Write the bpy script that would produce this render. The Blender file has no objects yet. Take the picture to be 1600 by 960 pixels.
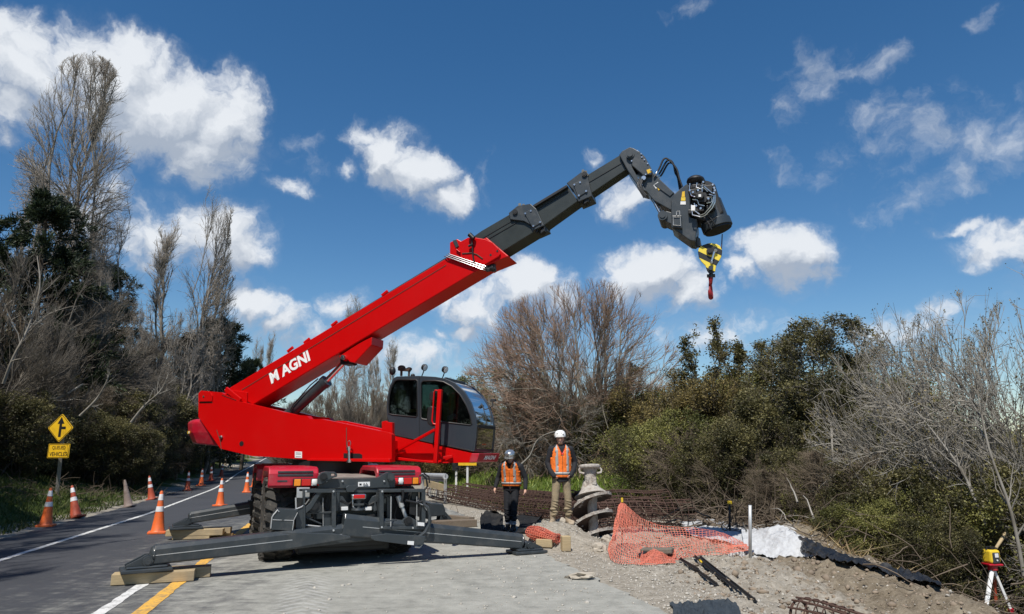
import bpy, bmesh, math, random
import numpy as np
from mathutils import Vector, Matrix
from mathutils.geometry import tessellate_polygon
R = math.radians
scene = bpy.context.scene
COL = scene.collection

# ------------------------------------------------------------------ camera
CAM_H = 1.70; FOC = 1070.0; PITCH = math.atan(230 / FOC)
cam_d = bpy.data.cameras.new('camera'); cam_d.sensor_width = 36; cam_d.lens = 36 * FOC / 1600
cam_d.clip_start = 0.1; cam_d.clip_end = 5000
cam = bpy.data.objects.new('camera', cam_d); COL.objects.link(cam)
cam.location = (0, 0, CAM_H); cam.rotation_euler = (R(90) + PITCH, 0, 0)
scene.camera = cam

# ------------------------------------------------------------------ sun, exposure
SUN_EL, SUN_TH = R(58), R(73)          # light travels along azimuth SUN_TH from +X
sun_d = bpy.data.lights.new('sun', 'SUN'); sun_d.energy = 4.2; sun_d.angle = R(0.5); sun_d.color = (1.0, 0.95, 0.87)
sun = bpy.data.objects.new('sun', sun_d); COL.objects.link(sun)
ldir = Vector((math.cos(SUN_TH) * math.cos(SUN_EL), math.sin(SUN_TH) * math.cos(SUN_EL), -math.sin(SUN_EL)))
sun.rotation_euler = ldir.to_track_quat('-Z', 'Y').to_euler()
sun.location = (-20, -10, 30)
scene.view_settings.view_transform = 'Standard'; scene.view_settings.look = 'None'
scene.view_settings.exposure = 0.35; scene.view_settings.gamma = 1.0
scene.view_settings.use_curve_mapping = False
scene.cycles.max_bounces = 6; scene.cycles.transparent_max_bounces = 12

def ray(px, py):
    u = (px - 800) / FOC; v = (480 - py) / FOC
    c, s = math.cos(PITCH), math.sin(PITCH)
    return Vector((u, c - v * s, s + v * c))
def G(px, py, z=0.0):                      # ground point seen at a photo pixel
    r = ray(px, py); t = (z - CAM_H) / r.z
    return Vector((r.x * t, r.y * t, z))
def DT(px, py, t):
    return Vector((0, 0, CAM_H)) + ray(px, py) * t
def onplane(px, py, p0, n):
    r = ray(px, py); c = Vector((0, 0, CAM_H)); t = (p0 - c).dot(n) / r.dot(n)
    return c + r * t

# ------------------------------------------------------------------ world: sky and clouds
world = bpy.data.worlds.new('World'); scene.world = world; world.use_nodes = True
wn = world.node_tree; wn.nodes.clear()
def N(tree, typ, **kw):
    n = tree.nodes.new(typ)
    for k, v in kw.items(): setattr(n, k, v)
    return n
def mth(tree, op, a, b=None, c=None, clamp=False):
    n = tree.nodes.new('ShaderNodeMath'); n.operation = op; n.use_clamp = clamp
    for i, x in enumerate((a, b, c)):
        if x is None: continue
        if isinstance(x, (int, float)): n.inputs[i].default_value = x
        else: tree.links.new(x, n.inputs[i])
    return n.outputs[0]
def build_world():
    t = wn; L = t.links.new
    out = N(t, 'ShaderNodeOutputWorld'); bg = N(t, 'ShaderNodeBackground'); bg.inputs['Strength'].default_value = 0.1
    sky = N(t, 'ShaderNodeTexSky'); sky.sky_type = 'NISHITA'; sky.sun_disc = False
    sky.sun_elevation = SUN_EL; sky.sun_rotation = math.atan2(-math.cos(SUN_TH), -math.sin(SUN_TH))
    sky.air_density = 1.0; sky.dust_density = 0.25; sky.ozone_density = 1.7; sky.altitude = 0
    tc = N(t, 'ShaderNodeTexCoord'); sep = N(t, 'ShaderNodeSeparateXYZ'); L(tc.outputs['Generated'], sep.inputs[0])
    az = mth(t, 'ARCTAN2', sep.outputs[0], sep.outputs[1])
    el = mth(t, 'ARCSINE', sep.outputs[2])
    cmb = N(t, 'ShaderNodeCombineXYZ'); L(az, cmb.inputs[0]); L(el, cmb.inputs[1])
    # domain warp
    nz = N(t, 'ShaderNodeTexNoise'); nz.inputs['Scale'].default_value = 9; nz.inputs['Detail'].default_value = 5
    nz.inputs['Roughness'].default_value = .62
    L(cmb.outputs[0], nz.inputs['Vector'])
    wsub = N(t, 'ShaderNodeVectorMath', operation='MULTIPLY_ADD'); L(nz.outputs['Color'], wsub.inputs[0])
    wsub.inputs[1].default_value = (.10, .08, 0); wsub.inputs[2].default_value = (-.05, -.04, 0)
    wv = N(t, 'ShaderNodeVectorMath', operation='ADD'); L(cmb.outputs[0], wv.inputs[0]); L(wsub.outputs[0], wv.inputs[1])
    def blobs(lst, vec):
        acc = None
        if vec is None:
            o_ = N(t, 'ShaderNodeVectorMath', operation='ADD'); L(wv.outputs[0], o_.inputs[0]); o_.inputs[1].default_value = (-.012, .034, 0); vec = o_.outputs[0]
        for (px, py, rx, ry, w) in lst:
            d = ray(px, py).normalized()
            a0 = math.atan2(d.x, d.y); e0 = math.asin(d.z)
            ra = rx / FOC * .93; re = ry / FOC * .93
            mp = N(t, 'ShaderNodeMapping'); mp.inputs['Scale'].default_value = (1 / ra, 1 / re, 1)
            mp.inputs['Location'].default_value = (-a0 / ra, -e0 / re, 0)
            L(vec, mp.inputs['Vector'])
            g = N(t, 'ShaderNodeTexGradient', gradient_type='SPHERICAL'); L(mp.outputs[0], g.inputs[0])
            f = mth(t, 'MULTIPLY', g.outputs['Fac'], w)
            acc = f if acc is None else mth(t, 'MAXIMUM', acc, f)
        return acc
    cum = [(40, 100, 85, 72, 1.15), (10, 150, 90, 50, .9), (170, 120, 110, 85, 1.35), (250, 165, 140, 100, 1.45), (350, 180, 85, 85, 1.15), (320, 225, 120, 75, 1.05),
           (205, 85, 70, 55, 1.1), (610, 235, 80, 60, 1.2), (660, 270, 85, 60, 1.25), (700, 300, 60, 48, 1.0), (540, 265, 28, 22, .7), (575, 215, 50, 35, .9),
           (455, 298, 55, 22, .55), (330, 370, 110, 75, 1.0), (240, 370, 90, 90, .8), (385, 385, 60, 50, .9),
           (405, 470, 70, 48, 1.15), (440, 500, 90, 40, .8), (820, 440, 85, 60, 1.25), (740, 480, 90, 60, .95), (700, 470, 60, 40, .7), (870, 460, 60, 50, .9),
           (1005, 425, 95, 65, 1.3), (1075, 455, 70, 45, .95), (1215, 395, 95, 62, 1.3), (1170, 425, 50, 40, .9), (1240, 430, 80, 50, .8),
           (930, 250, 32, 22, .6), (990, 310, 75, 50, .62), (1570, 375, 90, 38, .95), (1500, 352, 50, 16, .8), (540, 480, 50, 40, .75), (680, 525, 26, 18, .6),
           (725, 520, 50, 30, .6), (640, 560, 120, 50, .75), (500, 530, 100, 50, .6), (1480, 480, 60, 30, .6), (1400, 520, 160, 50, .5), (1120, 520, 140, 50, .6),
           (-140, 120, 150, 110, 1.2), (-260, 420, 220, 120, 1.1), (1800, 420, 160, 70, 1.0), (2050, 250, 180, 90, .9), (150, 330, 90, 120, .6)]
    wisp = [(1270, 120, 75, 60, .9), (1330, 110, 110, 38, .75), (1240, 165, 40, 50, .6), (1380, 180, 80, 45, .75), (1450, 215, 120, 80, .85), (1520, 220, 110, 75, .85), (1490, 280, 80, 50, .75),
            (1590, 225, 60, 60, .8), (1230, 265, 45, 50, .5), (1310, 260, 60, 50, .45), (470, 225, 60, 30, .6), (760, 285, 40, 60, .5), (1075, 8, 45, 26, .6), (1550, 20, 40, 20, .45), (490, 250, 80, 40, .4),
            (450, 300, 60, 25, .6), (1000, 300, 90, 60, .5), (1390, 330, 100, 60, .35)]
    # fine structure
    n2 = N(t, 'ShaderNodeTexNoise'); n2.inputs['Scale'].default_value = 21; n2.inputs['Detail'].default_value = 10; n2.inputs['Roughness'].default_value = .60
    L(wv.outputs[0], n2.inputs['Vector'])
    off = N(t, 'ShaderNodeVectorMath', operation='ADD'); L(wv.outputs[0], off.inputs[0]); off.inputs[1].default_value = (-.012, .02, 0)
    n3 = N(t, 'ShaderNodeTexNoise'); n3.inputs['Scale'].default_value = 21; n3.inputs['Detail'].default_value = 4; n3.inputs['Roughness'].default_value = .5
    L(off.outputs[0], n3.inputs['Vector'])
    cb = blobs(cum, wv.outputs[0]); cup = blobs([b for b in cum if b[2] > 45], None); wb = blobs(wisp, wv.outputs[0])
    offc = N(t, 'ShaderNodeVectorMath', operation='ADD'); L(wv.outputs[0], offc.inputs[0]); offc.inputs[1].default_value = (-.010, .030, 0)
    rise = mth(t, 'SUBTRACT', cb, cup)
    # big clouds: density
    d = mth(t, 'ADD', mth(t, 'MULTIPLY', cb, 1.15), mth(t, 'MULTIPLY', mth(t, 'SUBTRACT', n2.outputs['Fac'], .5), 2.0))
    mr = N(t, 'ShaderNodeMapRange', interpolation_type='SMOOTHSTEP'); L(d, mr.inputs[0])
    mr.inputs[1].default_value = .18; mr.inputs[2].default_value = .80
    gate = N(t, 'ShaderNodeMapRange'); L(cb, gate.inputs[0]); gate.inputs[1].default_value = 0; gate.inputs[2].default_value = .18
    cmask = mth(t, 'MULTIPLY', mr.outputs[0], gate.outputs[0], clamp=True)
    d2 = mth(t, 'ADD', wb, mth(t, 'MULTIPLY', mth(t, 'SUBTRACT', n2.outputs['Fac'], .5), 2.2))
    mr2 = N(t, 'ShaderNodeMapRange', interpolation_type='SMOOTHSTEP'); L(d2, mr2.inputs[0])
    mr2.inputs[1].default_value = .12; mr2.inputs[2].default_value = 1.2; mr2.inputs[4].default_value = .6
    gate2 = N(t, 'ShaderNodeMapRange'); L(wb, gate2.inputs[0]); gate2.inputs[1].default_value = 0; gate2.inputs[2].default_value = .2
    wmask = mth(t, 'MULTIPLY', mr2.outputs[0], gate2.outputs[0], clamp=True)
    soft = N(t, 'ShaderNodeMapRange', interpolation_type='SMOOTHSTEP'); L(d, soft.inputs[0]); soft.inputs[1].default_value = -.15; soft.inputs[2].default_value = 1.0
    cmask = mth(t, 'MULTIPLY', mth(t, 'ADD', mth(t, 'MULTIPLY', mr.outputs[0], .62), mth(t, 'MULTIPLY', soft.outputs[0], .38)), gate.outputs[0], clamp=True)
    mask = mth(t, 'MAXIMUM', cmask, wmask)
    # cloud shade: relief toward the sun plus thickness
    rel = mth(t, 'SUBTRACT', n2.outputs['Fac'], n3.outputs['Fac'])
    sh = mth(t, 'ADD', mth(t, 'ADD', .36, mth(t, 'MULTIPLY', rise, 1.5)), mth(t, 'MULTIPLY', rel, 2.2))
    edge = mth(t, 'SUBTRACT', 1.0, mth(t, 'MULTIPLY', mth(t, 'SUBTRACT', d, .5), .33), clamp=True)
    n4 = N(t, 'ShaderNodeTexNoise'); n4.inputs['Scale'].default_value = 7; n4.inputs['Detail'].default_value = 4
    L(offc.outputs[0], n4.inputs['Vector'])
    sh = mth(t, 'ADD', sh, mth(t, 'MULTIPLY', mth(t, 'SUBTRACT', n4.outputs['Fac'], .5), .8))
    sh = mth(t, 'ADD', sh, 0.0, clamp=True)
    cr = N(t, 'ShaderNodeMix', data_type='RGBA'); L(sh, cr.inputs[0])
    cr.inputs[6].default_value = (3.1, 3.6, 4.4, 1); cr.inputs[7].default_value = (6.3, 6.6, 7.0, 1)
    # sky colour
    hs = N(t, 'ShaderNodeHueSaturation'); hs.inputs['Saturation'].default_value = SKY_SAT; hs.inputs['Value'].default_value = SKY_VAL
    L(sky.outputs[0], hs.inputs['Color'])
    mx = N(t, 'ShaderNodeMix', data_type='RGBA'); L(mask, mx.inputs[0]); L(hs.outputs[0], mx.inputs[6]); L(cr.outputs[2], mx.inputs[7])
    L(mx.outputs[2], bg.inputs['Color']); L(bg.outputs[0], out.inputs['Surface'])
SKY_SAT, SKY_VAL = 1.32, 0.84
build_world()
world.cycles.sampling_method = 'MANUAL'; world.cycles.sample_map_resolution = 512

# ------------------------------------------------------------------ materials
def bsdf_mat(name):
    m = bpy.data.materials.new(name); m.use_nodes = True
    return m, m.node_tree, m.node_tree.nodes['Principled BSDF']
def mat(name, col, rough=.5, metal=0, coat=0, var=.12, vscale=3.0, bump=0.0, bscale=60, dirt=None, dirt_amt=0, dscale=2.5, spec=.5, emis=0):
    m, t, b = bsdf_mat(name); L = t.links.new
    tc = N(t, 'ShaderNodeTexCoord'); nz = N(t, 'ShaderNodeTexNoise'); nz.inputs['Scale'].default_value = vscale
    nz.inputs['Detail'].default_value = 6; nz.inputs['Roughness'].default_value = .65
    L(tc.outputs['Object'], nz.inputs['Vector'])
    mx = N(t, 'ShaderNodeMix', data_type='RGBA'); L(nz.outputs['Fac'], mx.inputs[0])
    mx.inputs[6].default_value = (*[c * (1 - var * 1.6) for c in col], 1); mx.inputs[7].default_value = (*[min(1, c * (1 + var * 1.6)) for c in col], 1)
    cout = mx.outputs[2]
    if dirt:
        n2 = N(t, 'ShaderNodeTexNoise'); n2.inputs['Scale'].default_value = dscale; n2.inputs['Detail'].default_value = 8; n2.inputs['Roughness'].default_value = .7
        L(tc.outputs['Object'], n2.inputs['Vector'])
        mr = N(t, 'ShaderNodeMapRange', interpolation_type='SMOOTHSTEP'); L(n2.outputs['Fac'], mr.inputs[0])
        mr.inputs[1].default_value = .45; mr.inputs[2].default_value = .72; mr.inputs[4].default_value = dirt_amt
        m2 = N(t, 'ShaderNodeMix', data_type='RGBA'); L(mr.outputs[0], m2.inputs[0]); L(cout, m2.inputs[6]); m2.inputs[7].default_value = (*dirt, 1)
        cout = m2.outputs[2]
    L(cout, b.inputs['Base Color'])
    mr = N(t, 'ShaderNodeMapRange'); L(nz.outputs['Fac'], mr.inputs[0]); mr.inputs[3].default_value = max(.02, rough - .08); mr.inputs[4].default_value = min(1, rough + .1)
    L(mr.outputs[0], b.inputs['Roughness'])
    b.inputs['Metallic'].default_value = metal; b.inputs['Coat Weight'].default_value = coat; b.inputs['Coat Roughness'].default_value = .08
    b.inputs['Specular IOR Level'].default_value = spec
    if bump:
        n3 = N(t, 'ShaderNodeTexNoise'); n3.inputs['Scale'].default_value = bscale; n3.inputs['Detail'].default_value = 5
        L(tc.outputs['Object'], n3.inputs['Vector'])
        bp = N(t, 'ShaderNodeBump'); bp.inputs['Strength'].default_value = bump; bp.inputs['Distance'].default_value = .02
        L(n3.outputs['Fac'], bp.inputs['Height']); L(bp.outputs[0], b.inputs['Normal'])
    return m
M = {}
M['red'] = mat('red_paint', (.52, .0011, .0014), .36, coat=.08, var=.03, vscale=1.5, bump=.012, bscale=9, dirt=(.35, .02, .015), dirt_amt=.10, dscale=1.6, spec=.25)
M['fender'] = mat('fender_red', (.42, .006, .022), .38, coat=.25, var=.06, vscale=2, dirt=(.35, .16, .15), dirt_amt=.35, dscale=3)
M['grey'] = mat('slate_grey_paint', (.031, .039, .045), .42, coat=.15, var=.12, vscale=3, dirt=(.17, .16, .145), dirt_amt=.25, dscale=4)
M['boomgrey'] = mat('boom_grey_paint', (.024, .030, .028), .40, coat=.1, var=.25, vscale=2.2, dirt=(.02, .024, .02), dirt_amt=.7, dscale=3)
M['cabgrey'] = mat('cab_grey_paint', (.030, .037, .048), .35, coat=.3, var=.05)
M['black'] = mat('black_plastic', (.012, .012, .013), .5, var=.2)
M['rubber'] = mat('tyre_rubber', (.035, .033, .030), .85, var=.25, dirt=(.16, .14, .115), dirt_amt=.6, dscale=6, bump=.2, bscale=40)
M['steel'] = mat('bright_steel', (.62, .62, .62), .28, metal=1, var=.08)
M['chrome'] = mat('chrome_rod', (.8, .8, .8), .08, metal=1, var=.02)
M['galv'] = mat('galvanised_steel', (.55, .56, .56), .5, metal=.5, var=.15, dirt=(.3, .27, .22), dirt_amt=.4)
M['white'] = mat('white_sticker', (.75, .75, .74), .5, var=.04)
M['whitepaint'] = mat('white_lettering', (.85, .85, .84), .4, var=.02)
M['yellow'] = mat('yellow_paint', (.75, .52, .03), .45, var=.08, dirt=(.2, .15, .05), dirt_amt=.4, dscale=9)
M['signyellow'] = mat('sign_yellow', (.78, .47, .015), .45, var=.07, dirt=(.32, .2, .03), dirt_amt=.35, dscale=5)
M['signblack'] = mat('sign_black', (.012, .012, .012), .5)
M['orange'] = mat('orange_plastic', (.78, .145, .03), .5, var=.12, dirt=(.22, .12, .08), dirt_amt=.65, dscale=5)
M['orangeold'] = mat('faded_orange_plastic', (.42, .07, .03), .6, var=.2, dirt=(.12, .08, .06), dirt_amt=.7, dscale=6)
M['greycone'] = mat('muddy_cone_plastic', (.20, .15, .13), .8, var=.2, dirt=(.3, .27, .24), dirt_amt=.7, dscale=6)
M['band'] = mat('reflective_band', (.75, .75, .76), .45, var=.1, dirt=(.35, .3, .27), dirt_amt=.5, dscale=8)
M['hivis'] = mat('hi_vis_orange_cloth', (1.0, .19, .018), .75, var=.10, vscale=9, bump=.8, bscale=14, dirt=(.6, .16, .04), dirt_amt=.3, dscale=5)
M['strip'] = mat('silver_tape', (.36, .36, .35), .45, var=.06)
M['darkcloth'] = mat('dark_cloth', (.012, .013, .017), .85, var=.3, vscale=8, bump=.35, bscale=22)
M['khaki'] = mat('khaki_cloth', (.27, .215, .135), .9, var=.22, vscale=9, bump=.5, bscale=20, dirt=(.15, .12, .085), dirt_amt=.7, dscale=8)
M['skin'] = mat('skin', (.56, .32, .23), .55, var=.1, vscale=20)
M['hair'] = mat('dark_hair', (.03, .02, .015), .7)
M['helmetwhite'] = mat('white_helmet', (.8, .8, .78), .3, coat=.3, var=.03)
M['helmetsilver'] = mat('silver_helmet', (.62, .62, .60), .22, metal=.85, var=.05)
M['boot'] = mat('tan_boot', (.33, .26, .18), .85, var=.25, dirt=(.4, .36, .3), dirt_amt=.6)
M['boottape'] = mat('grey_gaiter', (.42, .43, .44), .7, var=.2)
M['rust'] = mat('rusty_steel', (.070, .036, .025), .8, var=.4, vscale=12, bump=.2, bscale=60)
M['mud'] = mat('caked_concrete_mud', (.40, .37, .33), .95, var=.3, vscale=9, bump=1, bscale=24, dirt=(.14, .075, .045), dirt_amt=.75, dscale=7)
M['augerdark'] = mat('auger_steel', (.060, .035, .026), .8, var=.4, vscale=7, bump=.4, bscale=20, dirt=(.2, .17, .14), dirt_amt=.5)
M['tarp'] = mat('black_plastic_sheet', (.014, .015, .017), .32, var=.35, vscale=6, bump=.5, bscale=9, dirt=(.17, .16, .14), dirt_amt=.35, dscale=3)
M['shadowmat'] = mat('boom_shadow_black', (.016, .017, .019), .9, var=.4, vscale=7, bump=.8, bscale=14, dirt=(.10, .09, .075), dirt_amt=.3, spec=.12)  # near black that paints the boom's shadow on the ground
M['bluetarp'] = mat('dark_blue_tarp', (.024, .034, .045), .8, var=.3, vscale=7, bump=.8, bscale=12)
M['geo'] = mat('white_geotextile', (.47, .48, .49), .9, var=.12, vscale=6, bump=1.0, bscale=12, dirt=(.36, .36, .35), dirt_amt=.5, dscale=4)
M['netting'] = mat('orange_netting', (.72, .20, .13), .6, var=.15, vscale=3, dirt=(.42, .22, .16), dirt_amt=.6, dscale=2)
M['seat'] = mat('seat_cloth', (.015, .015, .017), .8)
def wood_mat(name, c1, c2, sc=2.0):
    m, t, b = bsdf_mat(name); L = t.links.new
    tc = N(t, 'ShaderNodeTexCoord'); mp = N(t, 'ShaderNodeMapping'); mp.inputs['Scale'].default_value = (sc, sc * 12, sc * 12); L(tc.outputs['Object'], mp.inputs[0])
    nz = N(t, 'ShaderNodeTexNoise'); nz.inputs['Scale'].default_value = 2.5; nz.inputs['Detail'].default_value = 8; nz.inputs['Distortion'].default_value = .6; L(mp.outputs[0], nz.inputs[0])
    mx = N(t, 'ShaderNodeMix', data_type='RGBA'); L(nz.outputs['Fac'], mx.inputs[0]); mx.inputs[6].default_value = (*c1, 1); mx.inputs[7].default_value = (*c2, 1)
    n2 = N(t, 'ShaderNodeTexNoise'); n2.inputs['Scale'].default_value = 3; n2.inputs['Detail'].default_value = 8; L(tc.outputs['Object'], n2.inputs[0])
    mr = N(t, 'ShaderNodeMapRange'); L(n2.outputs['Fac'], mr.inputs[0]); mr.inputs[1].default_value = .5; mr.inputs[2].default_value = .8; mr.inputs[4].default_value = .7
    m2 = N(t, 'ShaderNodeMix', data_type='RGBA'); L(mr.outputs[0], m2.inputs[0]); L(mx.outputs[2], m2.inputs[6]); m2.inputs[7].default_value = (.2, .17, .13, 1)
    L(m2.outputs[2], b.inputs['Base Color']); b.inputs['Roughness'].default_value = .85
    bp = N(t, 'ShaderNodeBump'); bp.inputs['Strength'].default_value = .4; bp.inputs['Distance'].default_value = .006; L(nz.outputs['Fac'], bp.inputs['Height']); L(bp.outputs[0], b.inputs['Normal'])
    return m
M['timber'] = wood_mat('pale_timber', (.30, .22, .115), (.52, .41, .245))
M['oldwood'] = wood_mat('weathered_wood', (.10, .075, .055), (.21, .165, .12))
M['postwood'] = wood_mat('grey_post_wood', (.22, .20, .18), (.40, .37, .33))
def glass_mat(name, tint, refl=.12):
    m = bpy.data.materials.new(name); m.use_nodes = True; t = m.node_tree; t.nodes.clear(); L = t.links.new
    o = N(t, 'ShaderNodeOutputMaterial'); tr = N(t, 'ShaderNodeBsdfTransparent'); tr.inputs[0].default_value = (*tint, 1)
    gl = N(t, 'ShaderNodeBsdfGlossy'); gl.inputs['Roughness'].default_value = .03
    fr = N(t, 'ShaderNodeFresnel'); fr.inputs[0].default_value = 1.5
    a = mth(t, 'ADD', fr.outputs[0], refl * .5)
    mx = N(t, 'ShaderNodeMixShader'); L(a, mx.inputs[0]); L(tr.outputs[0], mx.inputs[1]); L(gl.outputs[0], mx.inputs[2]); L(mx.outputs[0], o.inputs[0])
    return m
M['glass'] = glass_mat('tinted_cab_glass', (.45, .52, .49), .06)
M['screen'] = glass_mat('windscreen_glass', (.45, .52, .56), .06)
def lens_mat(name, col, e=0):
    m, t, b = bsdf_mat(name); b.inputs['Base Color'].default_value = (*col, 1); b.inputs['Roughness'].default_value = .15; b.inputs['Coat Weight'].default_value = .6
    return m
M['lensred'] = lens_mat('red_lens', (.55, .01, .012)); M['lensorange'] = lens_mat('orange_lens', (.85, .28, .02)); M['lenswhite'] = lens_mat('clear_lens', (.8, .8, .78))
M['stripes'] = None
def stripes_mat():
    m, t, b = bsdf_mat('yellow_black_stripes'); L = t.links.new
    tc = N(t, 'ShaderNodeTexCoord'); sp = N(t, 'ShaderNodeSeparateXYZ'); L(tc.outputs['Object'], sp.inputs[0])
    s = mth(t, 'ADD', mth(t, 'MULTIPLY', sp.outputs[0], .62), mth(t, 'MULTIPLY', sp.outputs[2], .95))
    w = mth(t, 'FRACT', mth(t, 'ADD', mth(t, 'MULTIPLY', s, 4.6), 10.30)); g = mth(t, 'GREATER_THAN', w, .5)
    mx = N(t, 'ShaderNodeMix', data_type='RGBA'); L(g, mx.inputs[0]); mx.inputs[6].default_value = (.02, .02, .018, 1); mx.inputs[7].default_value = (.80, .62, .06, 1)
    L(mx.outputs[2], b.inputs['Base Color']); b.inputs['Roughness'].default_value = .45
    return m
M['stripes'] = stripes_mat()
def bark_mat(name, c1, c2, tipcol=None):
    m, t, b = bsdf_mat(name); L = t.links.new
    tc = N(t, 'ShaderNodeTexCoord'); nz = N(t, 'ShaderNodeTexNoise'); nz.inputs['Scale'].default_value = 1.7; nz.inputs['Detail'].default_value = 6; L(tc.outputs['Object'], nz.inputs[0])
    mr = N(t, 'ShaderNodeMapRange'); L(nz.outputs['Fac'], mr.inputs[0]); mr.inputs[1].default_value = .35; mr.inputs[2].default_value = .65
    mx = N(t, 'ShaderNodeMix', data_type='RGBA'); L(mr.outputs[0], mx.inputs[0]); mx.inputs[6].default_value = (*c1, 1); mx.inputs[7].default_value = (*c2, 1)
    c = mx.outputs[2]
    if tipcol:
        at = N(t, 'ShaderNodeAttribute', attribute_name='tip'); m2 = N(t, 'ShaderNodeMix', data_type='RGBA')
        L(at.outputs['Fac'], m2.inputs[0]); L(c, m2.inputs[6]); m2.inputs[7].default_value = (*tipcol, 1); c = m2.outputs[2]
    L(c, b.inputs['Base Color']); b.inputs['Roughness'].default_value = .9; b.inputs['Specular IOR Level'].default_value = .2
    return m
M['poplar'] = bark_mat('poplar_bark', (.16, .14, .115), (.34, .31, .27), (.34, .30, .255))
M['willow'] = bark_mat('willow_bark', (.16, .145, .11), (.30, .27, .215), (.32, .215, .155))
M['palebark'] = bark_mat('pale_lichen_bark', (.15, .135, .11), (.34, .32, .285), (.29, .27, .235))
M['greybark'] = bark_mat('grey_scrub_bark', (.085, .075, .062), (.19, .17, .145), (.17, .15, .125))
M['brownbark'] = bark_mat('brown_twigs', (.085, .065, .048), (.17, .135, .10), (.18, .145, .105))
M['darkbark'] = bark_mat('dark_bark', (.05, .042, .033), (.12, .10, .08), (.12, .10, .08))
def leaf_mat(name, c1, c2, c3):
    m, t, b = bsdf_mat(name); L = t.links.new
    at = N(t, 'ShaderNodeAttribute', attribute_name='tip')
    cr = N(t, 'ShaderNodeValToRGB'); L(at.outputs['Fac'], cr.inputs[0]); e = cr.color_ramp.elements
    e[0].position = 0; e[0].color = (*c1, 1); e[1].position = 1; e[1].color = (*c3, 1); k = e.new(.55); k.color = (*c2, 1)
    L(cr.outputs[0], b.inputs['Base Color']); b.inputs['Roughness'].default_value = .55; b.inputs['Specular IOR Level'].default_value = .35
    L(cr.outputs[0], b.inputs['Subsurface Radius']) if False else None
    tr = N(t, 'ShaderNodeBsdfTranslucent'); L(cr.outputs[0], tr.inputs[0]); mx = N(t, 'ShaderNodeMixShader'); mx.inputs[0].default_value = .25
    L(b.outputs[0], mx.inputs[1]); L(tr.outputs[0], mx.inputs[2]); L(mx.outputs[0], t.nodes['Material Output'].inputs['Surface'])
    return m
M['leafdark'] = leaf_mat('dark_evergreen_leaves', (.031, .032, .011), (.078, .073, .026), (.19, .168, .065))
M['leafolive'] = leaf_mat('olive_leaves', (.05, .06, .015), (.12, .125, .032), (.27, .26, .08))
M['leafbrown'] = leaf_mat('brownish_leaves', (.06, .05, .017), (.145, .115, .038), (.26, .20, .07))
M['leafgreen'] = leaf_mat('green_leaves', (.052, .058, .014), (.125, .125, .034), (.27, .255, .075))
M['conifer'] = leaf_mat('conifer_needles', (.010, .018, .010), (.025, .038, .018), (.055, .075, .03))
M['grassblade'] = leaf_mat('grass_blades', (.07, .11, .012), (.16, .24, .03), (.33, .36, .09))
M['grassshade'] = leaf_mat('shaded_verge_grass', (.03, .05, .010), (.07, .10, .02), (.14, .15, .05))  # darker copy of the blade greens, with the verge's shade in the colour
M['drygrass'] = leaf_mat('dry_straw', (.18, .12, .06), (.33, .24, .12), (.5, .4, .22))
M['stone'] = mat('gravel_stone', (.40, .375, .33), .95, var=.4, vscale=1.4, bump=.3, bscale=30)
M['soilclod'] = mat('soil_clod', (.24, .19, .14), .95, var=.4, vscale=2)
M['block'] = mat('concrete_slab', (.14, .125, .10), .95, var=.3, bump=.6, bscale=20)
M['boulder'] = mat('pale_clay', (.38, .34, .28), .95, var=.25, bump=.8, bscale=12)

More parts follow.
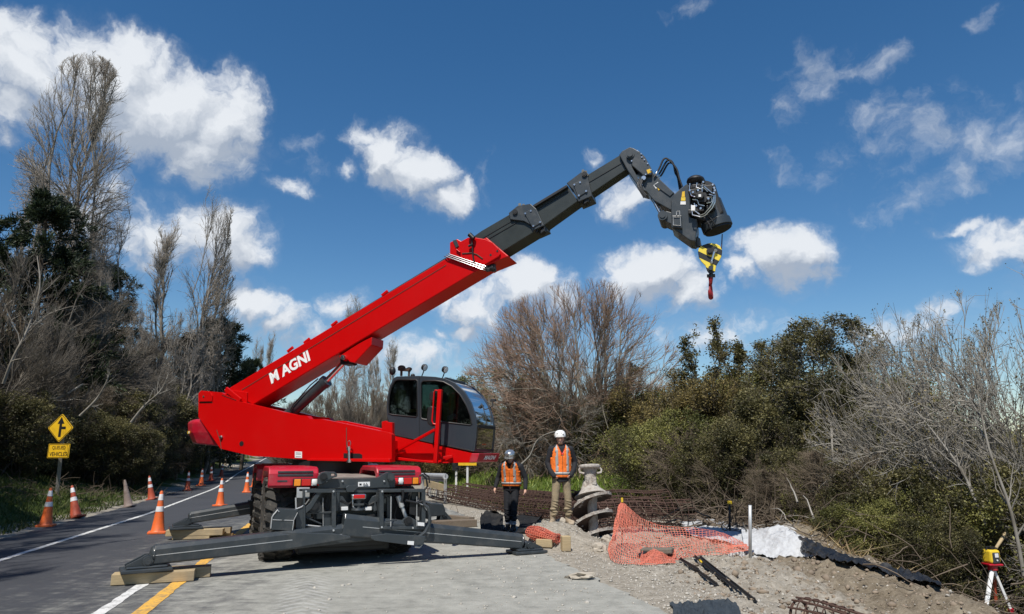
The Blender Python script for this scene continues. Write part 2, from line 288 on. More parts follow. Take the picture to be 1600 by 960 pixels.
# ------------------------------------------------------------------ mesh helpers
class MB:
    def __init__(s): s.v = []; s.f = []; s.m = []; s.sm = []
    def add(s, vs, fs, mi=0, smooth=False):
        b = len(s.v); s.v.extend([tuple(p) for p in vs])
        for f in fs: s.f.append(tuple(b + i for i in f)); s.m.append(mi); s.sm.append(smooth)
        return s
    def box(s, c, size, X=None, Y=None, Z=None, mi=0, taper=1.0):
        X = Vector(X or (1, 0, 0)).normalized(); Z = Vector(Z or (0, 0, 1)).normalized(); Y = Vector(Y).normalized() if Y else Z.cross(X).normalized()
        c = Vector(c); hx, hy, hz = [k / 2 for k in size]; vs = []
        for z, k in ((-hz, 1), (hz, taper)):
            for x, y in ((-hx, -hy), (hx, -hy), (hx, hy), (-hx, hy)): vs.append(c + X * x * k + Y * y * k + Z * z)
        return s.add(vs, [(0, 3, 2, 1), (4, 5, 6, 7), (0, 1, 5, 4), (1, 2, 6, 5), (2, 3, 7, 6), (3, 0, 4, 7)], mi)
    def bar(s, a, b, w, h, up=(0, 0, 1), mi=0):
        a = Vector(a); b = Vector(b); X = (b - a); l = X.length; X.normalize(); Y = Vector(up).cross(X).normalized(); Z = X.cross(Y)
        return s.box((a + b) / 2, (l, w, h), X, Y, Z, mi)
    def prism(s, pts, vec, mi=0, holes=(), smooth=False):
        vec = Vector(vec); loops = [[Vector(p) for p in pts]] + [[Vector(p) for p in h] for h in holes]
        flat = [p for l in loops for p in l]; n = len(flat)
        tris = tessellate_polygon(loops)
        nv = Vector((0, 0, 0)); l0 = loops[0]
        for i in range(len(l0)): nv += l0[i].cross(l0[(i + 1) % len(l0)])
        fs = []
        for t in tris:
            a, b, c = [flat[i] for i in t]
            tn = (b - a).cross(c - a)
            t = tuple(t) if tn.dot(vec) < 0 else (t[0], t[2], t[1])
            fs.append(t); fs.append(tuple(n + i for i in reversed(t)))
        s.add(flat + [p + vec for p in flat], fs, mi)
        base = len(s.v) - 2 * n; k = 0
        for li, l in enumerate(loops):
            m = len(l)
            lv = Vector((0, 0, 0))
            for i in range(m): lv += l[i].cross(l[(i + 1) % m])
            flip = (lv.dot(vec) > 0) ^ (li > 0)
            for i in range(m):
                a = base + k + i; b = base + k + (i + 1) % m
                q = (a, b, b + n, a + n)
                if not flip: q = q[::-1]
                s.f.append(q); s.m.append(mi); s.sm.append(smooth)
            k += m
        return s
    def tube(s, a, b, r0, r1=None, n=12, caps=True, mi=0, smooth=True):
        a = Vector(a); b = Vector(b); r1 = r0 if r1 is None else r1
        d = (b - a).normalized(); x = d.orthogonal().normalized(); y = d.cross(x)
        vs = [p + (x * math.cos(2 * math.pi * i / n) + y * math.sin(2 * math.pi * i / n)) * r for p, r in ((a, r0), (b, r1)) for i in range(n)]
        s.add(vs, [(i, (i + 1) % n, n + (i + 1) % n, n + i) for i in range(n)], mi, smooth)
        if caps:
            base = len(s.v) - 2 * n
            s.f.append(tuple(base + i for i in reversed(range(n)))); s.m.append(mi); s.sm.append(False)
            s.f.append(tuple(base + n + i for i in range(n))); s.m.append(mi); s.sm.append(False)
        return s
    def path(s, pts, r, n=8, mi=0, closed=False):
        pts = [Vector(p) for p in pts]; rings = []; ref = None; m = len(pts)
        rs = r if isinstance(r, (list, tuple)) else [r] * m
        for i, p in enumerate(pts):
            if closed: d = pts[(i + 1) % m] - pts[i - 1]
            else: d = pts[min(i + 1, m - 1)] - pts[max(i - 1, 0)]
            d.normalize()
            if ref is None: ref = d.orthogonal().normalized()
            x = (ref - d * ref.dot(d)); x = x.normalized() if x.length > 1e-5 else d.orthogonal().normalized(); ref = x; y = d.cross(x)
            rings.append([p + (x * math.cos(2 * math.pi * k / n) + y * math.sin(2 * math.pi * k / n)) * rs[i] for k in range(n)])
        vs = [q for rg in rings for q in rg]; fs = []
        for i in range(m if closed else m - 1):
            j = (i + 1) % m
            for k in range(n): fs.append((i * n + k, i * n + (k + 1) % n, j * n + (k + 1) % n, j * n + k))
        if not closed: fs += [tuple(reversed(range(n))), tuple((m - 1) * n + k for k in range(n))]
        return s.add(vs, fs, mi, True)
    def lathe(s, prof, o, axis=(0, 0, 1), n=24, mi=0, smooth=True, closed=False, sx=1, sy=1, X=None):
        o = Vector(o); a = Vector(axis).normalized(); x = (Vector(X) - a * Vector(X).dot(a)).normalized() if X else a.orthogonal().normalized(); y = a.cross(x)
        vs = []
        for r, z in prof:
            for i in range(n):
                t = 2 * math.pi * i / n; vs.append(o + a * z + x * math.cos(t) * r * sx + y * math.sin(t) * r * sy)
        fs = []; m = len(prof)
        for j in range(m if closed else m - 1):
            k = (j + 1) % m
            for i in range(n): fs.append((j * n + i, j * n + (i + 1) % n, k * n + (i + 1) % n, k * n + i))
        if not closed: fs += [tuple(reversed(range(n))), tuple((m - 1) * n + i for i in range(n))]
        return s.add(vs, fs, mi, smooth)
    def ball(s, c, r, n=12, m=8, mi=0, X=None, Z=None):
        r = r if isinstance(r, (tuple, list)) else (r, r, r)
        Z = Vector(Z or (0, 0, 1)).normalized(); X = Vector(X or (1, 0, 0)); X = (X - Z * X.dot(Z)).normalized(); Y = Z.cross(X); c = Vector(c)
        vs = [c - Z * r[2]]
        for j in range(1, m):
            ph = -math.pi / 2 + math.pi * j / m
            for i in range(n):
                t = 2 * math.pi * i / n; vs.append(c + X * r[0] * math.cos(ph) * math.cos(t) + Y * r[1] * math.cos(ph) * math.sin(t) + Z * r[2] * math.sin(ph))
        vs.append(c + Z * r[2]); fs = [(0, 1 + (i + 1) % n, 1 + i) for i in range(n)]
        for j in range(m - 2):
            for i in range(n): fs.append((1 + j * n + i, 1 + j * n + (i + 1) % n, 1 + (j + 1) * n + (i + 1) % n, 1 + (j + 1) * n + i))
        l = len(vs) - 1; fs += [(l, 1 + (m - 2) * n + i, 1 + (m - 2) * n + (i + 1) % n) for i in range(n)]
        return s.add(vs, fs, mi, True)
    def capsule(s, a, b, r0, r1=None, n=12):
        r1 = r0 if r1 is None else r1; a = Vector(a); b = Vector(b); d = (b - a); l = d.length; d.normalize(); prof = []
        for i in range(5):
            t = math.pi / 2 * i / 4; prof.append((max(1e-4, r0 * math.sin(t)), -r0 * math.cos(t)))
        for i in range(5):
            t = math.pi / 2 * i / 4; prof.append((max(1e-4, r1 * math.cos(t)), l + r1 * math.sin(t)))
        return s.lathe(prof, a, d, n)
    def mesh(s, name, off=(0, 0, 0)):
        me = bpy.data.meshes.new(name); o = Vector(off)
        me.from_pydata([(v[0] - o.x, v[1] - o.y, v[2] - o.z) for v in s.v], [], s.f)
        if any(s.m): me.polygons.foreach_set('material_index', s.m)
        if any(s.sm):
            me.polygons.foreach_set('use_smooth', s.sm)
            me.set_sharp_from_angle(angle=R(40)); me.polygons.foreach_set('use_smooth', s.sm)
        me.update(); return me
def rootloc(o):
    while o.parent: o = o.parent
    return o.location
def link(name, me, mats, parent=None, loc=(0, 0, 0)):
    for m in (mats if isinstance(mats, (list, tuple)) else [mats]): me.materials.append(m)
    o = bpy.data.objects.new(name, me); COL.objects.link(o); o.location = loc
    if parent: o.parent = parent
    return o
def part(name, mb, m, parent, bevel=0, segs=2):
    """a mesh given in world coordinates, linked as part of a thing"""
    o = link(name, mb.mesh(name, rootloc(parent)), m, parent)
    if bevel:
        b = o.modifiers.new('bevel', 'BEVEL'); b.width = bevel; b.segments = segs; b.limit_method = 'ANGLE'; b.angle_limit = R(40); b.use_clamp_overlap = True
    return o
def tag(o, label=None, cat=None, group=None, kind=None):
    if label: o['label'] = label
    if cat: o['category'] = cat
    if group: o['group'] = group
    if kind: o['kind'] = kind
    return o
def empty(name, loc, label=None, cat=None, group=None, rz=0):
    o = bpy.data.objects.new(name, None); COL.objects.link(o); o.location = loc; o.rotation_euler[2] = rz; o.empty_display_size = .2
    return tag(o, label, cat, group)
def solo(name, mb, m, label, cat, group=None, bevel=0, kind=None, loc=None):
    """a thing that is one mesh; origin at its base"""
    a = np.array(mb.v); lo = a.min(0); hi = a.max(0); loc = Vector(loc) if loc is not None else Vector(((lo[0] + hi[0]) / 2, (lo[1] + hi[1]) / 2, lo[2]))
    o = link(name, mb.mesh(name, loc), m, None, loc)
    if bevel:
        b = o.modifiers.new('bevel', 'BEVEL'); b.width = bevel; b.segments = 2; b.limit_method = 'ANGLE'; b.angle_limit = R(40)
    return tag(o, label, cat, group, kind)
def copy_tree(src, parent=None):
    c = src.copy(); COL.objects.link(c); c.parent = parent
    for ch in src.children: copy_tree(ch, c)
    return c
def np_mesh(name, V, F, attr=None, smooth=False):
    me = bpy.data.meshes.new(name); V = np.asarray(V, dtype=np.float32); F = np.asarray(F, dtype=np.int32); k = F.shape[1]
    me.vertices.add(len(V)); me.vertices.foreach_set('co', V.ravel())
    me.loops.add(F.size); me.loops.foreach_set('vertex_index', F.ravel())
    me.polygons.add(len(F)); me.polygons.foreach_set('loop_start', np.arange(0, F.size, k, dtype=np.int32))
    if smooth: me.polygons.foreach_set('use_smooth', np.ones(len(F), dtype=bool))
    if attr is not None:
        a = me.attributes.new('tip', 'FLOAT', 'POINT'); a.data.foreach_set('value', np.asarray(attr, dtype=np.float32))
    me.update(calc_edges=True); return me
def text_geo(txt, offset=0.0, spacing=1.0):
    c = bpy.data.curves.new('lettering', 'FONT'); c.body = txt; c.size = 1; c.offset = offset; c.space_character = spacing; c.resolution_u = 3
    o = bpy.data.objects.new('lettering', c); COL.objects.link(o)
    dg = bpy.context.evaluated_depsgraph_get(); me = bpy.data.meshes.new_from_object(o.evaluated_get(dg))
    vs = [v.co.copy() for v in me.vertices]; fs = [tuple(p.vertices) for p in me.polygons]
    bpy.data.objects.remove(o); bpy.data.curves.remove(c); bpy.data.meshes.remove(me)
    x0 = min(v.x for v in vs); x1 = max(v.x for v in vs); y0 = min(v.y for v in vs); y1 = max(v.y for v in vs)
    return [((v.x - x0) / (x1 - x0), (v.y - y0) / (y1 - y0)) for v in vs], fs
def put_text(mb, txt, bl, br, tl, lift, offset=0.0, mi=0, spacing=1.0):
    """lettering filling the parallelogram bottom-left, bottom-right, top-left; lift = small offset vector"""
    vs, fs = text_geo(txt, offset, spacing); bl = Vector(bl) + Vector(lift); X = Vector(br) - Vector(bl) + Vector(lift); Y = Vector(tl) - Vector(bl) + Vector(lift)
    mb.add([bl + X * a + Y * b for a, b in vs], fs, mi)

# ------------------------------------------------------------------ ground shape
def _ip(y, t): return np.interp(y, [p[0] for p in t], [p[1] for p in t])
def xc(y): return _ip(y, [(-40, 7.95), (8, -4.05), (20.8, -7.25), (36.1, -11.75), (51.4, -16.7), (77, -23.6), (160, -44), (900, -230)])
def hill(y): return _ip(y, [(-100, 0), (34, 0), (42, .08), (51.4, .3), (63, .75), (77, 1.3), (120, 2.2), (200, 2.4), (900, 0)])
def crest(y): return _ip(y, [(-50, 4.6), (7, 4.9), (9.2, 5.35), (14.5, 5.9), (18, 7.5), (25, 10.5), (40, 15), (900, 200)])
def sstep(a, b, x):
    t = np.clip((x - a) / (b - a), 0, 1); return t * t * (3 - 2 * t)
_rng0 = np.random.RandomState(5)
_wave = [(_rng0.uniform(-1, 1) * f, _rng0.uniform(-1, 1) * f, _rng0.uniform(0, 6.3), 1 / f) for f in (1.2, 1.9, 2.7, 3.9, 5.5, 8, 11) for _ in range(3)]
def lumps(x, y): return sum(a * np.sin(u * x * 2 + v * y * 2 + p) for u, v, p, a in _wave) * .22
_wave2 = [(_rng0.uniform(-1, 1) * f, _rng0.uniform(-1, 1) * f, _rng0.uniform(0, 6.3), 1 / f) for f in (9, 13, 18, 24, 32) for _ in range(4)]
def rough(x, y): return sum(a * np.sin(u * x * 2 + v * y * 2 + p + 1.5 * np.sin(v * x - u * y)) for u, v, p, a in _wave2) * .13
def gz(x, y):
    x = np.asarray(x, dtype=float); y = np.asarray(y, dtype=float)
    d = x - xc(y); z = hill(y)
    z = z + .26 * np.clip(-5.2 - d, 0, 9) * 1.0                    # left bank
    off = sstep(5.9, 7.2, d)                                        # dirt, right of the seal
    z = z + off * (.045 + .05 * sstep(1.5, 3.5, x - .05 * y)) * lumps(x, y) - .01 * sstep(4.5, 5.5, d)
    z = z + off * (.4 + .6 * sstep(1.5, 3.5, x - .05 * y)) * rough(x, y) * (1 - sstep(20, 24, y)) * sstep(4, 6, y)
    e = x - crest(y)
    z = z - .42 * (np.clip(e + .1, 0, 1e9) - np.clip(e - 6, 0, 1e9)) - .03 * np.clip(e - 6, 0, 60)
    z = z + .14 * np.exp(-(e + .35) ** 2 / .25) * sstep(6, 8, y) * (1 - sstep(13, 16, y))          # lip of soil at the crest
    z = z + .42 * np.exp(-(((x - .80) / .78) ** 2 + ((y - 13.95) / .62) ** 2) ** 1.3)               # spoil mound
    z = z + .30 * np.exp(-(((x - 5.3) / .7) ** 2 + ((y - 13.4) / .6) ** 2))                       # heap beneath the white cloth
    z = z + .95 * sstep(20.0, 29, y) * (1 - sstep(44, 60, y)) * sstep(8.0, 10.5, d) * (1 - sstep(8, 13, e + 8) * .6)  # grass bank
    return z
def gzf(x, y): return float(gz(x, y))
def build_ground():
    def axis(lo, hi, c0, c1, fine):
        a = list(np.arange(c0, c1, fine)); s = fine
        x = c0
        while x > lo: s *= 1.13; x -= s; a.append(x)
        s = fine; x = c1
        while x < hi: a.append(x); s *= 1.13; x += s
        a.append(hi); return np.array(sorted(set(a)))
    xs = axis(-900, 1200, -8, 9, .09); ys = axis(-120, 1500, 6, 19, .09)
    X, Y = np.meshgrid(xs, ys); Z = gz(X, Y)
    d = X - xc(Y)
    Z = Z - .05 * sstep(-4.9, -4.4, d) * (1 - sstep(5.3, 6.0, d)) * (1 - 0)       # tray under the road sheet
    rg = np.random.RandomState(2); dirt = sstep(6.0, 7.0, d) * (Y > 5) * (Y < 22)
    Z = Z + dirt * rg.normal(0, .013, Z.shape)
    V = np.stack([X, Y, Z], -1).reshape(-1, 3); nx = len(xs); ny = len(ys)
    i = np.arange(nx - 1)[None, :] + np.arange(ny - 1)[:, None] * nx; F = np.stack([i, i + 1, i + nx + 1, i + nx], -1).reshape(-1, 4)
    me = np_mesh('ground', V, F, smooth=True)
    e = X - crest(Y)
    grass = np.maximum(sstep(-4.9, -5.6, d) if False else (1 - sstep(-5.8, -5.1, d)), sstep(20.0, 22.5, Y) * sstep(7.4, 8.6, d))
    grass = np.maximum(grass, sstep(60, 70, Y) * (1 - sstep(-4.5, -4.2, d) * (1 - sstep(5, 6, d))))
    soil = sstep(1.2, 3.4, X - 1.2 - .05 * Y) * (1 - sstep(15, 18, Y)); soil = np.maximum(soil * .9, sstep(-.3, .6, e))
    white = np.exp(-(((X - 4.4) / .8) ** 2 + ((Y - 12.6) / .5) ** 2)) + .6 * np.exp(-(((X - 4.9) / .5) ** 2 + ((Y - 13.4) / .8) ** 2))
    for nm, a in (('grass', grass), ('soil', soil), ('white', white)):
        at = me.attributes.new(nm, 'FLOAT', 'POINT'); at.data.foreach_set('value', a.astype(np.float32).ravel())
    m, t, b = bsdf_mat('ground_dirt_gravel_grass'); L = t.links.new
    tc = N(t, 'ShaderNodeTexCoord')
    def noise(sc, det=8, ro=.65):
        n = N(t, 'ShaderNodeTexNoise'); n.inputs['Scale'].default_value = sc; n.inputs['Detail'].default_value = det; n.inputs['Roughness'].default_value = ro; L(tc.outputs['Object'], n.inputs[0]); return n.outputs['Fac']
    def ramp(f, a, b_, cols):
        mr = N(t, 'ShaderNodeMapRange'); L(f, mr.inputs[0]); mr.inputs[1].default_value = a; mr.inputs[2].default_value = b_
        cr = N(t, 'ShaderNodeValToRGB'); L(mr.outputs[0], cr.inputs[0]); el = cr.color_ramp.elements
        el[0].color = (*cols[0], 1); el[1].color = (*cols[-1], 1)
        for i, c in enumerate(cols[1:-1]): k = el.new((i + 1) / (len(cols) - 1)); k.color = (*c, 1)
        return cr.outputs[0]
    def mixc(f, a, b_):
        mx = N(t, 'ShaderNodeMix', data_type='RGBA'); L(f, mx.inputs[0]); L(a, mx.inputs[6]); L(b_, mx.inputs[7]); return mx.outputs[2]
    def att(nm, k=.5):
        at = N(t, 'ShaderNodeAttribute', attribute_name=nm)
        v = mth(t, 'ADD', at.outputs['Fac'], mth(t, 'MULTIPLY', mth(t, 'SUBTRACT', nbig, .5), k * 2.2)); mr = N(t, 'ShaderNodeMapRange', interpolation_type='SMOOTHSTEP'); L(v, mr.inputs[0]); mr.inputs[1].default_value = .38; mr.inputs[2].default_value = .62; return mr.outputs[0]
    nbig = noise(1.6); nfine = noise(17, 10, .75); nmid = noise(5, 8)
    mixn = mth(t, 'ADD', mth(t, 'MULTIPLY', nfine, .6), mth(t, 'MULTIPLY', nmid, .4))
    gravel = ramp(mixn, .33, .66, [(.10, .087, .068), (.24, .215, .175), (.33, .30, .25), (.45, .42, .36)])
    soilc = ramp(mixn, .33, .66, [(.06, .048, .032), (.145, .118, .083), (.225, .188, .138), (.32, .28, .21)])
    grassc = ramp(mixn, .33, .66, [(.028, .035, .010), (.06, .085, .018), (.12, .16, .035)])
    whitec = ramp(mixn, .33, .66, [(.33, .33, .32), (.48, .48, .47), (.62, .62, .61)])
    c = mixc(att('soil', .6), gravel, soilc); c = mixc(att('white', .7), c, whitec); c = mixc(att('grass', .35), c, grassc)
    L(c, b.inputs['Base Color']); b.inputs['Roughness'].default_value = .97; b.inputs['Specular IOR Level'].default_value = .15
    bp = N(t, 'ShaderNodeBump'); bp.inputs['Strength'].default_value = .9; bp.inputs['Distance'].default_value = .035; L(mixn, bp.inputs['Height']); L(bp.outputs[0], b.inputs['Normal'])
    o = link('ground', me, m); tag(o, kind='structure', label='ground of grey gravel, brown soil and grass')
build_ground()

# ------------------------------------------------------------------ road and markings
def strip(name, d0, d1, y0, y1, dz, m, rag=0, n=None, kind='structure', seed=1):
    rg = np.random.RandomState(seed)
    ys = np.unique(np.concatenate([np.arange(y0, min(y1, 40), .12 if rag else .5), np.arange(40, y1, 2.0), [y1]])); ys = ys[(ys >= y0) & (ys <= y1)]
    k = n or 2; ts = np.linspace(0, 1, k); V = []; 
    for y in ys:
        a = d0 + (rg.normal(0, rag) if rag else 0); b_ = d1 + (rg.normal(0, rag) if rag else 0)
        for q in ts:
            d = a + (b_ - a) * q; V.append((xc(y) + d, y, hill(y) + dz))
    V = np.array(V); i = np.arange(k - 1)[None, :] + np.arange(len(ys) - 1)[:, None] * k
    F = np.stack([i, i + 1, i + k + 1, i + k], -1).reshape(-1, 4)
    o = link(name, np_mesh(name, V, F), m); return tag(o, kind=kind)
def road_mat():
    m, t, b = bsdf_mat('asphalt_with_concrete_dust'); L = t.links.new
    tc = N(t, 'ShaderNodeTexCoord'); sp = N(t, 'ShaderNodeSeparateXYZ'); L(tc.outputs['Object'], sp.inputs[0])
    def noise(sc, det=8, ro=.65, vec=None):
        n = N(t, 'ShaderNodeTexNoise'); n.inputs['Scale'].default_value = sc; n.inputs['Detail'].default_value = det; n.inputs['Roughness'].default_value = ro; L(vec or tc.outputs['Object'], n.inputs[0]); return n.outputs['Fac']
    # lateral distance from the centre line (near part): x - (-2.05 - .25 y)
    d = mth(t, 'ADD', mth(t, 'ADD', sp.outputs[0], 2.05), mth(t, 'MULTIPLY', sp.outputs[1], .25))
    mp = N(t, 'ShaderNodeMapping'); mp.inputs['Rotation'].default_value = (0, 0, R(14 - 90 + 90)); mp.inputs['Scale'].default_value = (3.2, .5, 1); L(tc.outputs['Object'], mp.inputs[0])
    mp.vector_type = 'TEXTURE' if False else 'POINT'; mp.inputs['Rotation'].default_value = (0, 0, R(-14))
    streak = noise(1.1, 8, .7, mp.outputs[0]); fine = noise(60, 4, .8); mid = noise(3.2, 9, .72); big = noise(.55, 6, .6)
    mp2 = N(t, 'ShaderNodeMapping'); mp2.inputs['Rotation'].default_value = (0, 0, R(20)); mp2.inputs['Scale'].default_value = (1.4, 7, 1); L(tc.outputs['Object'], mp2.inputs[0])
    scr = noise(1.6, 8, .75, mp2.outputs[0])
    # dust grows to the right of the centre line and near the machine
    g = N(t, 'ShaderNodeMapRange', interpolation_type='SMOOTHSTEP'); L(d, g.inputs[0]); g.inputs[1].default_value = -3.2; g.inputs[2].default_value = 3.0
    yf = N(t, 'ShaderNodeMapRange', interpolation_type='SMOOTHSTEP'); L(sp.outputs[1], yf.inputs[0]); yf.inputs[1].default_value = 30; yf.inputs[2].default_value = 14
    dust = mth(t, 'MULTIPLY', g.outputs[0], yf.outputs[0])
    amt = mth(t, 'ADD', mth(t, 'MULTIPLY', dust, 1.05), mth(t, 'MULTIPLY', mth(t, 'SUBTRACT', mth(t, 'ADD', mth(t, 'MULTIPLY', streak, .35), mth(t, 'ADD', mth(t, 'MULTIPLY', mid, .25), mth(t, 'MULTIPLY', scr, .40))), .5), 3.2))
    am = N(t, 'ShaderNodeMapRange', interpolation_type='SMOOTHSTEP'); L(amt, am.inputs[0]); am.inputs[1].default_value = .12; am.inputs[2].default_value = 1.0
    base = N(t, 'ShaderNodeMix', data_type='RGBA'); L(mth(t, 'ADD', mth(t, 'MULTIPLY', fine, .65), mth(t, 'MULTIPLY', big, .35)), base.inputs[0]); base.inputs[6].default_value = (.020, .022, .026, 1); base.inputs[7].default_value = (.095, .098, .108, 1)
    du = N(t, 'ShaderNodeMix', data_type='RGBA'); dr_ = N(t, 'ShaderNodeMapRange'); L(mth(t, 'ADD', mth(t, 'MULTIPLY', mid, .5), mth(t, 'ADD', mth(t, 'MULTIPLY', fine, .2), mth(t, 'ADD', mth(t, 'MULTIPLY', scr, .12), mth(t, 'MULTIPLY', big, .18)))), dr_.inputs[0]); dr_.inputs[1].default_value = .33; dr_.inputs[2].default_value = .66; L(dr_.outputs[0], du.inputs[0]); du.inputs[6].default_value = (.17, .17, .152, 1); du.inputs[7].default_value = (.42, .415, .372, 1)
    mx = N(t, 'ShaderNodeMix', data_type='RGBA'); L(am.outputs[0], mx.inputs[0]); L(base.outputs[2], mx.inputs[6]); L(du.outputs[2], mx.inputs[7])
    # tyre tread prints in pale dust: a band along the lane right of the yellow line
    band = N(t, 'ShaderNodeMapRange', interpolation_type='SMOOTHSTEP'); L(mth(t, 'ABSOLUTE', mth(t, 'SUBTRACT', d, 1.75)), band.inputs[0]); band.inputs[1].default_value = .38; band.inputs[2].default_value = .2
    ph = mth(t, 'ADD', mth(t, 'MULTIPLY', sp.outputs[1], 5.2), mth(t, 'ADD', mth(t, 'MULTIPLY', mth(t, 'ABSOLUTE', mth(t, 'SUBTRACT', d, 1.75)), 6.0), mth(t, 'MULTIPLY', mid, 1.2)))
    tr = N(t, 'ShaderNodeMapRange', interpolation_type='SMOOTHSTEP'); L(mth(t, 'SINE', mth(t, 'MULTIPLY', ph, 6.28)), tr.inputs[0]); tr.inputs[1].default_value = -.1; tr.inputs[2].default_value = .5
    ny = N(t, 'ShaderNodeMapRange', interpolation_type='SMOOTHSTEP'); L(sp.outputs[1], ny.inputs[0]); ny.inputs[1].default_value = 11.0; ny.inputs[2].default_value = 9.5
    bk = N(t, 'ShaderNodeMapRange'); L(scr, bk.inputs[0]); bk.inputs[1].default_value = .38; bk.inputs[2].default_value = .58
    tm = mth(t, 'MULTIPLY', mth(t, 'MULTIPLY', band.outputs[0], tr.outputs[0]), mth(t, 'MULTIPLY', mth(t, 'MULTIPLY', ny.outputs[0], bk.outputs[0]), .6))
    m3 = N(t, 'ShaderNodeMix', data_type='RGBA'); L(tm, m3.inputs[0]); L(mx.outputs[2], m3.inputs[6]); m3.inputs[7].default_value = (.46, .46, .44, 1)
    L(m3.outputs[2], b.inputs['Base Color'])
    rr = N(t, 'ShaderNodeMapRange'); L(am.outputs[0], rr.inputs[0]); rr.inputs[3].default_value = .72; rr.inputs[4].default_value = .95; L(rr.outputs[0], b.inputs['Roughness']); b.inputs['Specular IOR Level'].default_value = .25
    bp = N(t, 'ShaderNodeBump'); bp.inputs['Strength'].default_value = .55; bp.inputs['Distance'].default_value = .012; L(mth(t, 'ADD', fine, mid), bp.inputs['Height']); L(bp.outputs[0], b.inputs['Normal'])
    return m
def paint_mat(name, col, wear):
    m, t, b = bsdf_mat(name); L = t.links.new
    tc = N(t, 'ShaderNodeTexCoord')
    def noise(sc, det=8, ro=.7):
        n = N(t, 'ShaderNodeTexNoise'); n.inputs['Scale'].default_value = sc; n.inputs['Detail'].default_value = det; n.inputs['Roughness'].default_value = ro; L(tc.outputs['Object'], n.inputs[0]); return n.outputs['Fac']
    f = N(t, 'ShaderNodeMapRange'); L(mth(t, 'ADD', mth(t, 'MULTIPLY', noise(26), .5), mth(t, 'MULTIPLY', noise(5), .5)), f.inputs[0]); f.inputs[1].default_value = .5 - wear; f.inputs[2].default_value = .66 - wear * .4
    f.inputs[3].default_value = 0; f.inputs[4].default_value = .85
    mx = N(t, 'ShaderNodeMix', data_type='RGBA'); L(f.outputs[0], mx.inputs[0]); mx.inputs[6].default_value = (*col, 1); mx.inputs[7].default_value = (.13, .13, .125, 1)
    L(mx.outputs[2], b.inputs['Base Color']); b.inputs['Roughness'].default_value = .8
    return m
M['road'] = road_mat()
strip('road', -4.75, 5.75, -60, 420, .004, M['road'], rag=.035, n=12)
M['pwhite'] = paint_mat('white_road_paint', (.66, .66, .64), .03); M['pyellow'] = paint_mat('yellow_road_paint', (.72, .40, .06), .03)
strip('edge_line', -3.42, -3.30, -60, 420, .009, M['pwhite'], rag=.006, seed=2)
strip('centre_line', -.085, .085, -60, 17.9, .009, M['pyellow'], rag=.006, seed=3)
strip('centre_line', -.085, .085, 18.9, 420, .009, M['pyellow'], rag=.006, seed=4)
for k, (a, b_) in enumerate(((5.2, 9.75), (14.3, 17.0), (24, 26.6), (34, 36.6), (44, 46.6))):
    strip('dashed_line', -.52, -.38, a, b_, .009, M['pwhite'], rag=.009, seed=10 + k)
# loose stones, clods and grass
def scatter_rocks(name, pts, sizes, m, label, seed=3, flat=.6):
    rg = np.random.RandomState(seed)
    base = np.array([(0, 0, 1), (.9, 0, .3), (.28, .85, .3), (-.72, .53, .3), (-.72, -.53, .3), (.28, -.85, .3), (.5, .4, -.7), (-.5, .4, -.7), (0, -.6, -.7)])
    tri = np.array([(0, 1, 2), (0, 2, 3), (0, 3, 4), (0, 4, 5), (0, 5, 1), (1, 6, 2), (2, 6, 7), (2, 7, 3), (3, 7, 4), (4, 7, 8), (4, 8, 5), (5, 8, 1), (1, 8, 6)])
    n = len(pts); a = rg.uniform(0, 6.28, n); ca, sa = np.cos(a), np.sin(a)
    B = base[None] * rg.uniform(.65, 1.3, (n, 9, 1)) * np.stack([rg.uniform(.7, 1.4, n), rg.uniform(.7, 1.2, n), rg.uniform(.5, 1, n) * flat * 1.4], -1)[:, None]
    X = B[..., 0] * ca[:, None] - B[..., 1] * sa[:, None]; Y = B[..., 0] * sa[:, None] + B[..., 1] * ca[:, None]
    V = np.stack([X, Y, B[..., 2]], -1) * np.asarray(sizes)[:, None, None] + np.asarray(pts)[:, None]
    F = (tri[None] + (np.arange(n) * 9)[:, None, None]).reshape(-1, 3)
    o = link(name, np_mesh(name, V.reshape(-1, 3), F), m); return tag(o, label, kind='stuff')
rg = np.random.RandomState(8)
def rpts(n, f):
    out = []
    while len(out) < n:
        x, y = f()
        out.append((x, y, gzf(x, y)))
    return np.array(out)
def vpts(n, xl, xh, yl, yh, cond):
    x = rg.uniform(xl, xh, n * 4); y = rg.uniform(yl, yh, n * 4); d = x - xc(y); k = cond(x, y, d); x = x[k][:n]; y = y[k][:n]
    return np.stack([x, y, gz(x, y)], -1)
p = vpts(14000, -2.5, 6, 6.5, 22, lambda x, y, d: (rg.uniform(0, 1, len(d)) < sstep(5.3, 6.6, d) * (1 - .85 * sstep(2.2, 3.4, x - .05 * y))) & (x < crest(y)))
scatter_rocks('gravel', p + [0, 0, .004], np.minimum(.030, rg.gamma(1.2, .0062, len(p)) + .004), M['stone'], 'loose grey gravel beside the road')
p = vpts(1500, -9, 4, 6.5, 16, lambda x, y, d: (d > -1) & (d < 5.6) & (rg.uniform(0, 1, len(d)) < sstep(-1, 6.5, d) ** 2)); p[:, 2] = .008
scatter_rocks('gravel', p, rg.gamma(1.6, .005, len(p)) + .004, M['stone'], 'small stones scattered over the dusty road', seed=5)
p = vpts(5000, 1.8, 7, 6.5, 16, lambda x, y, d: (x < crest(y) + 1) & (x > 1.8 + .05 * y))
scatter_rocks('dirt_clods', p, rg.gamma(1.1, .010, len(p)) + .006, M['soilclod'], 'brown clods of soil at the top of the bank', seed=6)
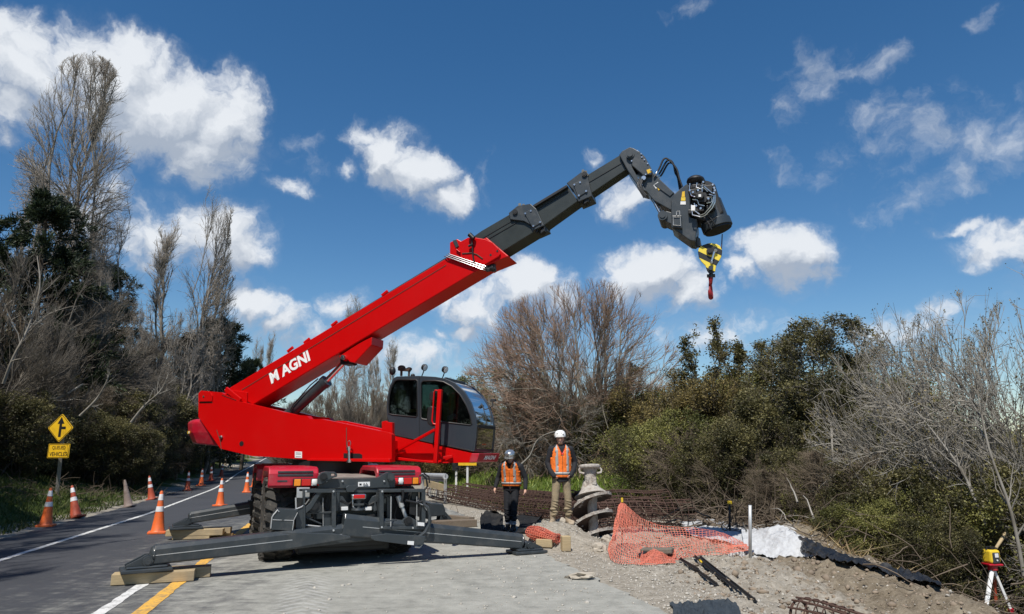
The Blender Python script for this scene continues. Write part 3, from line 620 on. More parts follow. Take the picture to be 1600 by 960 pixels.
def blades(name, P, h, m, label, seed=1, lean=.5, w=.012):
    rg = np.random.RandomState(seed); n = len(P); a = rg.uniform(0, 6.28, n); hh = h * rg.uniform(.4, 1.3, n)
    dx = np.stack([np.cos(a), np.sin(a), np.zeros(n)], -1) * (w * rg.uniform(.6, 1.5, n))[:, None]
    l = rg.normal(0, lean, (n, 2)) * hh[:, None]; tip = np.concatenate([l, hh[:, None]], 1)
    V = np.stack([P - dx, P + dx, P + tip * .55 + dx * .6, P + tip], 1).reshape(-1, 3)
    i = np.arange(n)[:, None] * 4; F = np.concatenate([i + [0, 1, 2], i + [0, 2, 3]], 0)
    o = link(name, np_mesh(name, V, F, attr=np.repeat(rg.uniform(0, 1, n), 4)), m); return tag(o, label, kind='stuff')
p = vpts(26000, -4, 14, 20.5, 42, lambda x, y, d: (rg.uniform(0, 1, len(d)) < sstep(7.2, 9, d)) & (rg.uniform(0, 1, len(d)) < sstep(20.5, 22.5, y)))
blades('grass', p, .20, M['grassblade'], 'bright green grass on the bank behind the workers', 3, w=.02)
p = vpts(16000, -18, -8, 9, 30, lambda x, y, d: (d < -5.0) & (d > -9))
blades('grass', p, .15, M['grassshade'], 'shaded green grass on the left roadside verge', 4, w=.014)
p = vpts(2600, 5.0, 10, 11, 20, lambda x, y, d: (x > crest(y) - .5) & (x < crest(y) + 3))
blades('straw_litter', p, .22, M['drygrass'], 'dry straw coloured litter at the edge of the bushes', 5, lean=1.6, w=.012)

# ------------------------------------------------------------------ telescopic handler crane
TA = R(-18); TX = Vector((math.cos(TA), math.sin(TA), 0)); TN = Vector((-math.sin(TA), math.cos(TA), 0))   # TX along the boom, TN away from the camera
TC = Vector((-3.65, 14.15, 0))
def T(px, py, o=-.75): return onplane(px, py, TC + TN * o, TN)
CA = R(23); CX = Vector((math.cos(CA), math.sin(CA), 0)); CF = Vector((-math.sin(CA), math.cos(CA), 0))     # chassis: CX to its right, CF to its front
CC = Vector((-2.6, 11.35, 0))
def C(l, f, z): return CC + CX * l + CF * f + Vector((0, 0, z))
def CP(px, py, o=0.0): return onplane(px, py, CC + CF * o, CF)
def TL(pts, o=-.75): return [T(a, b, o) for a, b in pts]
def CL(pts, o=0.0): return [CP(a, b, o) for a, b in pts]
Z = Vector((0, 0, 1))
crane = empty('telescopic_crane', (TC.x, TC.y, 0), 'big red rotating telescopic crane with raised boom standing on grey outriggers', 'crane')
P = lambda name, mb, m, bevel=0, parent=None: part(name, mb, m, parent or crane, bevel)

# --- turret body
mb = MB(); side = [(310, 652), (310, 615), (314, 610.5), (331, 612), (346, 613.5), (372, 627), (393, 632), (462, 648.5), (480, 650), (484, 655), (503, 655), (606, 676), (612, 679), (612, 722), (541, 721.5), (485, 719), (417, 714), (395, 713), (368, 707), (344, 701)]
mb.prism(TL(side), TN * .14)
P('side_plate', mb, M['red'], .012)
mb = MB(); a = TL([(313, 640), (345, 640), (393, 645), (462, 662), (606, 688), (606, 716), (541, 716), (485, 714), (395, 707), (345, 697)])
mb.prism([p + TN * .14 for p in a], TN * .62); P('turret_floor', mb, M['red'], .01)
mb = MB(); mb.prism([p + TN * .76 for p in TL(side)], TN * .14); P('side_plate', mb, M['red'], .012)
mb = MB(); a = TL([(345, 660), (393, 668), (462, 676), (520, 684), (520, 716), (485, 714), (395, 707), (345, 697)])
mb.prism([p + TN * .90 for p in a], TN * .85); P('engine_cover', mb, M['red'], .04)
# seams, pin cover, hole, sticker
mb = MB(); n_ = TN * -.004
mb.prism([p + TN * -.025 for p in TL([(312, 628), (312, 615), (315, 612), (330, 613.5), (333, 619), (332, 627.5)])], TN * .025); P('pin_cover', mb, M['red'], .006)
mb = MB(); c = T(319.5, 620); mb.tube(c - TN * .035, c, .022, n=6); P('bolt', mb, M['rust'])
for q in ([(312, 628), (332, 628.5), (332, 630), (312, 629.5)], [(541, 668), (542, 668.3), (542, 700), (541, 700)], [(345.5, 704), (344, 690), (338, 672), (339, 672), (345, 690), (346.5, 704)]):
    mb = MB(); mb.prism([p + n_ for p in TL(q)], TN * .006); P('panel_seam', mb, M['rust'])
mb = MB(); c = T(377.5, 693.5); mb.tube(c - TN * .004, c + TN * .02, .050, n=20); P('access_hole', mb, M['black'])
mb = MB(); mb.prism([p + TN * -.006 for p in TL([(461, 705.5), (472, 706), (472, 716), (461, 715.5)])], TN * .005)
s = P('sticker', mb, M['white']); s['label'] = 'white sticker with grey text lines'
mb = MB()
for y in (707.5, 709.5, 713.4): mb.prism([p + TN * -.008 for p in TL([(462.5, y), (470.5, y + .3), (470.5, y + .9), (462.5, y + .6)])], TN * .002)
part('print', mb, M['grey'], s)
mb = MB(); c = T(346.5, 683); mb.tube(c - TN * .03, c, .035, n=6); mb.tube(c - TN * .05, c - TN * .03, .02, n=10); P('lock', mb, M['steel'])
# bottom rail and tie-down latch
mb = MB(); mb.prism([p + TN * -.09 for p in TL([(484, 717), (612, 717), (613, 722.5), (484, 720)])], TN * .09); P('bottom_flange', mb, M['red'], .008)
mb = MB(); mb.prism([p + TN * -.006 for p in TL([(537, 708.5), (562, 709), (566, 711), (566, 717), (537, 716)])], TN * .008); P('latch_recess', mb, M['black'])
mb = MB(); a, b = T(545, 699, -.85), T(545.5, 723, -.85); mb.tube(a, b, .028, n=12); mb.tube(a + Z * -.06, a + Z * .0, .045, n=12); mb.tube(b, b + Z * .05, .05, n=12)
mb.path([a + Z * .0 + TX * .03 * math.sin(t) * 1.2 + Z * (.06 - .06 * math.cos(t)) for t in np.linspace(0, 6.2, 14)], .009, 6); P('slew_lock_pin', mb, M['steel'])
# counterweight, rounded at the back
ctop, cbot = T(310, 652).z, T(342, 699).z
x0 = (T(278, 657) - TC).dot(TX); x1 = (T(338, 665) - TC).dot(TX)
xl = x0
prof = [(x1 + .05, -.72), (x0 + .34, -.72), (x0 + .12, -.60), (x0, -.30), (x0 - .02, .15), (x0, .75), (x0 + .15, 1.25), (x0 + .5, 1.45), (x1 + .05, 1.45)]
mb = MB(); k0 = len(prof); vs = []
for z, sh in ((cbot + .02, .10), (cbot + .30, .02), (ctop - .10, 0.0), (ctop, .06)):
    for (x, o) in prof:
        zz = z - (.05 * (x1 - x) if z > ctop - .05 else 0) + (.07 * (x1 - x) if z < cbot + .1 else 0)
        vs.append(TC + TX * (x + (sh if x < x1 else 0)) + TN * (o + (sh if o < 0 else -sh)) + Z * zz)
fs = [(j * k0 + i, (j + 1) * k0 + i, (j + 1) * k0 + (i + 1) % k0, j * k0 + (i + 1) % k0) for j in range(3) for i in range(k0)]
fs += [tuple(range(k0)), tuple(3 * k0 + i for i in reversed(range(k0)))]
mb.add(vs, fs); P('counterweight', mb, M['fender'], .03)
mb = MB(); q = [T(284.5, 674, -.70), T(293, 674, -.735), T(293, 679, -.735), T(284.5, 679, -.70)]
cw = TC + TX * (x0 + .12) + TN * -.60 + Z * ((ctop + cbot) / 2); e = (TX * .22 + TN * -.12).normalized(); nn = Vector((e.y, -e.x, 0)).normalized(); nn = nn if nn.dot(TN) < 0 else -nn
cc = cw + e * .14 + nn * .008; mb.box(cc, (.12, .012, .055), e, None, Z); s = P('warning_sticker', mb, M['signyellow']); s['label'] = 'small yellow and white warning sticker'
mb = MB(); mb.box(cc + e * .035 + nn * .008, (.04, .006, .04), e, None, Z); part('print', mb, M['white'], s)

# --- beam under the cab and its nose
mb = MB(); beam = [(612, 681), (680, 696), (741, 709.5), (737, 723), (680, 724), (631, 720), (612, 718)]
O1, O2 = -.36, .78
mb.prism(TL(beam, O1), TN * (O2 - O1)); P('cab_beam', mb, M['red'], .01)
mb = MB(); mb.prism(TL([(596.5, 680), (596.5, 659), (603, 657.5), (604, 659.5), (613, 660.5), (613, 700), (597, 700)], O1 - .03), TN * .35); P('beam_post', mb, M['red'], .01)
mb = MB()
a, b, c_, d_ = T(741, 708.5, O1 - .01), T(737, 723.5, O1 - .01), T(612, 722, O1 - .12), T(737, 723, O1)
nb = [a - TX * .06 + Z * .0, a + TX * .10, b + TX * .10 + Z * .01, b - TX * .06]
mb.prism(nb, TN * (O2 - O1 + .02)); nose = P('nose_plate', mb, M['fender'], .015)
NB = (a + TX * .104, b + TX * .104 + Z * .01); hgt = NB[0].z - NB[1].z
mb = MB(); sl_ = NB[0] - NB[1]; bl = NB[1] + TN * .28 + sl_ * .26; put_text(mb, 'MAGNI', bl, bl + TN * .60, bl + TN * .07 + sl_ * .48, TX * .008, .03)
part('lettering', mb, M['whitepaint'], nose)
mb = MB(); mb.prism(TL([(600, 717), (631, 720), (680, 724.5), (700, 724), (700, 722), (680, 722), (631, 716), (600, 712)], O1 - .10), TN * .10)
P('step_bracket', mb, M['red'], .006)
for q in ((626, 707), (699, 716)):
    mb = MB(); c = T(q[0], q[1], O1); mb.bar(c - TN * .08 - TX * .1, c - TN * .04 + TX * .12 + Z * .03, .04, .05); P('bracket', mb, M['red'], .005)
# mirror guard: upright post, brace and loop
OG = O1 - .30
mb = MB(); a, b = T(680.5, 724, OG), T(688, 609, OG); mb.bar(a, b, .075, .075, TN)
mb.bar(a + Z * .03, T(680.5, 720, O1), .06, .06); P('mirror_post', mb, M['red'], .008)
mb = MB(); mb.bar(T(609, 711, O1 - .02), T(679, 672, OG), .05, .05); P('mirror_brace', mb, M['red'], .006)
mb = MB(); mb.path([T(687, 611, OG), T(680, 610, OG), T(678.5, 613, OG), T(676.5, 640, OG), T(675, 658, OG), T(677, 662.5, OG), T(683, 663.5, OG)], .014, 8); P('mirror_loop', mb, M['red'])
mb = MB(); mb.prism(TL([(668, 637), (674, 634.5), (679, 637), (679, 664), (674, 667), (668, 663), (666, 655)], OG + .03), TN * .10); s = P('mirror', mb, M['black'], .02)
mb = MB(); mb.prism(TL([(671, 614), (677, 611.5), (679, 613), (678, 626), (673, 627), (670, 623)], OG + .03), TN * .09); s = P('mirror', mb, M['black'], .015)

# --- boom
OB = -.62; BW = .54
rb = [(357, 607), (352, 612), (352, 622), (393.5, 633), (529, 553.5), (600, 511), (757, 416.5), (770, 409), (794, 397), (760, 372), (703, 401.5)]
mb = MB(); mb.prism(TL([(352, 610), (395, 632.5), (757, 416), (795, 400.5), (760, 371), (703, 400.5)], OB), TN * BW)
boom = P('boom_section', mb, M['red'], .015); boom['label'] = 'red outer boom section'
mb = MB(); mb.prism([p - TN * .035 for p in TL([(357, 609), (388, 613.5), (387, 630), (377, 629), (352, 617)], OB)], TN * .04); P('boom_root_plate', mb, M['red'], .008)
mb = MB(); mb.bar(T(353, 608, OB - .1), T(376, 626.5, OB - .1), .10, .05, TN); P('boom_root_lug', mb, M['red'], .008)
mb = MB(); a, b = T(349, 618, OB - .09), T(371, 626, OB - .09); mb.bar(a, b, .012, .09, TN)
P('root_gap', mb, M['black'])
mb = MB(); a, b = T(378, 609.5, OB - .002), T(697, 414.5, OB - .002); mb.bar(a, b, .010, .010, TN); P('boom_seam', mb, M['rust'])
# collar of the outer section
col0 = [(704, 405), (704, 380), (715.4, 374.5), (721.7, 378), (732, 372.5), (742.5, 372), (758, 374.5), (771.7, 380.5), (780, 389), (783, 398), (780, 402), (757, 415.6), (735, 410), (711, 401)]
mb = MB(); mb.prism([p - TN * .04 for p in TL(col0, OB)], TN * (BW + .08)); P('boom_collar', mb, M['red'], .012)
mb = MB(); mb.path([T(x, y, OB - .045) for x, y in ((722, 396.5), (737, 395.5), (745, 398), (754, 404.5))], .012, 6); P('collar_slot', mb, M['rust'])
for q in ((766.5, 398.5), (777, 392.5)):
    mb = MB(); c = T(q[0], q[1], OB - .045); mb.tube(c, c + TN * .05, .022, n=10); P('collar_hole', mb, M['black'])
mb = MB(); mb.prism([p - TN * .06 for p in TL([(709, 377.5), (714.5, 376), (718.5, 386), (714, 389)], OB)], TN * .03); P('hinge', mb, M['grey'], .004)
mb = MB(); mb.bar(T(713, 390, OB - .06), T(719, 394.5, OB - .06), .02, .055, TN); P('hinge_pad', mb, M['red'], .006)
mb = MB(); mb.tube(T(733.5, 366.5, OB - .1), T(740, 373, OB - .1), .045, n=12); mb.path([T(737, 371, OB - .08), T(738, 386, OB - .08), T(739, 401, OB - .06), T(741, 410, OB - .06)], .016, 6)
mb.tube(T(732, 385, OB - .09), T(739, 382, OB - .09), .025, n=8); P('hose_coupling', mb, M['black'])
for k in range(3):
    mb = MB(); mb.path([T(694.5 + k * 3.0, 400.6 - k * 2.2, OB - .03), T(698 + k * 2.6, 401.5 - k * 1.8, OB - .05), T(754 + k * 2.4, 421.5 - k * 2.6, OB - .05), T(760 + k * 1.5, 423 - k * 1.5, OB + .03)], .010, 8); P('steel_pipe', mb, M['steel'])
mb = MB(); rr = random.Random(4)
for k in range(16):
    c = T(767 + rr.uniform(-9, 6), 419 + rr.uniform(-5, 5), OB + rr.uniform(.02, .2)); mb.box(c, (.08, .07, .06), TX, None, Z)
P('hose_clamps', mb, M['black'], .01)
# hose tray on top of the boom
mb = MB(); a = [T(x, y, OB) + TN * .17 for x, y in ((360, 606), (700, 403), (702, 392), (362, 599))]; mb.prism(a, TN * .20); P('hose_tray', mb, M['grey'], .008)
for k, (x, y) in enumerate(((452, 547), (521, 506.5), (600, 459), (478, 533.5))):
    mb = MB(); c = T(x, y, OB) ; mb.bar(c - TX * .07 + TN * .04 - Z * .03, c + TX * .06 + TN * .04 + Z * .06, .04, .055); P('lifting_lug', mb, M['red'], .008)
# MAGNI lettering
mb = MB(); bl, br = T(424.5, 600.5, OB), T(485.5, 563.5, OB); tl = T(420, 583.5, OB)

put_text(mb, 'M AGNI', bl, br, tl, -TN * .006, .038, spacing=1.0); part('lettering', mb, M['whitepaint'], boom)
# lower bracket and lift cylinder
mb = MB(); mb.prism([p + TN * .03 for p in TL([(527.5, 557), (560, 536), (580, 526), (579, 539), (566, 553), (553, 567), (545, 565.5), (541, 561), (536, 564)], OB)], TN * .48); P('cylinder_bracket', mb, M['red'], .012)
mb = MB(); c = T(536, 558.5, OB); mb.tube(c - TN * .02, c + TN * .05, .05, n=14); mb.tube(c - TN * .03, c - TN * .01, .025, n=8); P('pin', mb, M['steel'])
OC = OB + .27
mb = MB(); a, b = T(449, 650, OC), T(509, 596.5, OC); mb.tube(a, b, .115, n=24); d_ = (b - a).normalized(); mb.tube(b - d_ * .06, b + d_ * .03, .130, n=24); mb.tube(a - d_ * .6, a, .115, n=24)
cyl = P('lift_cylinder', mb, M['grey'])
mb = MB(); mb.tube(b, T(543, 561, OC), .055, n=20); part('piston_rod', mb, M['chrome'], cyl)
mb = MB(); mb.path([T(453, 642, OC - .14), T(459, 632, OC - .14), T(485, 602, OC - .14), T(497, 592, OC - .13)], .014, 6); part('oil_pipe', mb, M['black'], cyl)
mb = MB(); c = T(545, 563, OC); mb.box(c + TN * .0, (.22, .3, .2), TX, None, Z); P('cylinder_valve', mb, M['black'], .02)
# inner boom sections
def bsec(poly, o, w, name='boom_section', m='boomgrey', lab=None):
    mb = MB(); mb.prism(TL(poly, OB + o), TN * w); q = P(name, mb, M[m], .012)
    if lab: q['label'] = lab
    return q
bsec([(735, 373), (752, 361), (799, 333.5), (832, 344), (850, 353), (781, 395.5), (770, 405)], .05, .44, lab='dark grey second boom section')
bsec([(820, 330), (833.6, 322.5), (886, 289.5), (903.5, 314), (850, 352.5)], .09, .36, lab='dark grey third boom section')
bsec([(895, 286), (920.7, 271.8), (968, 243), (979, 265), (923, 303)], .13, .28, lab='dark grey innermost boom section')
for q, o in (([(745, 384), (826, 337)], .045), ([(746, 377), (818, 335)], .047), ([(830, 333), (889, 299)], .085), ([(915, 288), (973, 254)], .125)):
    mb = MB(); mb.bar(T(*q[0], OB + o), T(*q[1], OB + o), .012, .012, TN); P('boom_seam', mb, M['black'])
# tray over section two
mb = MB(); a = [T(x, y, OB) + TN * .16 for x, y in ((741, 371), (797, 338), (794.6, 332), (739, 366.5))]; mb.prism(a, TN * .2); mb.prism([p - TN * .14 for p in [T(x, y, OB) + TN * .16 for x, y in ((833, 324), (886, 292), (885, 288), (832, 320))]], TN * .2); P('hose_tray', mb, M['black'], .008)
c1 = [(794.6, 333), (808, 322), (829, 318.6), (838, 326.6), (849.8, 352.5), (832, 360.5), (829, 352), (818, 345.5), (797, 343)]
c2 = [(885, 286.5), (909, 268.5), (918, 275), (925, 306.5), (903.5, 315.5), (896, 298)]
for poly, o, w, pins, plate in ((c1, 0.0, .54, ((805, 332),), ((821, 334), (829.5, 330), (844, 347.5), (833.5, 353.5))), (c2, .05, .44, ((913.5, 273),), ((897.5, 289), (906.5, 285.5), (916, 299), (904.5, 306)))):
    mb = MB(); mb.prism(TL(poly, OB + o), TN * w); P('boom_collar', mb, M['grey'], .012)
    mb = MB(); mb.prism([p - TN * .018 for p in TL([(x + dx, y + dy) for (x, y), (dx, dy) in zip(plate, ((-2, -1), (1, -3), (2.5, 1), (-1, 3)))], OB + o)], TN * .018); P('wear_pad_plate', mb, M['grey'], .01)
    for x, y in plate:
        mb = MB(); c = T(x, y, OB + o - .02); mb.tube(c - TN * .012, c + TN * .01, .019, n=8); P('bolt', mb, M['steel'])
    for x, y in pins:
        mb = MB(); c = T(x, y, OB + o); mb.tube(c - TN * .03, c + TN * .02, .05, n=16); mb.tube(c - TN * .035, c - TN * .02, .03, n=12); P('pin', mb, M['black'])
    mb = MB(); lo = poly[-4] if poly is c1 else poly[3]
    rr = random.Random(7)
    lx, ly = (848, 361) if poly is c1 else (916, 315)
    for k in range(14):
        mb.box(T(lx + rr.uniform(-9, 9), ly + rr.uniform(-1, 2.5) - (0), OB + o + rr.uniform(.05, w)), (rr.uniform(.05, .14), .08, .07), (TX + Z * .6), None, None)
    P('underside_clamps', mb, M['black'], .008)
    mb = MB()
    for k in range(3):
        x, y = ((812, 320), (818, 321), (835, 322))[k] if poly is c1 else ((911, 267.5), (915, 269), (917, 273))[k]
        mb.tube(T(x, y, OB + o + .05), T(x, y, OB + o + w - .05), .03, n=8)
    P('roller', mb, M['steel'])
# --- head, jib, winch
OH = OB + .06
mb = MB(); mb.prism(TL([(967, 242), (972, 236), (983.5, 230), (990, 231.5), (999, 236.5), (1008, 247), (1014, 258), (1018, 273), (1005, 272), (990, 257), (988, 262), (1000, 284), (1012, 300), (1004, 298), (992, 284), (980, 266)], OH), TN * .42); P('boom_head', mb, M['grey'], .015)
mb = MB(); mb.prism([p - TN * .03 for p in TL([(985, 249), (993, 243), (1003, 241), (1008, 246), (1019, 266), (1018, 274), (1005, 275), (988, 260)], OH)], TN * .48); P('joint_plate', mb, M['grey'], .012)
mb = MB(); c = T(985, 243.5, OH); mb.tube(c - TN * .05, c + TN * .47, .075, n=20); mb.tube(c - TN * .075, c - TN * .05, .05, n=12); P('joint_pin', mb, M['grey'])
mb = MB(); c = T(1006, 279, OH); mb.tube(c - TN * .03, c + TN * .02, .04, n=16)
for x, y in ((996, 236), (1002, 241), (1007, 250), (987, 252), (1012, 256), (1017, 266), (1009, 273), (1003, 246)):
    c = T(x, y, OH - .035); mb.tube(c - TN * .012, c, .014, n=8)
P('bolt', mb, M['steel'])
mb = MB(); mb.prism(TL([(1012, 262), (1021, 270.5), (1036, 285), (1053, 301), (1064, 312), (1060, 327), (1047, 328), (1022, 314), (1010, 300), (1002, 284), (1006, 270)], OH + .05), TN * .32); P('jib_arm', mb, M['grey'], .012)
mb = MB(); mb.prism(TL([(1030, 284), (1053, 301), (1047, 307), (1022, 289)], OH + .03), TN * .02); P('jib_stiffener', mb, M['grey'], .006)
def stick(q, m, lab=None, o=OH, name='sticker'):
    mb = MB(); mb.prism([p - TN * .005 for p in TL(q, o)], TN * .004); s = P(name, mb, M[m])
    if lab: s['label'] = lab
stick([(1010, 266), (1015.5, 264), (1018, 269), (1012.5, 272)], 'signyellow', 'small yellow warning sticker', OH - .03, 'warning_sticker')
stick([(1021, 290), (1028, 284.5), (1032, 289), (1025, 295.5)], 'white', 'white data sticker', OH + .048)
stick([(1026, 292), (1031.5, 289.5), (1034, 295), (1029, 298)], 'signyellow', 'yellow warning sticker', OH + .045, 'warning_sticker')
for k in range(2):
    mb = MB(); mb.tube(T(1018 + k * 6, 309 - k, OH + .1), T(1033 + k * 4, 337, OH + .1), .022, n=10); P('jib_cylinder', mb, M['steel' if k == 0 else 'black'])
mb = MB()
rr = random.Random(3)
for k in range(9): mb.path([T(1000 + rr.uniform(-4, 5), 283 + rr.uniform(-4, 4), OH - .03), T(998 + rr.uniform(-3, 6), 294 + rr.uniform(-4, 4), OH - .05), T(1006 + rr.uniform(-3, 5), 306 + rr.uniform(-4, 4), OH - .03)], .014, 6)
P('hose_bundle', mb, M['black'])
# hoses over the jib
for k, (s_, m_, e_) in enumerate((((1022, 276), (1037, 249), (1066, 292)), ((1024, 279), (1042, 252), (1064, 294)), ((1026, 281), (1044, 256), (1062, 296)))):
    (sx, sy), (mx_, my), (ex, ey) = s_, m_, e_
    pts = [(sx, sy), (sx + 8, sy - 12 + k * 2), (mx_, my), (mx_ + 8, my + 1), (1057 - k, 264 + k * 3), (1059 + (2 - k), 278), (ex, ey)]
    cr = [Vector(T(x, y, OH + .02 + k * .05)) for x, y in pts]; out = []
    for i in range(len(cr) - 1):
        p0, p1, p2, p3 = cr[max(i - 1, 0)], cr[i], cr[i + 1], cr[min(i + 2, len(cr) - 1)]
        for t in np.arange(0, 1, .25): out.append(.5 * ((2 * p1) + (p2 - p0) * t + (2 * p0 - 5 * p1 + 4 * p2 - p3) * t * t + (3 * p1 - p0 - 3 * p2 + p3) * t ** 3))
    out.append(cr[-1]); mb = MB(); mb.path(out, .017, 8); h = P('hydraulic_hose', mb, M['black'])
    mb = MB(); d_ = (out[3] - out[0]); mb.tube(out[0], out[0] + d_ * 1.0, .019, n=8); part('hose_fitting', mb, M['steel'], h)
# winch frame
OW = OB - .08
mb = MB(); mb.prism(TL([(1049, 338), (1048, 314), (1053, 304), (1064, 294), (1078, 284), (1083, 284), (1080, 310), (1078, 340), (1089, 343), (1090, 352), (1086, 377), (1078, 376), (1058, 362), (1049, 355)], OW + .06), TN * .52); P('winch_frame', mb, M['grey'], .015)
mb = MB(); mb.prism(TL([(1032, 332), (1042, 330), (1052, 333), (1052, 352), (1040, 346), (1030, 341)], OW + .1), TN * .42); P('jib_knuckle', mb, M['grey'], .012)
mb = MB(); c = T(1035.5, 338, OW + .1); mb.tube(c - TN * .04, c + TN * .46, .085, n=20); mb.tube(c - TN * .055, c - TN * .04, .05, n=16); P('knuckle_pin', mb, M['grey'])
mb = MB(); mb.prism(TL([(1050, 337), (1065, 336.5), (1066, 357), (1050, 355)], OW), TN * .1); P('valve_box', mb, M['grey'], .012)
mb = MB(); mb.path([T(1052, 340, OW - .01), T(1063, 339.5, OW - .01), T(1063.5, 353, OW - .01), T(1052, 352, OW - .01)], .007, 6, closed=True); mb.path([T(1057, 336, OW - .02), T(1057, 331, OW - .02), T(1062, 330, OW - .02), T(1062, 336, OW - .02)], .009, 6); P('valve_guard', mb, M['galv'])
# winch housing shell (far side outline) and near face full of pipework
mb = MB(); hs_ = [(1079, 285), (1092, 280), (1108, 283), (1117, 287), (1121, 300), (1126, 316), (1131, 330), (1120, 345), (1100, 345), (1084, 342), (1076, 325)]
mb.prism(TL(hs_, OW + .14), TN * .5); P('winch_housing', mb, M['black'], .03)
mb = MB(); c = T(1087, 283.5, OW + .12); mb.ball(c, (.16, .2, .09), 14, 8, X=TX); P('motor_cover', mb, M['black'])
# drum
mb = MB(); a = T(1106, 318, OW + .35); b = T(1119, 351, OW + .35); d_ = (b - a).normalized()
mb.tube(a, b - d_ * .05, .235, n=28); mb.tube(b - d_ * .05, b + d_ * .09, .262, n=28); P('winch_drum', mb, M['grey'], .008)
mb = MB(); mb.tube(b + d_ * .09, b + d_ * .12, .235, n=28); P('drum_end', mb, M['black'])
mb = MB()
for (x0_, y0_, x1_, y1_) in ((1099, 338, 1112, 359), (1104, 334, 1118, 352), (1101, 350, 1120, 340), (1106, 346, 1110, 356)): mb.path([T(x0_, y0_, OW - .01), T((x0_ + x1_) / 2 + 1, (y0_ + y1_) / 2, OW - .02), T(x1_, y1_, OW - .0)], .012, 6)
P('drum_linkage', mb, M['black'])
# motor block + valves
mb = MB(); rr = random.Random(11)
for k in range(26):
    c = T(rr.uniform(1080, 1112), rr.uniform(288, 334), OW + rr.uniform(.0, .12)); mb.box(c, (rr.uniform(.05, .16), .12, rr.uniform(.05, .14)), TX, None, Z)
P('hydraulic_valves', mb, M['black'], .01)
mb = MB(); mb.prism(TL([(1086, 302), (1104, 301), (1106, 310), (1103, 316), (1087, 316)], OW - .06), TN * .1); c = T(1094, 307, OW - .06); mb.tube(c - TN * .06, c, .07, n=16); P('winch_motor', mb, M['black'], .01)
stick([(1091.5, 304), (1095.5, 304), (1095.5, 308), (1091.5, 308)], 'white', None, OW - .13)
for path in ([(1078, 287), (1077, 298), (1080, 306), (1086, 308)], [(1093, 337), (1101, 334), (1110, 323), (1114, 316), (1115, 306), (1108, 304)], [(1093, 340), (1102, 337), (1113, 325), (1117, 316), (1117, 305)],
             [(1089, 286), (1088, 293), (1096, 296), (1098, 288)], [(1100, 291), (1107, 297), (1113, 302)], [(1085, 318), (1086, 330), (1093, 335)], [(1097, 290), (1097, 300)], [(1082, 312), (1090, 313), (1092, 320), (1101, 322)], [(1104, 318), (1112, 316), (1112, 308), (1104, 309)],
             [(1080, 320), (1082, 336), (1094, 339)], [(1088, 296), (1100, 294), (1106, 300)]):
    mb = MB(); mb.path([T(x, y, OW - .08) for x, y in path], .0105, 6); P('steel_pipe', mb, M['steel'])
for x, y in ((1114, 290), (1117, 299), (1116, 295), (1091, 299), (1099, 286), (1083, 302), (1107, 312), (1078, 299), (1095, 327), (1088, 323), (1115.5, 303)):
    c = T(x, y, OW - .07); mb = MB(); mb.tube(c - TN * .05, c, .018, n=8); P('pipe_fitting', mb, M['steel'])
mb = MB(); mb.prism(TL([(1079.5, 321), (1086.5, 321), (1086, 329.5), (1079.5, 329.5)], OW - .10), TN * .05); P('sensor_box', mb, M['white'], .006)
stick([(1066, 300), (1070, 299), (1070, 308), (1065, 308)], 'signyellow', 'yellow warning sticker', OW + .058, 'warning_sticker')
stick([(1064.5, 308.5), (1071, 308.5), (1071, 314), (1064, 314)], 'yellow', 'yellow and black warning sticker', OW + .058, 'warning_sticker')
stick([(1063.5, 315), (1071.5, 315), (1071.5, 320), (1063, 320)], 'white', 'white sticker', OW + .058)
stick([(1107, 291), (1111, 290), (1114, 294), (1110, 296.5)], 'signyellow', 'yellow warning sticker', OW + .13, 'warning_sticker')
# rope and limit weight
mb = MB(); mb.path([T(1089, 343, OW + .3), T(1089.5, 377, OW + .3)], .009, 6); P('wire_rope', mb, M['rust'])
mb = MB(); mb.path([T(1128.5, 366, OW + .3), T(1127.3, 390, OW + .3)], .009, 6); P('wire_rope', mb, M['rust'])
mb = MB(); a, b = T(1089, 374, OW + .3), T(1091.5, 386, OW + .3); mb.tube(a, b, .055, n=16); mb.tube(a + Z * .03, a, .03, .055, n=16); P('limit_switch_weight', mb, M['grey'])

# --- cab
OCN, OCF = -.30, .75
cabp = [(605, 652), (603.8, 636), (605, 620), (608.5, 604), (615, 591), (620, 588.5), (654, 587.5), (680, 589), (695, 591.5), (710, 598), (725, 611.5), (735.5, 629), (742, 648), (744.8, 667), (744, 684), (741, 706), (705, 698), (660, 689), (614, 680)]
w1 = [(607.5, 646), (607, 634), (608.5, 617), (612, 604), (617, 595.5), (622, 593.5), (650, 593.8), (652.6, 596), (652.3, 649), (650, 651.8), (612, 648)]
w2 = [(658, 599), (661, 595.5), (680, 595), (693, 597), (706, 604), (719, 617), (729, 634), (735, 650), (737.5, 663), (735, 664.5), (700, 660.5), (660, 655), (657.5, 652)]
mb = MB(); mb.prism(TL(cabp, OCN), TN * .07, holes=[TL(w1, OCN), TL(w2, OCN)])
cab = P('cab', mb, M['cabgrey'], .006)
sh = OCF - OCN - .07
mb = MB(); mb.prism([p + TN * sh for p in TL(cabp, OCN)], TN * .07, holes=[[p + TN * sh for p in TL(w1, OCN)], [p + TN * sh for p in TL(w2, OCN)]]); part('far_side_frame', mb, M['cabgrey'], cab, .006)
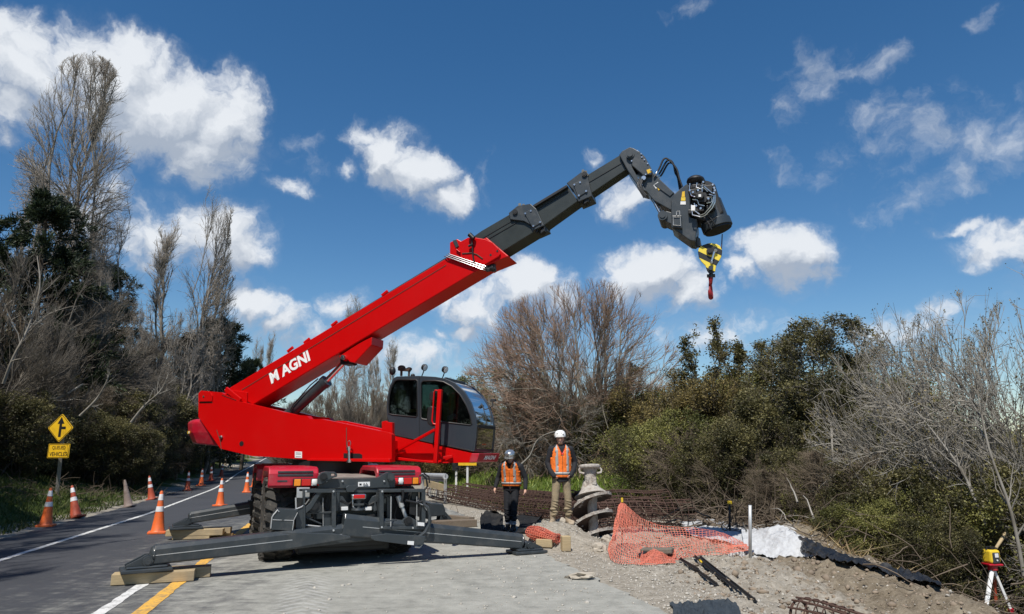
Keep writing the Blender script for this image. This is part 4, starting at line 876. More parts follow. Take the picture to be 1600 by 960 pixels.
def strip_between(idx, shrink=0.0, name='roof', m='cabgrey', thick=.03):
    pts = TL([cabp[i] for i in idx], OCN); cen = T(670, 640, OCN); mb = MB(); n = len(pts); vs = []
    nrm = []
    for i in range(n):
        d = (pts[min(i + 1, n - 1)] - pts[max(i - 1, 0)]).normalized(); q = d.cross(TN).normalized(); q = q if q.dot(cen - pts[i]) > 0 else -q; nrm.append(q)
    for i in range(n):
        for off, dep in ((0, .002), (0, sh + .068), (thick, sh + .068), (thick, .002)): vs.append(pts[i] + nrm[i] * (off + shrink) + TN * dep)
    fs = [(i * 4 + k, i * 4 + (k + 1) % 4, i * 4 + 4 + (k + 1) % 4, i * 4 + 4 + k) for i in range(n - 1) for k in range(4)] + [(0, 1, 2, 3), tuple((n - 1) * 4 + k for k in (3, 2, 1, 0))]
    mb.add(vs, fs, 0, True); return part(name, mb, M[m], cab)
strip_between([3, 4, 5, 6, 7, 8], name='roof', thick=.05)
strip_between([18, 0, 1], name='rear_panel', thick=.04)
strip_between([1, 2, 3], .012, 'rear_window', 'glass', .008)
strip_between([8, 9, 10, 11, 12, 13], .012, 'windscreen', 'screen', .008)
strip_between([13, 14, 15], .012, 'lower_windscreen', 'screen', .008)
strip_between([15, 16, 17, 18], name='cab_floor', thick=.05)
mb = MB(); a = T(744.8, 666, OCN); mb.bar(a + TN * .03, a + TN * (sh + .03), .03, .06); part('windscreen_divider', mb, M['black'], cab, .006)
mb = MB(); a = T(695, 591.5, OCN); mb.bar(a + TN * .03, a + TN * (sh + .03), .05, .05, TX); part('front_roof_rail', mb, M['cabgrey'], cab, .006)
for nm, w in (('side_window', w1), ('door_window', w2)):
    mb = MB(); mb.prism([p + TN * .030 for p in TL(w, OCN)], TN * .008); part(nm, mb, M['glass'], cab)
    mb = MB(); mb.path([p + TN * -.002 for p in TL(w, OCN)], .014, 6, closed=True); part('window_seal', mb, M['black'], cab)
    mb = MB(); mb.prism([p + TN * (sh + .03) for p in TL(w, OCN)], TN * .008); part(nm, mb, M['glass'], cab)
mb = MB(); mb.bar(T(655.3, 589, OCN) - TN * .003, T(655.8, 687, OCN) - TN * .003, .006, .012, TN); part('door_seam', mb, M['black'], cab)
mb = MB(); mb.path([T(606, 655, OCN) - TN * .002, T(614, 679.5, OCN) - TN * .002, T(741, 705.5, OCN) - TN * .002], .014, 6); part('cab_bottom_seal', mb, M['black'], cab)
# interior
def CI(x, y, o): return T(x, y, OCN) + TN * o
mb = MB(); c = CI(643, 668, .5); mb.box(c, (.50, .48, .16), TX, None, Z); mb.box(c + Z * .42 - TX * .22, (.14, .46, .74), TX, None, Z); mb.box(c + Z * .85 - TX * .24, (.10, .28, .2), TX, None, Z); mb.box(c - Z * .18, (.4, .4, .22), TX, None, Z); part('operator_seat', mb, M['seat'], cab, .04)
mb = MB(); c = CI(640, 650, .16); mb.box(c, (.34, .10, .05), TX, None, Z); part('armrest', mb, M['seat'], cab, .02)
mb = MB(); c = CI(715, 649, .35); mb.bar(c - TX * .1 - Z * .05, c + TX * .04 + Z * .16, .34, .08, TN); part('display_screen', mb, M['black'], cab, .01)
mb = MB(); c = CI(727, 655, .62); mb.bar(CI(735, 700, .62), c, .07, .07); mb.path([c + TX * .0 + (TN * math.cos(t) + (TX * .5 + Z * .8).normalized() * math.sin(t)) * .18 for t in np.linspace(0, 6.1, 20)], .014, 6, closed=True); part('steering_wheel', mb, M['black'], cab)
mb = MB(); c = CI(697, 651, .3); mb.box(c, (.16, .2, .09), (TX + Z * .3), None, None); part('control_panel', mb, M['white'], cab, .01)
mb = MB(); c = CI(666, 618, .90); mb.box(c, (.10, .02, .16), TX, None, Z); mb.box(c + Z * .1 - TX * .02, (.07, .02, .07), TX, None, Z); part('paper_notice', mb, M['white'], cab)
mb = MB(); mb.tube(CI(701, 603, .9), CI(701, 650, .9), .02, n=8); mb.path([CI(700, 625, .88), CI(704, 622, .84), CI(706, 628, .84), CI(705, 648, .84), CI(700, 650, .88)], .014, 6); part('grab_handle', mb, M['black'], cab)
mb = MB(); mb.bar(CI(689, 590, .93), CI(690, 690, .93), .10, .2, TN); part('door_pillar', mb, M['black'], cab)
mb = MB(); c = CI(632, 641, .25)
for k in range(4): mb.box(c + TX * (.045 * k), (.035, .03, .055), TX, None, Z)
part('switch_row', mb, M['signyellow'], cab)
mb = MB(); mb.box(CI(725, 690, .55), (.35, .6, .12), TX, None, Z); part('foot_pedals', mb, M['black'], cab, .02)
# wiper
mb = MB(); mb.box(T(751, 690, OCN) + TN * .50 - TX * .16 - Z * .03, (.10, .22, .10), TX + Z * .5, None, None); mb.box(T(751, 690, OCN) + TN * .36 - TX * .18 + Z * .03, (.08, .10, .07), TX - Z * .4, None, None); solo('folded_jacket', mb, mat('dull_orange', (.42, .10, .02), .8, var=.3), 'orange hi vis cloth bundled low behind the crane windscreen', 'jacket')  # small orange boxes low behind the windscreen
mb = MB(); mb.path([T(744.5, 664, OCN) + TN * .72 + TX * .03, T(741, 640, OCN) + TN * .80 + TX * .035, T(733, 620, OCN) + TN * .86 + TX * .03], .010, 6); part('wiper', mb, M['black'], cab)
# roof lamps, aerial, camera
def lamp(x, y, tiltx):
    mb = MB(); a = T(x, y, OCN + .25); mb.path([a, a + Z * .07 + TX * .03, a + Z * .12 + TX * .045], .012, 6); l = P('work_lamp', mb, M['black'])
    mb = MB(); d = (TX * tiltx - Z * .35 - TN * .25).normalized(); c = a + Z * .17 + TX * .05; mb.lathe([(.035, -.05), (.06, -.03), (.07, .02), (.066, .03)], c, d, 16); part('lamp_head', mb, M['black'], l)
    mb = MB(); mb.lathe([(.058, .030), (.05, .034)], c, d, 16); part('lamp_lens', mb, M['lenswhite'], l)
lamp(659, 588, .9); lamp(691, 591.5, .9)
mb = MB(); a = T(614, 590, OCN + .1); mb.path([a, a + Z * .08 - TX * .01], .014, 6); mb.ball(a + Z * .13 - TX * .015, (.065, .065, .085)); P('roof_camera', mb, M['black'])
mb = MB(); a = T(627, 588, OCN + .3)
mb.tube(a, a + Z * .12, .025, n=10); b = T(639, 588, OCN + .3); mb.tube(b, b + Z * .10, .02, n=10); mb.bar(a + Z * .14 - TX * .06, b + Z * .12 + TX * .02, .10, .06); mb.ball(a + Z * .17, (.08, .06, .05)); mb.ball(b + Z * .14, (.06, .05, .04)); P('roof_beacon', mb, M['rust'], .01)
mb = MB(); a = T(645, 588, OCN + .2); mb.ball(a + Z * .01, (.045, .045, .04)); P('aerial', mb, M['black'])
mb = MB(); a = T(738, 634, OCN) + TN * 1.0; mb.path([a - TX * .05, a + TX * .05 + Z * .06, a + TX * .05 + Z * .14], .012, 6); mb.box(a + TX * .06 + Z * .17, (.10, .10, .05), TX, None, Z); P('front_sensor', mb, M['black'], .01)

# --- slew ring and carrier
mb = MB(); mb.tube(TC + Z * 1.30, TC + Z * 1.60, .74, n=40); mb.tube(TC + Z * 1.0, TC + Z * 1.30, .62, n=40); P('slew_ring', mb, M['black'])
mb = MB(); mb.box(C(0, 2.8, .95), (1.0, 5.2, .55), CX, None, Z); P('chassis', mb, M['grey'], .02)
mb = MB(); mb.box(C(0, 1.0, .44), (1.46, 1.5, .56), CX, None, Z); mb.box(C(0, 3.2, .46), (1.4, 3.0, .56), CX, None, Z); mb.box(C(-.15, .5, .95), (.9, .3, .55), CX, None, Z); P('underbody_shade', mb, M['black'], .03)  # black boxes built low so the underside reads as deep shadow
mb = MB(); mb.prism([C(-.55, .28, 1.30), C(.62, .28, 1.30), C(.62, 5.1, 1.34), C(-.55, 5.1, 1.34)], Z * .03); P('deck_plate', mb, mat('dusty_deck', (.20, .175, .15), .9, var=.25, dirt=(.34, .31, .27), dirt_amt=.8, dscale=4), .004)
def tyre(l, f):
    mb = MB(); c = C(l, f, .655); ax = CX; prof = [(.33, -.20), (.42, -.225), (.54, -.232), (.60, -.215), (.628, -.17), (.632, 0), (.628, .17), (.60, .215), (.54, .232), (.42, .225), (.33, .20)]
    mb.lathe(prof, c, ax, 48, smooth=True)
    for sd in (-1, 1):
        for k in range(22):
            t = 2 * math.pi * (k + (0 if sd < 0 else .5)) / 22; up = CF * math.cos(t) + Z * math.sin(t); tg = -CF * math.sin(t) + Z * math.cos(t)
            mb.bar(c + up * .645 + ax * sd * .02 + tg * .05, c + up * .632 + ax * sd * .235 - tg * .06, .065, .06, up)
            mb.bar(c + up * .62 + ax * sd * .232 - tg * .055, c + up * .54 + ax * sd * .236 - tg * .075, .06, .03, ax)
    w = P('tyre', mb, M['rubber'])
    mb = MB(); mb.lathe([(.34, -.19), (.33, -.17), (.30, -.06), (.16, -.05), (.14, -.14), (.0001, -.14)], c, ax, 32); mb.lathe([(.34, .19), (.33, .17), (.30, .06), (.16, .05), (.14, .14), (.0001, .14)], c, ax, 32)
    mb.tube(c - ax * .19, c + ax * .19, .335, n=32, caps=False)
    part('rim', mb, M['grey'], w)
for l, f in ((-.99, 1.12), (.99, 1.12), (-.99, 4.35), (.99, 4.35)): tyre(l, f)
mb = MB()
for f in (1.12, 4.35): mb.tube(C(-.85, f, .66), C(.85, f, .66), .14, n=16); mb.ball(C(0, f, .66), (.28, .28, .26))
P('axle', mb, M['grey'])
def fender(s, f0, rear=True):
    l0, l1 = (.47, 1.235)
    prof = [(f0, 1.18), (f0 - .02, 1.22), (f0 - .01, 1.40), (f0 + .05, 1.475), (f0 + .18, 1.50), (f0 + 1.25, 1.50), (f0 + 1.45, 1.44), (f0 + 1.6, 1.30), (f0 + 1.62, 1.18), (f0 + 1.56, 1.18), (f0 + 1.50, 1.32), (f0 + 1.35, 1.42), (f0 + .25, 1.42), (f0 + .12, 1.36), (f0 + .08, 1.18)]
    mb = MB(); mb.prism([C(s * l0, f, z) for f, z in prof], CX * s * (l1 - l0)); fd = P('fender', mb, M['fender'], .03)
    for k, zz in enumerate((1.425, 1.375, 1.285) if rear else ()):
        mb = MB(); w0, w1_ = ((.56, 1.10), (.56, 1.10), (.95, 1.10))[k]
        if s > 0: w0, w1_ = ((.50, 1.12), (.50, 1.12), (.50, .55))[k]
        mb.bar(C(s * w0, f0 - .012, zz), C(s * w1_, f0 - .012, zz), .02, .028); part('fender_groove', mb, M['grey'], fd, .003)
    for k in range(3):
        mb = MB(); mb.bar(C(s * .58, f0 + .3 + k * .35, 1.503), C(s * 1.12, f0 + .3 + k * .35, 1.503), .05, .012); part('tread_rib', mb, M['fender'], fd)
    if rear:
        mb = MB(); ll = (.42, .87) if s < 0 else (.72, 1.16)
        a, b = C(s * ll[0], f0 - .10, 1.262), C(s * ll[1], f0 - .10, 1.262); mb.bar(a, b, .09, .125); tl = part('tail_light', mb, M['black'], crane, .015)
        L_ = ll[1] - ll[0]; X_ = CX * s
        order = [('red', .0, .18), ('white', .19, .38), ('red', .39, .72), ('orange', .74, .97)]
        for nm, u, v in order:
            mb = MB(); p0 = a - CF * .045 + X_ * (L_ * (u + .01)); p1 = a - CF * .045 + X_ * (L_ * v); mb.bar(p0, p1, .03, .105); part(nm + '_lens', mb, M['lens' + nm], tl, .01)
        for u, nm in ((.09, 'red'), (.285, 'white')):
            mb = MB(); c = a - CF * .06 + X_ * (L_ * u); mb.lathe([(.045, 0), (.04, .012), (.02, .018)], c, -CF, 16); part(nm + '_lens', mb, M['lens' + nm], tl)
for s in (-1, 1):
    fender(s, .22); fender(s, 3.55, False)
mb = MB(); q = CL([(464, 762), (484, 762), (483.5, 779), (463.5, 778)], .0); h_ = CL([(467.5, 764.5), (480.5, 764.5), (480.5, 768.5), (467.5, 768)], .0)
mb.prism(q, CF * .03, holes=[h_]); s = P('plate_bracket', mb, M['galv'], .003)
mb = MB(); mb.bar(CP(462, 778, .02), CP(462.5, 795, .02), .02, .02); P('bracket_rod', mb, M['galv'])
# --- rear stabiliser frame
def FR(name, poly, o, w, m='grey', bv=.008, holes=()):
    mb = MB(); mb.prism(CL(poly, o), CF * w, holes=[CL(h, o) for h in holes]); return P(name, mb, M[m], bv)
cross = [(498, 763), (499, 757), (506, 750), (514, 748.5), (560, 748), (590, 747), (600, 741), (607, 738), (612, 738.5), (617, 744), (617.5, 762)]
FR('cross_member', cross, -.02, .14)
FR('lifting_eye', [(496, 757), (497, 745), (502, 738.5), (508, 737), (523, 737.5), (527, 741), (527, 745), (520, 747), (512, 752), (503, 757)], -.10, .09, holes=[[(517.5, 740.5), (523, 740.5), (524, 742.5), (522.5, 744), (517.5, 744)]])
mb = MB(); c = CP(505.5, 745.5, -.10); mb.tube(c - CF * .03, c + CF * .2, .058, n=20); mb.tube(c - CF * .05, c - CF * .03, .036, n=16); P('pin', mb, M['black'])
mb = MB(); c = CP(610.5, 747, -.02); mb.tube(c - CF * .06, c + CF * .1, .058, n=20); mb.tube(c - CF * .075, c - CF * .06, .04, n=16); mb.box(c - CF * .05 - CX * .04 + Z * .02, (.05, .03, .07), CX, None, Z); P('pin', mb, M['grey'])
FR('cross_member_ridge', [(542, 769), (540, 762), (545, 758.5), (556, 758), (558, 764), (552, 769)], -.08, .08)
FR('lower_cross_member', [(504, 764), (617, 764), (617, 770), (504, 770)], -.0, .12)
s = FR('sticker', [(559.5, 753.5), (578, 753), (578, 760), (559.5, 760.5)], -.026, .004, 'white', 0)
mb = MB(); mb.prism(CL([(561.5, 755.8), (565, 755.8), (565, 758.6), (561.5, 758.6)], -.029), CF * .002)
for x in (568.5, 572.5): mb.path([CP(x, 755, -.029), CP(x + 2.4, 758.5, -.029), CP(x - .6, 758.5, -.029)], .006, 5, closed=True)
part('print', mb, M['black'], s)
# left and right box frames
def frame(x0, y0, x1, y1, wv, o, dx=0, wleft=None):
    mb = MB(); d = .16
    for (a, b, c, e_) in ((x0, y0, x1, y0 + wv), (x0, y1 - wv, x1, y1), (x1 - wv - 1, y0 + wv, x1, y1 - wv)) + (((x0, y0 + wv, x0 + (wleft or wv), y1 - wv),) if wleft != 0 else ()):
        mb.prism(CL([(a, b), (c, b), (c, e_), (a, e_)], o), CF * d)
    return mb
P('support_frame', frame(474, 764.5, 525, 832.5, 5.5, -.22, wleft=3), M['grey'], .008)
P('support_frame', frame(593, 764.5, 665, 828, 5, -.22, wleft=6.5), M['grey'], .008)
FR('curved_guard', [(497, 768), (492, 774), (486, 784), (480, 790), (470, 794), (462, 797), (462, 829), (478, 829), (478, 803), (487, 795), (494, 784), (500, 774), (504, 768)], -.2, .2)
mb = MB(); mb.path([CP(x, y, -.205) for x, y in ((462, 796), (471, 792.5), (478, 787), (483, 780))], .010, 6); P('bare_metal_edge', mb, M['steel'])
FR('housing_plate', [(423, 828), (425, 810), (427, 806), (434, 796), (438, 795), (466, 797), (459, 814), (457, 830)], -.30, .28)
mb = MB(); mb.path([CP(x, y, -.305) for x, y in ((423, 826), (425, 808.5), (427.5, 804.5), (434, 797), (436, 800))], .010, 6); mb.path([CP(x, y, -.305) for x, y in ((426, 812.5), (458, 813.5))], .004, 5); mb.path([CP(x, y, -.305) for x, y in ((457, 829), (459, 813), (465, 801))], .006, 5); P('bare_metal_edge', mb, M['galv'])
mb = MB(); c = CP(442, 810.5, -.30); mb.tube(c - CF * .012, c, .022, n=10); P('bolt', mb, M['grey'])
FR('inner_shade_panel', [(484, 772), (519, 772), (519, 826), (484, 826)], .32, .05, 'black')  # black puts the shade inside the left frame into the panel colour
FR('inner_box', [(505, 803), (517, 803), (517, 826), (505, 826)], -.12, .12); FR('inner_box', [(478, 797), (486, 797), (486, 810), (478, 810)], -.1, .08)
mb = MB(); c = CP(489, 790, -.05); mb.tube(c - CF * .12, c, .10, n=20); mb.tube(c - CF * .14, c - CF * .1, .06, n=16); P('hub', mb, M['black'])
for pts, m_, r_ in (([(504.5, 778), (505, 822)], 'galv', .006), ([(470, 820), (507, 824)], 'galv', .012), ([(477, 808), (502, 819)], 'grey', .012), ([(480, 802), (517, 801)], 'grey', .016), ([(473, 800), (471, 826)], 'black', .02)):
    mb = MB(); mb.path([CP(x, y, -.14) for x, y in pts], r_, 6); P('rod', mb, M[m_])
# centre recess: towing jaw, gussets, lamps
FR('back_shade_panel', [(523, 768), (597, 768), (597, 800), (523, 800)], .34, .05, 'black')  # black panel paints the shade at the back of the recess
FR('gusset', [(573, 792), (582, 776), (589, 773), (592, 800), (588, 800)], .0, .05); FR('gusset', [(530, 800), (529, 775), (536, 776), (546, 792)], .0, .05)
FR('gusset', [(584, 800), (586, 779), (590, 798)], -.06, .04)
mb = MB(); c = CP(560, 776, -.02); mb.box(c, (.24, .14, .09), CX, None, Z); s = P('towing_jaw', mb, M['steel'], .03)
mb = MB(); mb.box(c - CF * .075, (.18, .02, .06), CX, None, Z); part('jaw_cap', mb, M['lensred'], s, .01)
mb = MB(); c = CP(560, 785, -.02); mb.tube(c - Z * .10, c + Z * .04, .05, n=14); mb.box(c - Z * .03, (.16, .12, .03), CX, None, Z); mb.lathe([(.11, 0), (.1, .03)], c - Z * .12, Z, 18); part('jaw_stem', mb, M['grey'], s)
for x in (539, 576):
    mb = MB(); mb.prism(CL([(x - 5.5, 792.5), (x + 5, 792), (x + 5, 797.5), (x - 5.5, 798)], -.03), CF * .05); P('marker_lamp', mb, M['white'], .006)
for pts in ([(551, 772), (551, 792), (557, 795), (569, 794)], [(549, 773), (553, 796)]):
    mb = MB(); mb.path([CP(x, y, -.05) for x, y in pts], .008, 6); P('steel_pipe', mb, M['steel'])
FR('recess_shadow_strip', [(523, 799), (597, 799), (597, 813), (523, 813)], .30, .04, 'black')  # black strip stands in for the shadow band across the recess
FR('rear_bumper', [(526, 806), (593, 810), (595, 841), (541, 839), (524, 835)], .12, .08)
FR('upright', [(534, 810), (538, 809), (538.5, 834), (534, 834)], .05, .05)
# right frame contents
FR('inner_shade_panel', [(603, 772), (650, 772), (650, 822), (603, 822)], .36, .05, 'black')  # black again for the shade inside the right frame
mb = MB(); mb.tube(CP(628, 792, -.1), CP(634.5, 809, -.1), .03, n=12); mb.tube(CP(622, 775, -.1), CP(628, 792, -.1), .045, n=12); P('stabiliser_cylinder', mb, M['galv'])
mb = MB()
mb.prism(CL([(623, 822), (630, 812), (636, 807), (641, 808), (650, 813), (663, 815), (664, 822)], -.16), CF * .06); P('pivot_bracket', mb, M['grey'], .008)
mb = MB(); c = CP(637.5, 814.5, -.16); mb.tube(c - CF * .04, c + CF * .1, .065, n=20); mb.tube(c - CF * .055, c - CF * .04, .03, n=12); P('pivot_pin', mb, M['black'])
FR('hose_block', [(640, 782), (660, 784), (668, 786), (670, 812), (655, 808), (640, 804)], -.1, .2, 'black', .02)
FR('hose_block', [(644, 768), (655, 768), (655, 782), (643, 784)], -.05, .2, 'grey', .02)
FR('inner_box', [(604, 776), (613, 777), (612, 822), (605, 822)], -.02, .1); FR('inner_box', [(616, 815), (623, 815), (623, 824), (616, 824)], -.1, .1)
for pts, m_, r_ in (([(661, 788), (668, 793), (671.5, 806), (671, 819), (664, 832), (651, 842)], 'grey', .028), ([(652, 785), (662, 790), (669, 800), (672, 812)], 'galv', .008), ([(651.3, 776), (651.3, 822)], 'galv', .006), ([(611, 776), (610.5, 823)], 'galv', .008), ([(629, 766), (630, 774), (627, 786)], 'black', .02), ([(634, 782), (642, 784), (652, 786), (660, 783)], 'black', .02),
                    ([(655, 744), (660, 742), (666, 748), (668, 760), (664, 765)], 'black', .016), ([(662, 740), (670, 745), (671, 755)], 'black', .013), ([(603, 814), (620, 813)], 'grey', .012)):
    mb = MB(); mb.path([CP(x, y, -.24) for x, y in pts], r_, 8); P('hose' if m_ in ('black', 'grey') else 'rod', mb, M[m_])
stick2 = lambda q, o: P('sticker', MB().prism(CL(q, o), CF * .004), M['white'])
stick2([(652.5, 816), (663, 817), (663, 822.5), (652.5, 821.5)], -.25); stick2([(637, 845.5), (647, 846), (646.5, 852), (636.5, 851)], -.36)
FR('skid_plate', [(580, 837), (597, 835), (604, 834), (665, 838), (662, 852), (640, 852), (585, 845), (580, 842)], -.34, .05)
mb = MB(); mb.path([CP(646, 850, -.3), CP(652, 846, -.3), CP(660, 851, -.3), (CP(655, 855, -.3)), CP(648, 854, -.3)], .02, 6); P('hook', mb, M['galv'])
FR('far_beam_end_box', [(672, 786), (693, 788), (696, 797), (696, 806), (672, 808)], 4.9, .5, 'grey', .02)  # box added for the shaded end of the far right outrigger beam
FR('tow_plate', [(455, 829), (522, 832.5), (522, 836), (455, 833)], -.22, .2)

# extra blocks, hoses and lower plates that fill the rear frame
FR('belly_plate', [(452, 833), (540, 836), (600, 842), (600, 852), (520, 856), (452, 856)], .06, .25, 'black', .02)
FR('side_tank', [(600, 772), (612, 772), (612, 800), (600, 800)], .05, .2, 'grey', .01)
for q in ([(526, 770), (531, 770), (529, 799), (524, 799)], [(588, 770), (593, 770), (595, 799), (590, 799)]): FR('upright', q, -.02, .12, 'grey', .006)
for pts in ([(484, 776), (490, 786), (486, 798), (492, 812)], [(510, 774), (506, 790), (512, 806)], [(616, 774), (620, 788), (616, 806), (620, 818)], [(640, 772), (636, 788), (642, 800), (648, 812)], [(532, 782), (545, 788), (556, 780)], [(566, 784), (576, 790), (588, 784)], [(530, 804), (560, 808), (592, 805)]):
    mb = MB(); mb.path([CP(x, y, .0) for x, y in pts], .017, 7); P('hose', mb, M['black'])
for x, y in ((478, 768), (521, 768), (597, 768), (596.5, 824), (521, 829), (480, 829), (645, 825), (510, 752), (600, 752), (535, 752)):
    mb = MB(); c = CP(x, y, -.235 if y > 760 else -.03); mb.tube(c - CF * .012, c, .016, n=6); P('bolt', mb, M['galv'])
# --- outriggers
def outrigger(foot, fh, root, rh, w0, h0, h1, name='outrigger_beam', inner=.78):
    """tapered box beam from the pivot end (root) to the foot end, with cylinder box, ram and foot plate"""
    a = Vector((root.x, root.y, rh)); b = Vector((foot.x, foot.y, fh)); X = (b - a).normalized(); S = Vector((X.y, -X.x, 0)).normalized(); U = S.cross(X) if S.cross(X).z > 0 else X.cross(S)
    def section(p, w, h, ch=.2):
        k = h * ch; hw = w / 2; hh = h / 2
        return [p + S * x + U * y for x, y in ((-hw, -hh + k * .3), (-hw + k * .3, -hh), (hw - k * .3, -hh), (hw, -hh + k * .3), (hw, hh - k), (hw - k * .6, hh), (-hw + k * .6, hh), (-hw, hh - k))]
    mb = MB(); s0 = section(a, w0, h0); s1 = section(b - X * .02, w0 * .92, h1); n = 8
    mb.add(s0 + s1, [(i, (i + 1) % n, n + (i + 1) % n, n + i) for i in range(n)] + [tuple(reversed(range(n))), tuple(range(n, 2 * n))]); bm_ = P(name, mb, M['grey'], .01)
    mb = MB()
    for sd in (-1, 1): mb.bar(a + S * sd * (w0 / 2 + .001) + X * .3, b + S * sd * (w0 * .46 + .001), .006, .010, U)
    part('weld_seam', mb, M['galv'], bm_)
    return bm_, X, S, U
def foot(pos, base, X, S, h_pin, parent_name='outrigger_foot', tilt=0, L_=.62):
    """foot with gusset plates; pos = ground xy, base = z it stands on"""
    p = Vector((pos.x, pos.y, base)); Xh = Vector((X.x, X.y, 0)).normalized(); Sh = Vector((Xh.y, -Xh.x, 0))
    mb = MB(); mb.box(p + Z * .025, (L_, .42, .05), Xh, None, Z); mb.box(p + Z * .065, (L_ * .8, .34, .03), Xh, None, Z); ft = P(parent_name, mb, M['galv' if False else 'grey'], .012)
    for s in (-1, 1):
        mb = MB(); pts = [p + Sh * s * .09 + Xh * x + Z * z for x, z in ((L_ * .42, .08), (L_ * .40, .10), (.07, h_pin + .05), (.03, h_pin + .075), (-.03, h_pin + .075), (-.07, h_pin + .05), (-.09, .10), (-L_ * .4, .08))]
        mb.prism([q - Sh * .014 for q in pts], Sh * .028); part('gusset_plate', mb, M['grey'], ft, .004)
    mb = MB(); c = p + Z * h_pin; mb.tube(c - Sh * .16, c + Sh * .16, .062, n=20); mb.tube(c - Sh * .175, c + Sh * .175, .04, n=16); part('foot_pin', mb, M['grey'], ft)
    return ft
FNL, FNR, FFL, FFR = G(236, 899, .14), G(817, 862, .0), G(291, 823, .26), Vector((-1.78, 18.0, 0))
print('feet', FNL, FNR, FFL, FFR)
rNL = CP(600, 815, -.05); rNR = CP(500, 812, .05)
_, X, S, U = outrigger(Vector((DT(238, 867, 9.35).x, DT(238, 867, 9.35).y, 0)), DT(238, 867, 9.35).z, CP(600, 826, .02), CP(600, 826, .02).z, .26, .30, .245)
a = DT(238, 867, 9.35); mb = MB(); mb.ball(a - X * .02, (.06, .13, .12), X=X, Z=U); P('beam_end_cap', mb, M['grey'])
foot(Vector((a.x, a.y, 0)) + X * .06, .155, X, S, .14)
a = DT(815, 846, 12.0)
_, X, S, U = outrigger(Vector((a.x, a.y, 0)), a.z, CP(535, 820, -.14), CP(535, 820, -.14).z, .20, .34, .25)
mb = MB(); mb.ball(a - X * .02, (.05, .13, .125), X=X, Z=U); P('beam_end_cap', mb, M['grey'])
foot(Vector((a.x, a.y, 0)) + X * .10, .012, X, S, .13)
a = DT(296, 809, 14.1)
_, X, S, U = outrigger(Vector((a.x, a.y, 0)), a.z, C(.3, 4.9, 0), .80, .24, .30, .23)
mb = MB(); mb.ball(a - X * .02, (.05, .12, .115), X=X, Z=U); P('beam_end_cap', mb, M['grey'])
FFLp = Vector((a.x, a.y, 0)); foot(FFLp + X * .05, .205, X, S, .13)
mb = MB(); c = C(-1.0, 5.0, 0); q = Vector((a.x, a.y, a.z)); dd = (C(.3, 4.9, .80) - q); mb.bar(q + dd * .42, q + dd * .75, .27, .30); P('outrigger_sleeve', mb, M['black'], .01)
outrigger(FFR, .30, C(-.3, 4.95, 0), .80, .24, .30, .23); dX = (FFR - C(-.3, 4.95, 0)).normalized(); foot(FFR, .0, dX, S, .22)
mb = MB(); a = CP(432, 845, -.33); b = CP(560, 846, -.15); mb.prism(CL([(429, 831), (520, 834), (548, 838), (548, 842), (452, 858), (444, 858), (436, 850)], -.33), CF * .05); P('beam_guide_plate', mb, M['grey'], .01)

# --- hook block (hangs from the winch ropes)
OK_ = OW + .3
blk = [(1090.5, 394), (1092, 388), (1096, 384), (1104, 381), (1112, 380), (1120, 381.5), (1125, 384.5), (1128.5, 392), (1127.5, 400), (1124, 407), (1119, 415), (1117.5, 424), (1113, 427.5), (1107.5, 427), (1104.5, 423), (1102, 415), (1096, 409), (1092, 403)]
cb = T(1111, 468, OK_); hook = empty('hook_block', cb, 'yellow and black striped pulley block with red hook hanging from the winch', 'hook block')
for k, o in enumerate((-.09, .05)):
    mb = MB(); mb.prism(TL(blk, OK_ + o), TN * .04); part('cheek_plate', mb, M['stripes'], hook, .008)
mb = MB(); c = T(1109.5, 396, OK_); mb.tube(c - TN * .045, c + TN * .045, .17, n=28); part('pulley', mb, M['black'], hook)
mb = MB(); mb.tube(c - TN * .13, c + TN * .13, .058, n=16); mb.tube(c - TN * .15, c - TN * .12, .035, n=12); part('axle_pin', mb, M['black'], hook)
mb = MB(); mb.bar(T(1117, 391, OK_ - .11), T(1112, 409, OK_ - .11), .03, .05, TN); mb.tube(T(1118, 392, OK_ - .14), T(1118, 392, OK_ - .09), .03, n=10); mb.tube(T(1112, 410, OK_ - .14), T(1112, 410, OK_ - .09), .025, n=10); part('link_bar', mb, M['steel'], hook, .005)
mb = MB(); c = T(1111, 421.5, OK_); mb.tube(c - TN * .12, c + TN * .12, .04, n=14); part('swivel_pin', mb, M['grey'], hook)
mb = MB(); a = T(1104.5, 431.5, OK_); b = T(1117.5, 431, OK_); mb.tube(a, b, .03, n=12); mb.tube(T(1111, 425, OK_), T(1111, 436, OK_), .035, n=12); part('trunnion', mb, M['grey'], hook)
# hook seen edge-on: a C in the plane across the boom
hc = T(1110, 455, OK_); mb = MB(); pts = []; rs = []
pts += [T(1110.5, 434, OK_), T(1110.5, 442, OK_)]; rs += [.048, .038]
for t in np.linspace(100, 385, 14):
    pts.append(hc + (TN * math.sin(R(t)) * -.10 + TX * math.cos(R(t)) * .02) * 1.0 + Z * (math.cos(R(t - 80)) * -.0) + Z * (.11 * math.cos(R(t)) * -1 * -1)); rs.append(.040 - .012 * abs((t - 240) / 145) ** 2)
pts = pts[:2] + [hc + TN * (.085 * math.sin(R(t))) + TX * (.008 * math.sin(R(t))) + Z * (.115 * math.cos(R(t))) for t in np.linspace(20, 300, 15)]
rs = [.040, .030] + [.030 + .010 * math.sin(R(min(180, max(0, (t - 90))))) - (.014 if t > 270 else 0) for t in np.linspace(20, 300, 15)]
mb.path(pts, rs, 12); part('hook', mb, mat('red_hook', (.30, .012, .016), .5, var=.2, dirt=(.12, .05, .045), dirt_amt=.4, dscale=12), hook)

